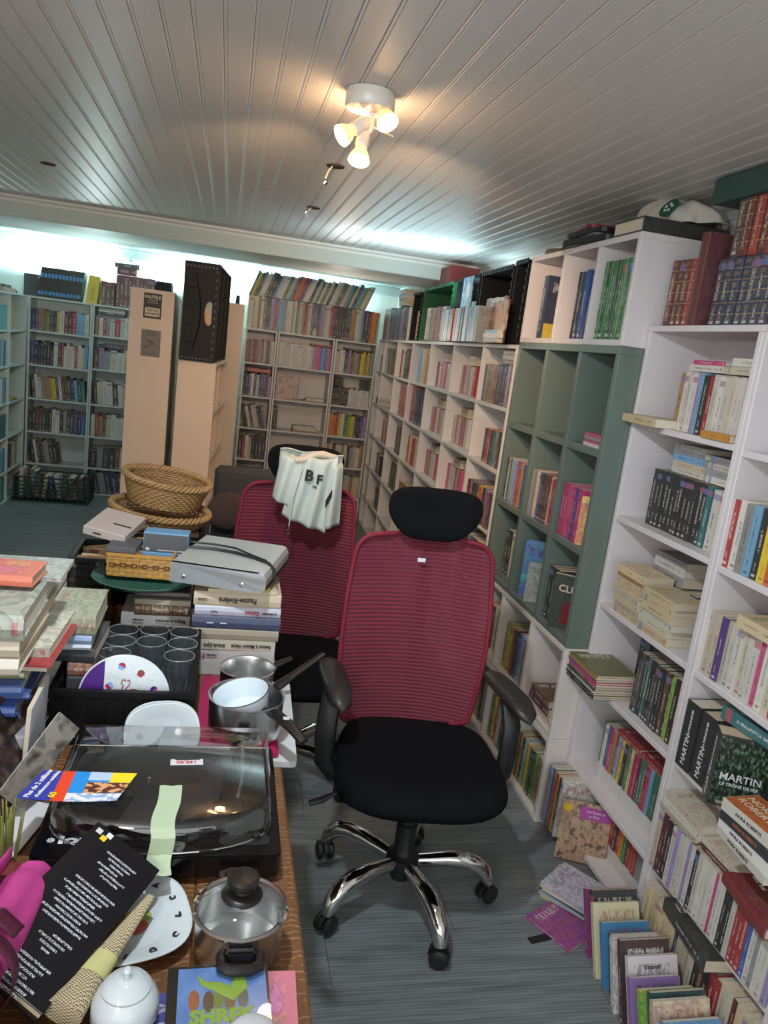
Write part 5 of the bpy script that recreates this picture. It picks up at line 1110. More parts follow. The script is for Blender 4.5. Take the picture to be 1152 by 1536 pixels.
G().tube([(-.022, -.002, .018), (.004, -.002, .006), (.024, -.002, -.006)], [.012, .015, .010], 12, flat=.1).ob('camera_drawing', INKB, n2); G().tube([(.0, -.002, -.002), (-.012, -.002, -.018), (-.034, -.002, -.022)], .0035, 6, flat=.3).ob('camera_mount', INKB, n2)
# black crates on end on the lower cream cabinet
ORNG = artmat('orange_sleeves', 'b5733a', 'd09a5e', '7fa09a', 8)
for i, (y0, lb) in enumerate(((4.73, 'front black crate standing on end on the cream cabinet, oval hand hole'), (5.03, 'second black crate on end behind the first, on the cream cabinet'), (5.33, 'third black crate on end, hindmost on the lower cream cabinet'))):
    x = -.165 + (y0 - 4.6) * .07
    t = thing('plastic_crate', lb, 'crate', (x, y0, 1.4125), math.radians(-4), 'black crates on end')
    w, h, d = .195, .545, .27; wl = .008
    # end wall with an oval hand hole
    n_ = 28; ov = [(w * .26 + .026 * math.cos(2 * PI * j / n_) - .0, h * .5 + .068 * math.sin(2 * PI * j / n_)) for j in range(n_)]
    out = []
    for j in range(n_):
        a = 2 * PI * j / n_; cx, cy = w * .26, h * .5; dx, dy = math.cos(a), math.sin(a)
        ks = [((w / 2 if dx > 0 else -w / 2) - cx) / dx if abs(dx) > 1e-6 else 9, ((h if dy > 0 else 0) - cy) / dy if abs(dy) > 1e-6 else 9]; kk = min(ks); out.append((cx + dx * kk, cy + dy * kk))
    g = G(); vs = [(a, 0, b) for a, b in ov] + [(a, 0, b) for a, b in out]
    g.add(vs, [(j, (j + 1) % n_, n_ + (j + 1) % n_, n_ + j) for j in range(n_)]); g.add([(-w / 2, 0, 0), (-w / 2, 0, h), (w / 2, 0, 0), (w / 2, 0, h)], []) 
    g.ob('end_wall', CRB, t, (0, -d / 2, 0), solid=.006)
    for a, b, c_, e in ((-w / 2, w / 2, 0, .04), (-w / 2, w / 2, h - .06, h), (-w / 2, -w / 2 + .02, .04, h - .06), (w / 2 - .03, w / 2, .04, h - .06)): G().box(a, b, -.012, -.001, c_, e).ob('rim_rib', CRB, t, (0, -d / 2, 0), bevel=.002)
    for j in range(4): G().box(-w / 2 + .02, -w / 2 + .07, -.006, 0, .1 + j * .1, .108 + j * .1).ob('rim_rib', CRB, t, (0, -d / 2, 0))
    G().tube([(-.03 + .035 * math.sin(PI * j / 10), -.006, .06 + (h - .14) * j / 10) for j in range(11)], .005, 6).ob('curved_rib', CRB, t, (0, -d / 2, 0))
    for z0, z1 in ((0, .012), (h - .012, h)): bx('side_wall', CRB, -w / 2, w / 2, -d / 2, d / 2, z0, z1, t)
    bx('side_wall', CRB, -w / 2, -w / 2 + .01, -d / 2, d / 2, .012, h - .012, t)
    bx('end_wall', CRB, -w / 2, w / 2, d / 2 - .008, d / 2, .012, h - .012, t)
    g = G()
    for j in range(10):
        z = .03 + j * .05
        for yy in (-d / 2 + .001, d / 2 - .011): g.box(w / 2 - .006, w / 2, yy, yy + .010, z, z + .03)
    stuff(g.ob('open_edge_lattice', CRB, t))
    g = G()
    for j in range(12): g.box(w / 2 - .019, w / 2 - .010, -.0135, -.012, .03 + j * .042, .044 + j * .042)
    for j in range(9): g.box(-w / 2 + .01 + j * .02, -w / 2 + .02 + j * .02, -.0135, -.012, .012, .02); g.box(-w / 2 + .01 + j * .02, -w / 2 + .02 + j * .02, -.0135, -.012, h - .03, h - .018)
    stuff(g.ob('moulded_slots', mat('crate_slot_grey', '55504a', .6), t, (0, -d / 2, 0)))
    for j in range(3):
        o = bx('record_sleeve', ORNG, -.08, .09 - .006 * j, -.026, .026, 0, .46 - .05 * j, None); M = Matrix.Translation((x, y0, 1.4255)) @ Matrix.Rotation(math.radians(-4), 4, 'Z') @ Matrix.Translation((.0, -.08 + .072 * j, 0)); o.matrix_world = M
        tag(o, f"orange-brown card sleeve, {ORD[j]} from the front in the {ORD[i]} black crate on end", 'sleeve', 'sleeves in the crates on end')
# sprig of leaves behind the crates
pl_ = thing('plant_sprig', 'small sprig of leaves sticking up over the back-wall books', 'plant', (.055, 6.6, 1.8005)); pl_.scale = (.48, .48, .48); LF = mat('dark_leaf', '2c3a26', .6)
vs_ = G().lathe([(0, 0), (.03, 0), (.035, .1), (.03, .2), (0, .2)], 12).ob('small_vase', BLKM, pl_, smooth=True)
G().tube([(0, 0, .18), (.01, 0, .4), (.05, 0, .58)], .005, 6).ob('stem', LF, pl_)
for i, (a, z, x) in enumerate(((.5, .47, .03), (-.6, .42, .0), (.15, .55, .045), (1.0, .5, .06), (-.9, .52, .01))):
    G().tube([(0, 0, 0), (0, 0, .04), (0, 0, .08)], [.003, .016, .002], 8, flat=.25).ob('leaf', LF, pl_, (x, 0, z), (0, a, 0), smooth=True)
# green crate on the floor, far left
kg = crate('dark green plastic crate of books on the floor by the far left shelves', .60, .34, .215, CRD, (-1.36, 6.95, .0005), rz=2, slats=5, ribs=14, hole=True)
for i in range(12):
    c = ['c9c5bd', '2b6a70', 'a03a44', '8b8d8e', 'cbb993', '5c3b27', '27539a', 'c9c5bd', '3c3d40', '6a6c38', 'b9b4ae', '7c4a5a'][i]
    M = kg.matrix_basis @ Matrix.Translation((0, 0, 0)); M = Matrix.Translation((-1.36, 6.95, .0)) @ Matrix.Translation((-.26 + .043 * i, -.11 + .02 * (i % 3), .02)) @ Matrix.Rotation(.25 * math.sin(i * 1.7), 4, 'Y')
    book(M, (.03, .17, .20 + .04 * (i < 3)), 'W', f"book with {['white', 'teal', 'red', 'grey', 'cream', 'brown', 'blue', 'white', 'charcoal', 'olive', 'ivory', 'mauve'][i]} cover, {ORD[i]} from the left in the green floor crate", 'f', .9, 'books in the green floor crate', c)
# white cloth bag, folders and big book on the top box
CL = mat('white_cotton_bag', 'bdbab2', .9, var=.06, scale=12, bump=.3, bscale=300)
def bag(u, v):
    th = u * 2 * PI; ph = v * PI * .5; c, s = math.cos(th), math.sin(th); r = 1 + .12 * math.sin(3 * th + 3 * v) + .09 * math.sin(7 * th + 5 * v) + .05 * math.sin(13 * th)
    k_ = max(0, math.cos(ph)) ** .55; return Vector((.115 * c * k_ * r, .16 * s * k_ * r, .085 * math.sin(ph) * (1 + .25 * s + .12 * math.sin(5 * th)) ))
tb = G().grid(bag, 80, 30, closeu=True).ob('cloth_bag', CL, None, (1.43, 2.44, 2.112), (0, 0, .2), smooth=True, ang=180); tag(tb, 'crumpled white cotton bag on top of the highest shelf box', 'bag')
GB = mat('green_badge', '1f5a3a', .5); o_ = G().lathe([(0, 0), (.035, 0), (.035, .003), (0, .003)], 20).ob('green_badge', GB, tb, (-.1, -.04, .045), (0, -1.0, 0))
for q in range(5): G().lathe([(0, .003), (.005, .003), (.005, .005), (0, .005)], 8).ob('badge_dot', WHT, o_, (.014 * math.cos(q * 1.26), .014 * math.sin(q * 1.26), 0))
lie(1.375, 2.41, 2.063, .30, .20, .045, 0, 'K', 'large dark hardcover lying on the highest shelf box under the bag', 'h', .9)
FB = mat('black_folder', '1c1c20', .4, var=.1); FR2 = mat('red_folder', '7a2430', .4)
for i, (y, z, m_, w, dd, rz, lb) in enumerate(((2.73, 2.063, FB, .24, .30, 8, 'black satchel lying flat at the front of the top shelf box'), (2.76, 2.088, mat('grey_folder', '5c5c60', .5), .2, .26, -6, 'grey paper folder between the two black ones on top'), (2.75, 2.10, FB, .22, .27, 4, 'black folder near the top of the little heap'), (2.78, 2.118, FR2, .2, .24, -10, 'dark red folder crowning the heap on the top box'))):
    h_ = (.024, .011, .017, .014)[i]; o = G().prism(rrect(-w / 2, w / 2, -dd / 2, dd / 2, .03), 0, h_).ob('folder', m_, None, (1.33, y, z), (0, 0, math.radians(rz)), bevel=.004); tag(o, lb, 'folder')
sp_ = G().tube([(1.215, 2.72, 2.07), (1.18, 2.78, 2.055), (1.19, 2.86, 2.05), (1.23, 2.9, 2.068)], .006, 8, flat=.4).ob('bag_strap', FB, None, smooth=True); tag(sp_, 'black strap looping over the top edge of the shelf box', 'strap')
o = G().lathe([(0, 0), (.09, 0), (.095, .012), (.09, .024), (0, .028)], 32).ob('round_tin', mat('tin_black_white', '57554f', .5, var=.6, scale=60), None, (1.33, 3.09, 2.063)); tag(o, 'flat round patterned tin at the far end of the top shelf box', 'tin')
# dark green box jutting in at the top right corner
o = bx('storage_box', mat('dark_teal_box', '2e4a46', .5), -.12, .12, -.14, .14, 0, .07, None, bevel=.006); o.location = (1.44, 1.985, 2.125); tag(o, 'dark teal box lying on the upright books at the photo top right corner', 'box')
# ---------------- books on the shelves ----------------
def S(fr, u, v, d=0.012): return fr.px(u, v, d)[0]
def prow(fr, z, p0, p1, codes, H, D, where, **k):
    d0 = k.get('d0', 0.012); s0, s1 = (S(fr, *p0, d0) if isinstance(p0, tuple) else p0), (S(fr, *p1, d0) if isinstance(p1, tuple) else p1); return row(fr, z, s0, s1, codes, H, D, where, **k)
# --- right tall bookcase (A)
wa = 'on the top shelf row of the right tall white bookcase'
r_ = prow(A, 1.477, (1005, 640), .533, 'XWWWVLKRWWWEWWEE', .175, .11, 'in the top row, right tall bookcase', d0=.03)
pile(A, 1.477 + .178, .30, [('W', .16, .105, .02), ('F', .15, .105, .013)], 'the two lying over the upright whites, left', d0=.03)
pile(A, 1.477 + .178, .465, [('E', .12, .105, .022), ('W', .12, .105, .022)], 'the white pair at the upper right corner', d0=.03)
pile(A, 1.477, .10, [('C', .20, .15, .026)], 'the shelf edge under the white paperbacks', d0=-.035, jit=.001)
pile(A, 1.477, .455, [('A', .13, .028, .02)], 'the right end of the shelf edge, orange pages', d0=-.005, jit=0)
prow(A, 1.166, (967, 780), (1052, 815), 'KKKKKKKKKKKKKT', .18, .12, 'in the black series, right tall bookcase', d0=.05, tv=.08, hv=.01, word='slim volume')
prow(A, 1.166, (1054, 815), .533, 'WEW', .175, .12, 'right of the black slim volumes', d0=.05)
pile(A, 1.166 + .182, .245, [('W', .165, .11, .018), ('E', .16, .11, .02), ('L', .165, .11, .02), ('S', .16, .11, .018), ('W', .15, .11, .014)], 'the left pile lying over the black slim volumes', d0=.07)
pile(A, 1.166 + .182, .42, [('W', .15, .11, .02), ('S', .16, .11, .02), ('W', .15, .11, .018), ('S', .15, .11, .02)], 'the right pile lying over the black slim volumes', d0=.07)
prow(A, .862, .10, .533, 'WEWWEWWNBWNBWE', .135, .10, 'half hidden behind the cream paperback piles', d0=.118)
pile(A, .862 + .137, .19, [('S', .17, .10, .032), ('W', .17, .10, .03), ('S', .17, .10, .02)], 'the grey-white pile behind the cream ones', d0=.118)
pile(A, .862, .165, [('C', .145, .105, .02), ('E', .15, .105, .021), ('C', .15, .105, .018), ('E', .155, .105, .022), ('C', .15, .105, .02), ('C', .15, .105, .02), ('X', .155, .105, .012), ('C', .17, .105, .024)], 'the tall left pile of cream paperbacks', d0=.002)
pile(A, .862, .34, [('C', .16, .105, .026), ('E', .165, .105, .024), ('W', .165, .105, .02), ('C', .16, .105, .024), ('C', .165, .105, .022), ('C', .165, .105, .022)], 'the right pile of cream paperbacks', d0=.002)
prow(A, .588, (945, 1045), .533, 'KHKTKKHKKZKIKAKK', .20, .15, 'in the row of dark flame-topped comics', d0=.03, style=.75, tv=.1, hv=.02, word='dark comic')
prow(A, .588, .10, .30, 'KTKKAK', .19, .10, 'standing behind, under the cream piles', d0=.13, style=.75, word='dark comic')
pile(A, .588, .105, [('K', .2, .15, .007, 'm'), ('H', .2, .15, .007, 'm'), ('K', .2, .15, .008, 'm'), ('W', .2, .15, .007, 'm'), ('D', .2, .15, .008, 'm'), ('Q', .2, .15, .008, 'm'), ('F', .2, .15, .008, 'm'), ('P', .2, .15, .007, 'm'), ('U', .2, .15, .008, 'm'), ('A', .2, .15, .008, 'm'), ('Q', .2, .15, .007, 'm')], 'the comics pile overhanging the shelf edge', kind='m', d0=-.07, jit=.004)
prow(A, .262, .10, .533, 'GWBRFXRLAYKQGCRFMTGRFLGTQAROPR', .20, .14, 'with white foot labels, second shelf from floor', d0=.055, style=.25, tv=.1, hv=.02, word='thin bright book')
pile(A, .262 + .203, .25, [('R', .14, .11, .012)], 'the left part of the thin bright row', d0=.06, jit=0); pile(A, .262 + .203, .41, [('R', .16, .11, .013)], 'the right part of the thin bright row', d0=.06, jit=0)
prow(A, .035, .14, .533, 'IYGQORMRAGRORSSWSRR', .19, .13, 'on the lowest shelf, right tall bookcase', d0=.07, style=.25, tv=.12, word='thin red book')
prow(A, .035, .02, .13, 'SVTORYKW', .22, .15, 'in the magazines at the lowest shelf, left', d0=-.075, kind='m', style=.75, lean=0)
# magazine with a purple title panel facing the camera and the pile in front of it
fm = thing('magazine', 'kraft magazine facing out with a pink title label and old figures', 'magazine', tuple(atz(905, 1303, .004)), math.radians(-28), rot=(math.radians(-10), 0, math.radians(-24)))
bx('cover', artmat('old_figures_print', 'a08462', 'b89a84', '6a5648', 40), -.165, 0, 0, .004, 0, .205, fm, bevel=.0005); G().prism(rrect(-.105, -.002, .15, .192, .01), 0, .0008).ob('title_panel', mat('title_pink', 'a8489a', .5), fm, (0, 0, 0), R90)
text('Les Ruses de', .012, WHT, fm, (-.052, -.0015, .178), R90); text('La Diva', .012, WHT, fm, (-.058, -.0015, .163), R90); G().lathe([(0, 0), (.014, 0), (.014, .0008), (0, .0008)], 18, M=Matrix.Rotation(PI / 2, 4, 'X')).ob('yellow_badge', YEL, fm, (-.145, -.0003, .178))
fp = [('8a8d90', 'grey', .010), ('c8b86a', 'pale yellow', .007), ('9aa5b0', 'blue-grey', .008), ('3a3c40', 'charcoal', .006), ('b8bcc0', 'silver', .009), ('c9a98a', 'tan', .006), ('b7b0c0', 'orange, blue and white', .012)]
zf = .001
for i, (c, nm, tk) in enumerate(fp):
    lie(1.20 + .004 * math.sin(i * 2), 1.89 + .006 * math.sin(i * 3), zf, .20, .145, tk, -52 + 3 * math.sin(i * 1.7), 'W', f"{nm} booklet, {'topmost' if i == 6 else ORD[i] + ' up'} in the floor pile before the bookcase", 'm', .75 if i == 6 else .9, 'booklets in the floor pile', col=c); zf += tk + .0004
# --- row of comics standing on the floor in front of the bookcases
fl_c = [('7a2a6a', 'magenta'), ('24222a', 'black and mauve'), ('c4bf9a', 'pale yellow'), ('2f78a8', 'sky blue'), ('1e2026', 'black'), ('c8c4c0', 'white photo'), ('3c1e22', 'maroon white-lettered'), ('cac4c8', 'plain white lettered'), ('8a6aa8', 'white and violet'), ('86a82a', 'lime green'), ('1f4a50', 'teal and black'), ('b8a088', 'beige portrait'), ('3f86b8', 'bright blue'), ('79a8c4', 'pale blue'), ('c6b28c', 'cream lettered'), ('c87a98', 'pink flowered')]
names = {6: 'Charles Matton', 7: 'Elizabeth'}
for i, (c, nm) in enumerate(fl_c):
    f = i / (len(fl_c) - 1); y = 1.68 - .56 * f; x0 = 1.13 - .03 * f; h = .18 + .02 * math.sin(i * 1.3)
    M = Matrix.Translation((x0 + .008 * math.sin(i * 2.1), y, .0006)) @ Matrix.Rotation(math.radians(-90), 4, 'Z') @ Matrix.Rotation(math.radians(-25 - 2 * math.sin(i)), 4, 'Y') @ Matrix.Translation((-.015, 0, 0.0))
    o = book(M, (.015, .142 + .01 * (i > 8), h), 'W', f"{nm} paperback, {ORD[i]} from the far end of the leaning floor row", 'p', .75 if i in (5, 9, 10, 11, 12, 15) else 1.0, 'paperbacks leaning in a row on the floor', c)
    M = o.matrix_basis
    if i in names:
        e = text_mesh(names[i], .014, WHT if i == 6 else INKN, extrude=.0002, bold=.0002); f_ = link(bpy.data.objects.new('title', e), o)
        PM = Matrix.LocRotScale(o.location, o.rotation_euler.to_quaternion(), o.scale); R_ = Matrix.LocRotScale(o.location, o.rotation_euler.to_quaternion(), (1, 1, 1))
        e.transform(PM.inverted() @ R_ @ Matrix.Translation((.0154, .07, h * .86)) @ Matrix(((0, 0, 1, 0), (1, 0, 0, 0), (0, 1, 0, 0), (0, 0, 0, 1))))
pg = lie(1.10, 1.80, .001, .16, .13, .012, -60, 'F', 'magenta and white booklet lying at the far end of the floor row', 'm', .75, col='8a2a78')
bk = bx('book_support', BLKPL, -.05, .05, -.012, .012, 0, .004, None); bk.location = (1.03, 1.76, .0005); bk.rotation_euler = (0, 0, .2); tag(bk, 'small black bracket lying on the floor by the booklets', 'bracket')
# --- tall bookcase at the right edge (B)
BE = .51
prow(B, 1.16, (1078, 848), BE, 'RWSLKYOASUCEKSWRECW', .185, .12, 'below the empty top shelf, right-edge bookcase', d0=.01, tv=.2)
pile(B, 1.16 + .0, .36, [('W', .2, .11, .02)] * 1, 'the back of that shelf, lying', d0=.13)
prow(B, .862, (1040, 1005), BE, 'CEEUEWWEWWPWERPRRRRMRPR', .175, .12, 'in the white-to-red row, right-edge bookcase', d0=.012, tv=.2, hv=.02)
pile(B, .862 + .178, .25, [('C', .20, .12, .032, 'p')], 'the white-to-red row, thick cream block', d0=-.01, jit=0)
pile(B, .862 + .178, .33, [('S', .2, .1, .022), ('H', .2, .1, .02)], 'the shelf back behind the cream block', d0=.133)
# three thick black novels with the author's name
mk = Matrix(((0, 0, 1, 0), (1, 0, 0, 0), (0, 1, 0, 0), (0, 0, 0, 1)))
for i, (u, v) in enumerate(((1004, 1160), (1024, 1185), (1046, 1225))):
    s = .03 + .068 * i if i < 2 else .168; tk = .06 if i < 2 else .062; h = .19; yaw = 0 if i < 2 else -26
    M = B.M @ Matrix.Translation((s, -.005 if i < 2 else -.012, .5925)) @ Matrix.Rotation(math.radians(yaw), 4, 'Z')
    o = book(M, (tk, .13, h), 'K', ['thick black fantasy novel, leftmost of the three', 'thick black fantasy novel, middle of the three', 'thick fantasy novel with forest cover turned to the camera'][i], 'p', .9, None, '15171a')
    R_ = Matrix.LocRotScale(o.location, o.rotation_euler.to_quaternion(), (1, 1, 1)); PM = Matrix.LocRotScale(o.location, o.rotation_euler.to_quaternion(), o.scale)
    def put(sx_, sz, m_, loc, R3):
        e = text_mesh(sx_, sz, m_, extrude=.0002, bold=.0003); f_ = link(bpy.data.objects.new('title', e), o); e.transform(PM.inverted() @ R_ @ Matrix.Translation(loc) @ R3)
    sp_r = Matrix.Rotation(PI / 2, 4, 'X') @ Matrix.Rotation(PI / 2, 4, 'Z')
    put('MARTIN', .024, WHT, (tk / 2, -.0006, .055), sp_r); put('LE TRÔNE DE FER', .009, WHT, (tk / 2, -.0006, .135), sp_r)
    G().lathe([(0, 0), (.006, 0), (.006, .0005), (0, .0005)], 12).mesh('x', PAPER)
    if i == 2:
        cvm = artmat('forest_cover_print', '10150f', '26352a', '5d7a60', 14)
        e = G().box(.003, .127, 0, .0006, .003, h - .003).mesh('cover_picture', cvm); f_ = link(bpy.data.objects.new('cover_picture', e), o); e.transform(PM.inverted() @ R_ @ Matrix.Translation((tk, 0, 0)) @ Matrix.Rotation(PI / 2, 4, 'Z') @ Matrix.Translation((0, -.0008, 0)))
        fr_ = Matrix.Rotation(PI / 2, 4, 'Z') @ Matrix.Rotation(PI / 2, 4, 'X')
        put('MARTIN', .027, WHT, (tk + .0012, .066, .082), fr_); put('LE TRÔNE DE FER', .0115, WHT, (tk + .0012, .066, .062), fr_); put('GAME OF THRONES', .010, NCR, (tk + .0012, .066, .012), fr_)
M = B.M @ Matrix.Translation((.31, .03, .593 + .195)) @ TY
book(B.M @ Matrix.Translation((.36, .04, .593 + .193)) @ Matrix.Rotation(.12, 4, 'Z') @ TY, (.035, .075, .22), 'T', 'teal novel lying across the tops of the thick black novels', 'p', 1.0)
prow(B, .592, .35, .50, 'HTNK', .18, .1, 'right of the forest cover, right-edge bookcase', d0=.03)
NRB = artmat('orange_cover_print', 'a2562c', 'b5683a', '8a4423', 10)
zb = .5925
for i, (c, tk, lb, tt_) in enumerate((('c9c6c0', .02, 'white novel at the bottom of the pile on the shelf edge', 'NORA ROBERTS'), ('d0ccc6', .024, 'white novel second from the bottom in the shelf-edge pile', 'NORA ROBERTS'), ('1c2430', .026, 'dark blue novel third in the pile at right edge', 'NORA ROBERTS'), ('c8c2b8', .03, 'novel with orange cover topping the pile at right edge', 'NORA ROBERTS'))):
    M = B.M @ Matrix.Translation((.425 + .004 * i, -.095, zb)) @ Matrix.Rotation(.05 * (i - 1.5), 4, 'Z') @ Matrix.Translation((.1, 0, 0)) @ TY
    o = book(M, (tk - .0005, .1, .185), 'W', lb, 'p', .9, 'novels in the pile at the right photo edge', c); zb += tk
    PM = Matrix.LocRotScale(o.location, o.rotation_euler.to_quaternion(), o.scale); R_ = Matrix.LocRotScale(o.location, o.rotation_euler.to_quaternion(), (1, 1, 1))
    e = text_mesh(tt_, .011, INKN if i != 2 else mat('copper_print', 'b5673c', .5), extrude=.0002, bold=.0002); f_ = link(bpy.data.objects.new('title', e), o); e.transform(PM.inverted() @ R_ @ Matrix.Translation((tk / 2, -.0006, .10)) @ Matrix.Rotation(PI / 2, 4, 'X') @ Matrix.Rotation(-PI / 2, 4, 'Z'))
    if i == 3:
        e = G().box(0, .0006, .002, .098, .002, .183).mesh('cover_picture', NRB); f_ = link(bpy.data.objects.new('cover_picture', e), o); e.transform(PM.inverted() @ R_ @ Matrix.Translation((tk - .0003, 0, 0)))
        for w_, yy in (('NORA', .066), ('ROBERTS', .038)):
            e = text_mesh(w_, .027, NCR, extrude=.0002, bold=.0004, align='RIGHT' if 0 else 'LEFT'); f_ = link(bpy.data.objects.new('title', e), o)
            e.transform(PM.inverted() @ R_ @ Matrix.Translation((tk + .0008, yy, .175)) @ Matrix(((0, 0, 1, 0), (0, 1, 0, 0), (-1, 0, 0, 0), (0, 0, 0, 1))))
prow(B, .262, .02, BE, 'EMMKWVWWVWKWWWWPWWKKWRRRBWSWWV', .178, .12, 'on the crowded second shelf, right-edge bookcase', d0=-.01, tv=.2, hv=.05)
pile(B, .262 + .181, .10, [('E', .17, .11, .014), ('W', .17, .11, .02), ('E', .17, .11, .024)], 'the cream pile under the thick black novels', d0=-.01)
pile(B, .262 + .181, .27, [('M', .15, .11, .014), ('E', .15, .11, .016)], 'the maroon and cream pair lying mid shelf', d0=.0)
rb_ = B.M @ Matrix.Translation((.455, -.05, .262 + .1815)) @ Matrix.Rotation(-.15, 4, 'Z') @ TY
o = book(rb_ @ Matrix.Translation((0, 0, -.06)), (.03, .13, .19), 'R', 'dark red history book lying at the right photo edge', 'h', .9, None, '7a181e')
PM = Matrix.LocRotScale(o.location, o.rotation_euler.to_quaternion(), o.scale); R_ = Matrix.LocRotScale(o.location, o.rotation_euler.to_quaternion(), (1, 1, 1))
for w_, yy in (('histoire', .095), ('des mi', .072)):
    e = text_mesh(w_, .019, WHT, extrude=.0002, bold=.0004, align='LEFT'); f_ = link(bpy.data.objects.new('title', e), o); e.transform(PM.inverted() @ R_ @ Matrix.Translation((.0308, yy, .18)) @ Matrix(((0, 0, 1, 0), (0, 1, 0, 0), (-1, 0, 0, 0), (0, 0, 0, 1))))
prow(B, .035, .02, BE, 'WCCCCCCCNEEEEKZKRREEMCEE', .175, .12, 'on the lowest shelf, right-edge bookcase', d0=-.012, tv=.15, hv=.06)
M = B.M @ Matrix.Translation((.36, -.05, .035 + .1795)) @ Matrix.Rotation(-.1, 4, 'Z') @ TY
book(M, (.036, .12, .22), 'K', 'glossy black thriller lying over the lowest row, right edge', 'p', .75)
# --- leather volumes on top of A and B
prow(A, 1.784, .03, .19, 'MMMRM', .20, .14, 'with gilt bands, on top right of the top box', d0=.02, kind='h', style=.5, hv=.02)
book(A.M @ Matrix.Translation((.195, .0, 1.7835)), (.04, .17, .26), 'M', 'large plain maroon hardcover beside the gilt navy volumes', 'h', .9)
prow(A, 1.784, .25, .548, 'NNNNNNNN', .185, .13, 'in the navy gilt-ribbed set on the tall bookcase', d0=.03, kind='h', style=.5, hv=.005, tv=.03)
prow(B, 1.784, .004, .40, 'NNNNNNNNNN', .185, .13, 'in the navy gilt set above the right-edge bookcase', d0=.03, kind='h', style=.5, hv=.005, tv=.03)
prow(A, 1.784 + .187, .285, .548, 'HMRMRMZ', .215, .13, 'in the red gilt set standing on the navy one', d0=.035, kind='h', style=.5, hv=.01, tv=.1, lean=0)
prow(B, 1.784 + .187, .004, .24, 'RZMMRZ', .215, .13, 'in the red gilt set, top right edge', d0=.035, kind='h', style=.5, hv=.005, tv=.05)
# --- top box (U)
book(U.M @ Matrix.Translation((.115, .02, 1.7305)), (.055, .2, .25), 'N', 'thick navy binder in the first bay of the top box', 'h', 1.0); book(U.M @ Matrix.Translation((.185, .02, 1.7305)), (.012, .18, .06), 'Y', 'thin yellow booklet beside the navy binder', 'm', .9)
prow(U, 1.731, .44, .53, 'KNB', .25, .2, 'in the middle bay of the top box', d0=.02, kind='h'); book(U.M @ Matrix.Translation((.545, .02, 1.7325)) @ Matrix.Rotation(.16, 4, 'Y'), (.010, .19, .24), 'H', 'grey magazine leaning on the navy books in the middle bay', 'm', .9)
prow(U, 1.731, .645, .865, 'GDGGGDGGGGGG', .262, .2, 'in the third bay of the top box', d0=.02, kind='h', style=1.0, hv=.01, tv=.06, group='green hardcovers in the top box', word='green hardcover')
# --- green bookcase
pile(g_, 1.370, .80, [('W', .14, .11, .012), ('P', .13, .11, .012), ('S', .12, .11, .01), ('P', .12, .11, .012)], 'the pink pile in the green bookcase', d0=.005)
prow(g_, 1.03, .05, .29, 'NWGWLOVUXRABGW', .19, .13, 'in the left cube, middle row, green bookcase', d0=.01, lean=0)
prow(g_, 1.03, .335, .575, 'ALXWWHUNZMHRWRR', .19, .13, 'in the centre cube of the green bookcase', d0=.01)
prow(g_, 1.03, .645, .80, 'FFPFFUFF', .19, .13, 'in the pink set, green bookcase right cube', d0=.01); book(g_.M @ Matrix.Translation((.81, .005, 1.031)) @ Matrix.Rotation(math.radians(-28), 4, 'Z') @ Matrix.Rotation(-.09, 4, 'Y'), (.012, .10, .17), 'A', 'orange-covered girls book turned outward beside the pink set', 'p', .75)
book(g_.M @ Matrix.Translation((.37, .02, .701)) @ Matrix.Rotation(math.radians(-22), 4, 'Z'), (.02, .17, .23), 'B', 'blue picture book standing in the lower centre cube', 'h', .75, col='2f78a8')
book(g_.M @ Matrix.Translation((.455, .01, .701)) @ Matrix.Rotation(math.radians(-22), 4, 'Z'), (.015, .12, .16), 'S', 'pale grey booklet leaning against the blue picture book', 'p', .75)
prow(g_, .70, .05, .28, 'DKWTSZ', .2, .13, 'in the lower left cube of the green bookcase', d0=.06)
for i in range(4):
    o = book(g_.M @ Matrix.Translation((.632 + .028 * i, .02 if i < 3 else .005, .7008)) @ Matrix.Rotation(math.radians(-36 if i == 3 else 0), 4, 'Z'), (.026, .13, .20), 'D', f"dark green game-book with red and white lettering, {ORD[i]} from the left", 'p', .9 if i == 3 else 1.0, 'dark green game-books', col='14241c')
PM = Matrix.LocRotScale(o.location, o.rotation_euler.to_quaternion(), o.scale); R_ = Matrix.LocRotScale(o.location, o.rotation_euler.to_quaternion(), (1, 1, 1))
for w_, sz, m_, y_, z_ in (('CLUE', .036, mat('white_red_lettering', 'd0b8b4', .5), .065, .15), ('DO', .02, INKR, .09, .12)):
    e = text_mesh(w_, sz, m_, extrude=.0003, bold=.0008); f_ = link(bpy.data.objects.new('title', e), o); e.transform(PM.inverted() @ R_ @ Matrix.Translation((.0266, y_, z_)) @ Matrix.Rotation(PI / 2, 4, 'Z') @ Matrix.Rotation(PI / 2, 4, 'X'))
e = G().box(0, .0008, .045, .09, .02, .10).mesh('cover_picture', artmat('red_figure_print', '3a1618', '8a2a2a', '1a1a1a', 30)); f_ = link(bpy.data.objects.new('cover_picture', e), o); e.transform(PM.inverted() @ R_ @ Matrix.Translation((.0258, 0, 0)))
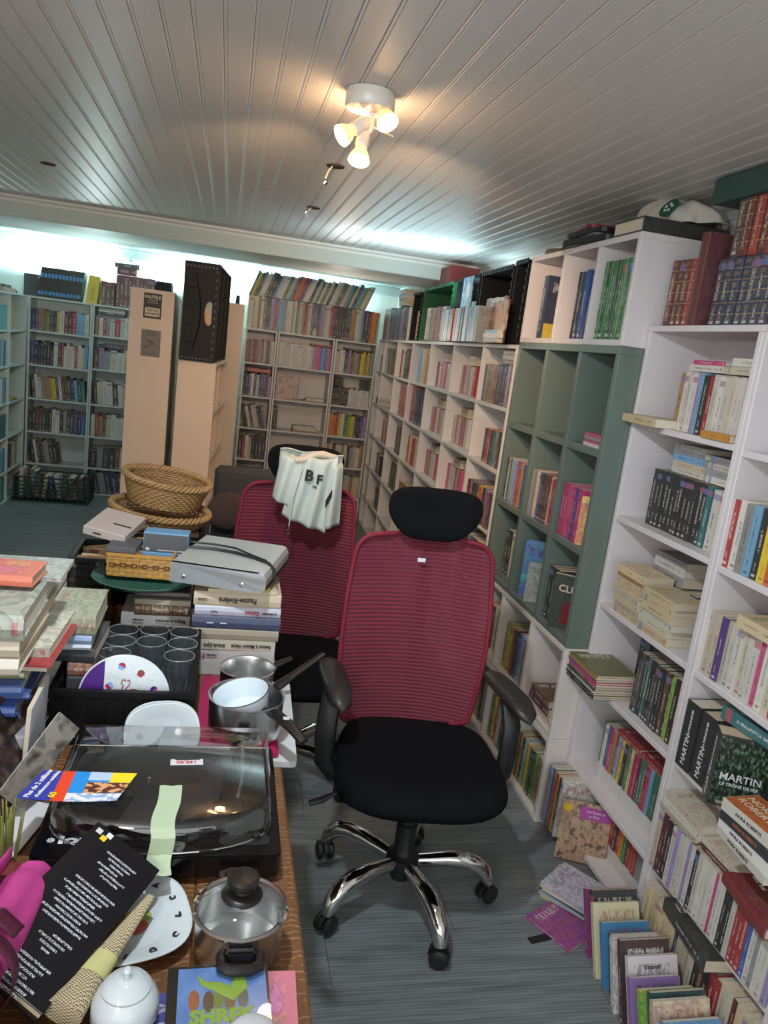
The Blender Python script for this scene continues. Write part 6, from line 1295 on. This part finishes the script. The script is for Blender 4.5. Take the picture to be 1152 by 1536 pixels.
# --- low white boxes
prow(L1, .35, .29, .55, 'QIAXZNBLSN', .2, .15, 'in the middle bay of the upper low box', d0=.03, style=.75)
prow(L1, .35, .03, .25, 'ORMWGBYT', .2, .14, 'in the left bay of the upper low box', d0=.04, style=.75)
pile(L1, .35, .74, [('W', .18, .12, .012), ('E', .2, .12, .016), ('M', .17, .12, .03), ('Z', .16, .12, .03)], 'the brown pile in the low box nearest the bookcase', d0=.01)
prow(L1, .02, .60, .87, 'QNAKLIYGKGIBAGM', .19, .14, 'in the nearest bay of the bottom box', d0=.02, style=.75, group='rainbow-spined comics in the bottom box')
prow(L1, .02, .29, .56, 'GYRWNPAKO', .2, .14, 'in the middle bay of the bottom box', d0=.02, style=.75); prow(L1, .02, .03, .25, 'WRGAKSTO', .2, .14, 'in the far bay of the bottom box', d0=.02, style=.75)
# --- long cube bookcase along the right wall (F)
ce = [0.018] + fb + [3.717]; zr = [1.42, 1.135, .85, .565, .28, .02]
def bay(i): return ce[i] + .012, ce[i + 1] - .012
def frow(i, r, a, b, codes, H, wh, **k):
    s0, s1 = bay(i); w = s1 - s0; return row(F, zr[r], s0 + w * a, s0 + w * b, codes, H, .15, wh, kind='f', **{**dict(d0=.015, hv=.06), **k})
bn = ['far corner bay', 'second bay from the far corner', 'third bay from the far corner', 'fourth bay from far corner', 'fifth bay from far corner', 'sixth bay from far corner', 'bay next to the green bookcase']
rn = ['top row', 'second row', 'third row', 'fourth row', 'fifth row', 'bottom row']
def wn_(i, r): return f"{rn[r]}, {bn[i]}"
frow(6, 0, .02, .95, 'NVQAGXRZHHUNKVZ', .19, wn_(6, 0), style=.75); frow(6, 1, .35, .98, 'HRPHTSHK', .17, wn_(6, 1), style=.75); frow(6, 2, .1, .95, 'RMOUKHNAOZNSRH', .18, wn_(6, 2), style=.75, d0=.0)
frow(6, 3, .1, .9, 'NKSHBKYTR', .2, wn_(6, 3), style=.75); frow(6, 4, .1, .95, 'WPESWRVW', .2, wn_(6, 4))
pile(F, zr[0] + .192, ce[6] + .36, [('Z', .14, .12, .02, 'f'), ('S', .15, .12, .02, 'f'), ('M', .14, .12, .02, 'f')], 'the dark pile over the top row by the green bookcase')
for i in (4, 5):
    for r in (0, 1, 2, 3):
        c = ['WPEPWR', 'EPWXPW', 'PWWREP', 'WEXPRW'][r]
        frow(i, r, .0, .55, c if i == 5 else c[::-1], .16, wn_(i, r), d0=.055, hv=.03)
        pile(F, zr[r] + .163, ce[i] + (ce[i + 1] - ce[i]) * .36, [('E', .13, .11, .018, 'f'), ('S', .12, .11, .016, 'f'), ('X', .13, .11, .016, 'f')], f"the little pile in {rn[r]}, {bn[i]}", d0=.055)
frow(3, 0, .3, .97, 'LSWEAA', .24, wn_(3, 0), style=.9); frow(3, 1, .15, .95, 'RRHNNW', .25, wn_(3, 1), style=.75); frow(3, 2, .3, .98, 'OCXRPCEX', .2, wn_(3, 2)); frow(3, 3, .1, .9, 'OQXOR', .13, wn_(3, 3), style=.75)
frow(2, 0, .2, .97, 'RWGKKRK', .22, wn_(2, 0)); frow(2, 1, .4, .97, 'RSROR', .25, wn_(2, 1), style=.75); frow(2, 2, .5, .97, 'HSHS', .22, wn_(2, 2)); frow(2, 3, .4, .95, 'QHDQG', .22, wn_(2, 3), lean=8)
frow(1, 0, .1, .9, 'WHSQX', .22, wn_(1, 0)); frow(1, 2, .5, .9, 'OWP', .2, wn_(1, 2)); frow(1, 3, .3, .7, 'KWK', .18, wn_(1, 3)); frow(1, 4, .5, .9, 'QKG', .19, wn_(1, 4))
frow(0, 0, .2, .9, 'TLSWTS', .15, wn_(0, 0)); pile(F, zr[1], ce[0] + .2, [('T', .2, .14, .02, 'f'), ('N', .2, .14, .02, 'f'), ('T', .2, .14, .02, 'f')], 'the teal pile in the far corner bay'); frow(0, 3, .3, .8, 'WIE', .16, wn_(0, 3)); frow(0, 4, .2, .9, 'CEOXW', .2, wn_(0, 4))
# --- on top of F, from the far corner to the top box
wt = 'on top of the long wall bookcase'
row(F, 1.70, .02, .42, 'EXZVSWWTQ', .27, .17, 'at the far corner, ' + wt, kind='f', style=.75)
row(F, 1.70, .44, 1.34, 'SQBSTLNVSBHKWZK', .27, .18, 'grey-blue set ' + wt, kind='f', style=.75, hv=.1)
pile(F, 1.972, .78, [('W', .22, .17, .02, 'f'), ('E', .2, .17, .016, 'f'), ('S', .22, .17, .02, 'f'), ('W', .24, .17, .016, 'f'), ('L', .22, .17, .02, 'f'), ('W', .2, .17, .02, 'f'), ('X', .24, .17, .012, 'f')], 'the paper-edged pile over the grey-blue set')
def end_crate(s0, w, h, m, label, inner):
    c_ = F.w(s0 + w / 2, .1, 1.7005); t = thing('plastic_crate', label, 'crate', c_, F.a)
    for a, b, c, e, nm in ((-w / 2, w / 2, 0, .01, 'side_wall'), (-w / 2, w / 2, h - .01, h, 'side_wall'), (-w / 2, -w / 2 + .01, .01, h - .01, 'end_wall'), (w / 2 - .01, w / 2, .01, h - .01, 'end_wall')): bx(nm, m, a, b, -.1, .1, c, e, t)
    bx('crate_floor', m, -w / 2 + .01, w / 2 - .01, .092, .1, .01, h - .01, t)
    g = G()
    for i in range(14):
        x = -w / 2 + w * (i + .5) / 14; g.box(x - w / 45, x + w / 45, -.106, -.1, h - .014, h + .006)
    for j in range(9): g.box(w / 2 - .012, w / 2 + .003, -.104, -.085, .02 + j * h / 10, .02 + j * h / 10 + .014)
    stuff(g.ob('edge_ribs', m, t))
    for j in range(3): bx('outer_rib', m, w / 2, w / 2 + .006, -.095, .095, .04 + j * h * .3, .055 + j * h * .3, t)
    r = row(F, 1.712, s0 + .03, s0 + w - .03, inner, h * .62, .13, 'inside the ' + label.split(',')[0], kind='f', style=.75, d0=.03)
    return t
end_crate(1.33, .28, .33, CRB, 'black crate beside the green one, open side out', 'XSZW'); end_crate(1.66, .80, .345, CRG, 'bright green crate standing on its side, open front', 'WSXPKWKW')
end_crate(2.54, .46, .35, CRB, 'tall black crate right of the green crate, open front', 'HWSHWS'); end_crate(3.03, .50, .35, CRB, 'black crate full of white magazines, open front', 'WWEWWEWWRWEW'); 
end_crate(3.56, .16, .36, CRB, 'black crate behind the orange portrait magazine, open front', 'HNSHK')
row(F, 1.70, 2.60, 3.30, 'WSWVSLHROSWLSHTSWLVHTSLS', .175, .07, 'in the shiny disc row on the wall bookcase', kind='f', style=1.0, d0=-.075, hv=.03, group='shiny cases in front of the black crates')
for o in bpy.data.objects:
    if str(o.get('label', '')).startswith('') and 'shiny disc row' in str(o.get('label', '')): pass
pm_ = thing('magazine', 'magazine with a young woman in a hood on the cover, in the black crate', 'magazine', F.w(2.86, -.02, 1.885), F.a); bx('cover', artmat('cool_portrait_print', '26303a', '6a7c90', '1a2028', 14), -.1, .1, -.003, .003, 0, .16, pm_); SKN = mat('portrait_skin_print', 'b89484', .5); ob('printed_face', G().lathe([(0, .0012), (1, 0)], 20).mesh('printed_face', SKN), pm_, (.02, -.0035, .085), R90, (.03, .042, 1)); ob('printed_hair', G().lathe([(0, .001), (1, 0)], 20).mesh('printed_hair', mat('hair_print', '5a7488', .5)), pm_, (.005, -.003, .085), R90, (.05, .065, 1))
pm_ = thing('magazine', 'magazine cover with a large orange-lit face beside the top box', 'magazine', F.w(3.51, -.03, 1.7005), F.a - .1); bx('cover', artmat('warm_portrait_print', '6a3a20', 'c0895a', '3a2016', 8), -.19, .17, -.004, .004, 0, .19, pm_); ob('printed_face', G().lathe([(0, .0012), (1, 0)], 20).mesh('printed_face', mat('warm_skin_print', 'd09a6a', .5)), pm_, (.02, -.0045, .115), R90, (.07, .07, 1))
pile(F, 1.7003, 3.56, [('S', .2, .03, .02, 'f'), ('W', .22, .03, .02, 'f'), ('L', .18, .03, .015, 'f')], 'the small silver pile before the orange face', d0=-.075, jit=.001)
rbx = bx('document_box', mat('dark_red_box', '6c1f1e', .5), -.20, .20, -.09, .09, 0, .19, None, bevel=.004); rbx.location = F.w(2.10, .1, 2.0525); rbx.scale = (1, 1, .55); rbx.rotation_euler = (0, 0, F.a); tag(rbx, 'dark red box lying on top of the green crate under the ceiling', 'box')
# --- back wall bookcases (K)
def krow(fr, z, a, b, codes, H, wh, **k): return row(fr, z, a, b, codes, H, .17, wh, kind='f', **{**dict(d0=.02, hv=.12), **k})
zk = [1.362, 1.068, .785, .5, .21]; kn = ['upper', 'second', 'third', 'fourth', 'fifth']
c_low = 'EWCWXWQHDVVRLLSWWSWGWXKOWTUNVSWERKKKKKHKXXWWLKNKOAXE'; c_up = 'TYHHWWHKNLWWGWSHORUWWNWGWQWKWWTXWLGWHLIWW'
krow(K1, 1.656, .005, 1.18, c_low, .28, 'in the lower row along the back wall top', d0=.015, hv=.025)
krow(K1, 1.656 + .276, .0, 1.12, c_up, .23, 'in the slanting row on top of back wall books', d0=.03, hv=.1, lean=20)
KC = {0: ['XZSMRVSREHNSW', 'NKBWKWNBHMV', 'KWHWEKNS', 'KRWEKKHK', 'YAWGKDKHZ'], 1: ['WWWWWWWWWWEWWWVPPBLBVP', '', 'K', '', ''], 2: ['EEWWHHVRQSXHYYQYQS', 'KKKKKKKKWWWWWWWWWW', 'AORYWGIYHKUV', 'XEZEWXEKSEWX', 'YCKHKZRWEXCE']}
for kf, key, x1 in ((K1, 0, .262), (K2, 1, .49), (K3, 2, .365)):
    for r in range(5):
        c = KC[key][r]
        if not c: continue
        a = .02; b = x1
        if key == 1 and r == 2: b = .06
        krow(kf, zk[r], a, b, c, .21 if r != 1 or key != 2 else .17, f"in the {kn[r]} shelf, {['narrow', 'wide', 'corner'][key]} back-wall bookcase", hv=.12 if key != 1 else .05, lean=(-14 if (key == 0 and r == 2) else 0))
pile(K1, zk[1] + .213, .14, [('O', .2, .15, .02, 'f'), ('R', .2, .15, .014, 'f')], 'the orange pair lying in the narrow bookcase', d0=.02); pile(K2, zk[0] + .212, .40, [('R', .18, .15, .014, 'f')], 'the pink and blue row, wide bookcase'); pile(K3, zk[0] + .213, .22, [('N', .26, .15, .014, 'f')], 'the yellow row in the corner bookcase')
pile(K2, zk[2], .32, [('X', .22, .16, .018, 'f'), ('W', .2, .16, .012, 'f'), ('E', .22, .16, .014, 'f'), ('W', .2, .16, .012, 'f')], 'the paper pile in the wide back-wall bookcase'); pile(K2, zk[1], .38, [('X', .2, .16, .012, 'f'), ('W', .16, .14, .02, 'f')], 'the open papers beside the flower picture book')
pbk = thing('picture_book', 'picture book with pale pink roses facing out on the back-wall shelf', 'book', K2.w(.125, .03, 1.0685), rot=(math.radians(-8), 0, 0)); bx('cover', artmat('rose_print', '8a7468', 'b08a84', '5a5a48', 22), -.1, .1, 0, .012, 0, .225, pbk); text('FLORISTERIE', .02, INKN, pbk, (0, -.001, .2), R90)
o = G().lathe([(0, 0), (.02, 0), (.026, .02), (.022, .045), (.01, .06), (.012, .07), (0, .07)], 14).ob('small_vase', mat('cream_pottery', 'cbbf98', .4), None, K1.w(.60, -.012, 1.656), smooth=True); tag(o, 'small cream vase in front of the lower row of back-wall books', 'vase')
for zi, (z, s) in enumerate(((zk[1] + .175, .06), (zk[1] + .175, .30))): book(K3.M @ Matrix.Translation((s + .05, .03, z)) @ TY, (.07, .12, .07), 'K', ['black box-like volume lying over the white rows, left end', 'black box-like volume lying over the white rows, right end'][zi], 'f', .9)
# --- far left bookcases (M, N)
zm = [1.41, 1.12, .83, .54, .255, .02]
MC = {0: ['NUXQQHNYWMMRLLW', 'UNKKKKKWHRWWWWRWCL', 'HWWSXXYNWMZHNLDT', 'KKZZHKKWWKSHHUNB', 'KWKHSSHK', ''], 1: ['XWRSWRWWNWUSE', 'MVSEWEEYIP', 'MEWWKWEWQWWT', 'WRXZEWWWWTWWD', 'KSHKZWGWU', 'HSKNHKHH']}
for mf, key in ((M1, 0), (M2, 1)):
    for r in range(6):
        c = MC[key][r]
        if not c: continue
        b = .49 if not (key == 0 and r == 4) else .28
        row(mf, zm[r], .024, b, c, .21 if r else .2, .15, f"in the {['top', 'second', 'third', 'fourth', 'fifth', 'lowest'][r]} shelf, far-left {['corner', 'inner'][key]} bookcase", kind='f', d0=.02, hv=.15, lean={(0, 2): -7, (0, 4): -10, (1, 2): -5, (1, 5): -12}.get((key, r), 0))
prw = [('pile', M2, zm[0] + .205, .2), ('pile', M2, zm[1] + .213, .22)]
pile(M2, zm[0] + .203, .16, [('H', .2, .15, .02, 'f'), ('W', .22, .15, .016, 'f'), ('S', .2, .15, .014, 'f')], 'the pile in the top shelf, far-left inner bookcase'); pile(M2, zm[1] + .213, .2, [('N', .28, .15, .02, 'f'), ('M', .2, .15, .01, 'f')], 'the navy pair lying in the second shelf, far-left inner bookcase')
enc = row(M1, 1.691, .06, .44, 'KKKKKKKKKKKK', .25, .17, 'in the blue-banded encyclopedia set, far left top', kind='f', style=.9, d0=.01, hv=.01, tv=.05, lean=8, group='blue-banded encyclopedias at the far left')
BND = mat('sky_blue_band', '4f8fc8', .5)
for o in enc:
    for z0, z1 in ((.08, .2), (.66, .8)): ob('blue_band', G().box(.12, .88, -.012, .004, z0, z1).mesh('blue_band', BND), o)
book(M1.M @ Matrix.Translation((.455, .01, 1.6925)) @ Matrix.Rotation(.09, 4, 'Y'), (.09, .17, .235), 'Y', 'thick yellow book right of the blue-banded encyclopedias', 'f', 1.0)
row(M2, 1.691, .06, .17, 'ZZM', .2, .15, 'beside the yellow book at the far left', kind='f', d0=.02); red = row(M2, 1.691, .18, .50, 'MMMMMMMMMM', .27, .17, 'in the maroon set behind the cream cabinet', kind='f', style=1.0, hv=.01, tv=.05, d0=.02, group='maroon encyclopedias at the far left')
pile(M2, 1.964, .26, [('M', .16, .15, .06, 'f'), ('D', .2, .15, .035, 'f')], 'the pair lying on the maroon set', d0=.02, jit=.002)
kk = crate('small black perforated crate behind the cream cabinet', .13, .2, .26, CRB, (-.52, 7.32, 1.66), slats=4, ribs=5, hole=False, solidp=True); kk.location = (-.545, 7.02, 1.69) if False else (-.58, 7.32, 1.6915)
ns = [1.4, 1.12, .825, .545, .26]
AQ = mat('aqua_plastic_bin', '5fa8ae', .35, var=.1)
for r in range(5):
    z = ns[r]
    if r in (0,):
        t = thing('storage_bin', 'pale aqua plastic bin on the top shelf at the left photo edge', 'bin', N.w(1.27, .02, z + .0005), N.a); bx('bin_wall', AQ, -.2, .2, 0, .004, 0, .18, t); bx('bin_wall', AQ, -.2, -.196, .004, .2, 0, .18, t); bx('bin_wall', AQ, .196, .2, .004, .2, 0, .18, t); bx('bin_rim', AQ, -.205, .205, -.004, .008, .18, .19, t)
    row(N, z, 1.04 if r else 1.52, 1.46 if r else 1.6, ['XY', 'LSTLWSLTL', 'LLSTTWLST', 'TTTTTTTT', 'TNTTTLT'][r], .2, .16, f"in the {kn[r]} shelf of the left-wall bookcase", kind='f', style=.9, d0=.01)
row(N, ns[1], 1.53, 1.62, 'WE', .2, .15, 'in the left-wall corner bay, second shelf', kind='f'); row(N, ns[4], 1.52, 1.86, 'ZMKXEEQ', .21, .15, 'in the left-wall corner bay, lowest row', kind='f', d0=.02); row(N, .02, 1.04, 1.46, 'TTTLT', .2, .15, 'on the bottom of the left-wall bookcase', kind='f', style=.9)
pile(N, ns[2] + 0, 1.7, [('Q', .2, .17, .012, 'f'), ('Y', .2, .17, .01, 'f')], 'the flat yellow pair in the left-wall corner bay'); pile(N, 1.691, 1.35, [('S', .25, .2, .03, 'f'), ('H', .28, .2, .02, 'f')], 'the big flat pair on top of the left-wall bookcase', d0=.0)
row(N, 1.691, .95, 1.2, 'SHX', .28, .2, 'leaning on top of the left-wall bookcase', kind='f', lean=18)
M = N.M @ Matrix.Translation((1.62, .0, 1.6915)) @ TY; book(M, (.03, .2, .35), 'P', 'pale pink cloth-bound album lying at the far left corner', 'f', .9, None, 'c9a9a4'); book(N.M @ Matrix.Translation((1.75, .02, 1.6915)) @ TY, (.02, .18, .2), 'F', 'dark magenta magazine lying at the far left corner', 'f', .9, None, '6a2848')
book(M1.M @ Matrix.Translation((-.06, .08, 1.6925)), (.11, .1, .18), 'H', 'grey binder standing at the far left corner', 'f', .9)
# books in the shelves of the lower cream cabinet, seen edge on
for r in range(3):
    row(Fr(-.055, 5.58, -94), .52 + .285 * r + .0, .05, .30, 'RWEXRK', .17, .14, f"in the cream cabinet's side shelves, level {['one', 'two', 'three'][r]}", kind='f', d0=.02) if False else None

# ---------------- beyond 300 of a kind: the smallest in the photo joined ----------------
def join_rest(nm, keep, label):
    L = []
    for o in list(COL.objects):
        if o.parent is None and o.name.split('.')[0] == nm and o.get('category') == 'book' and o.data and o.data.name.split('.')[0] in ('book', 'paperback_cover') and all(c.name.split('.')[0] in ('pages',) for c in o.children):
            M = Matrix.LocRotScale(o.location, o.rotation_euler.to_quaternion(), o.scale); c = RM.transposed() @ (M @ Vector((.5, .5, .5)) - Vector((0, 0, CAMH)))
            u, v = 576 + FPX * c.x / c.z, 768 + FPX * c.y / c.z; vis = (c.z > 0 and -10 < u < 1162 and -10 < v < 1546); e = sorted([abs(x) for x in o.scale])
            L.append(((e[0] * e[2] / max(c.z, .1) ** 2) if vis else -1, o, M))
    total = sum(1 for o in COL.objects if o.parent is None and o.name.split('.')[0] == nm)
    if total <= keep: return
    L.sort(key=lambda t: -t[0]); rest = L[len(L) - (total - keep):]
    V, F_, MI, colr, seed, place = [], [], [], [], [], []
    for _, o, M in rest:
        r = rnd.random()
        for me in [o.data] + [c.data for c in o.children]:
            b = len(V); n = len(me.vertices); V += [M @ w.co for w in me.vertices]; place += [tuple(w.co) for w in me.vertices]
            F_ += [tuple(i + b for i in p.vertices) for p in me.polygons]; pg = me.name.startswith('paperback_pages'); MI += [1 if pg else p.material_index for p in me.polygons]
            colr += [tuple(o.color)] * n; seed += [r] * n
        for c in list(o.children): bpy.data.objects.remove(c)
        bpy.data.objects.remove(o)
    me = mesh(nm, V, F_, [COVER_J, PAGES_J], mi=MI)
    a = me.attributes.new('book_colour', 'FLOAT_COLOR', 'POINT'); a.data.foreach_set('color', [x for c in colr for x in c])
    a = me.attributes.new('book_seed', 'FLOAT', 'POINT'); a.data.foreach_set('value', seed)
    a = me.attributes.new('book_place', 'FLOAT_VECTOR', 'POINT'); a.data.foreach_set('vector', [x for c in place for x in c])
    me.update(); stuff(tag(ob('books' if nm == 'book' else 'paperbacks', me), label, 'books'))
COVER_J, PAGES_J = cover_mat(True), page_mat(True)
join_rest('book', 300, 'the many smaller far books filling the back-wall and left shelves')
join_rest('paperback', 300, 'the remaining small paperbacks packed between the larger ones on the right shelves')
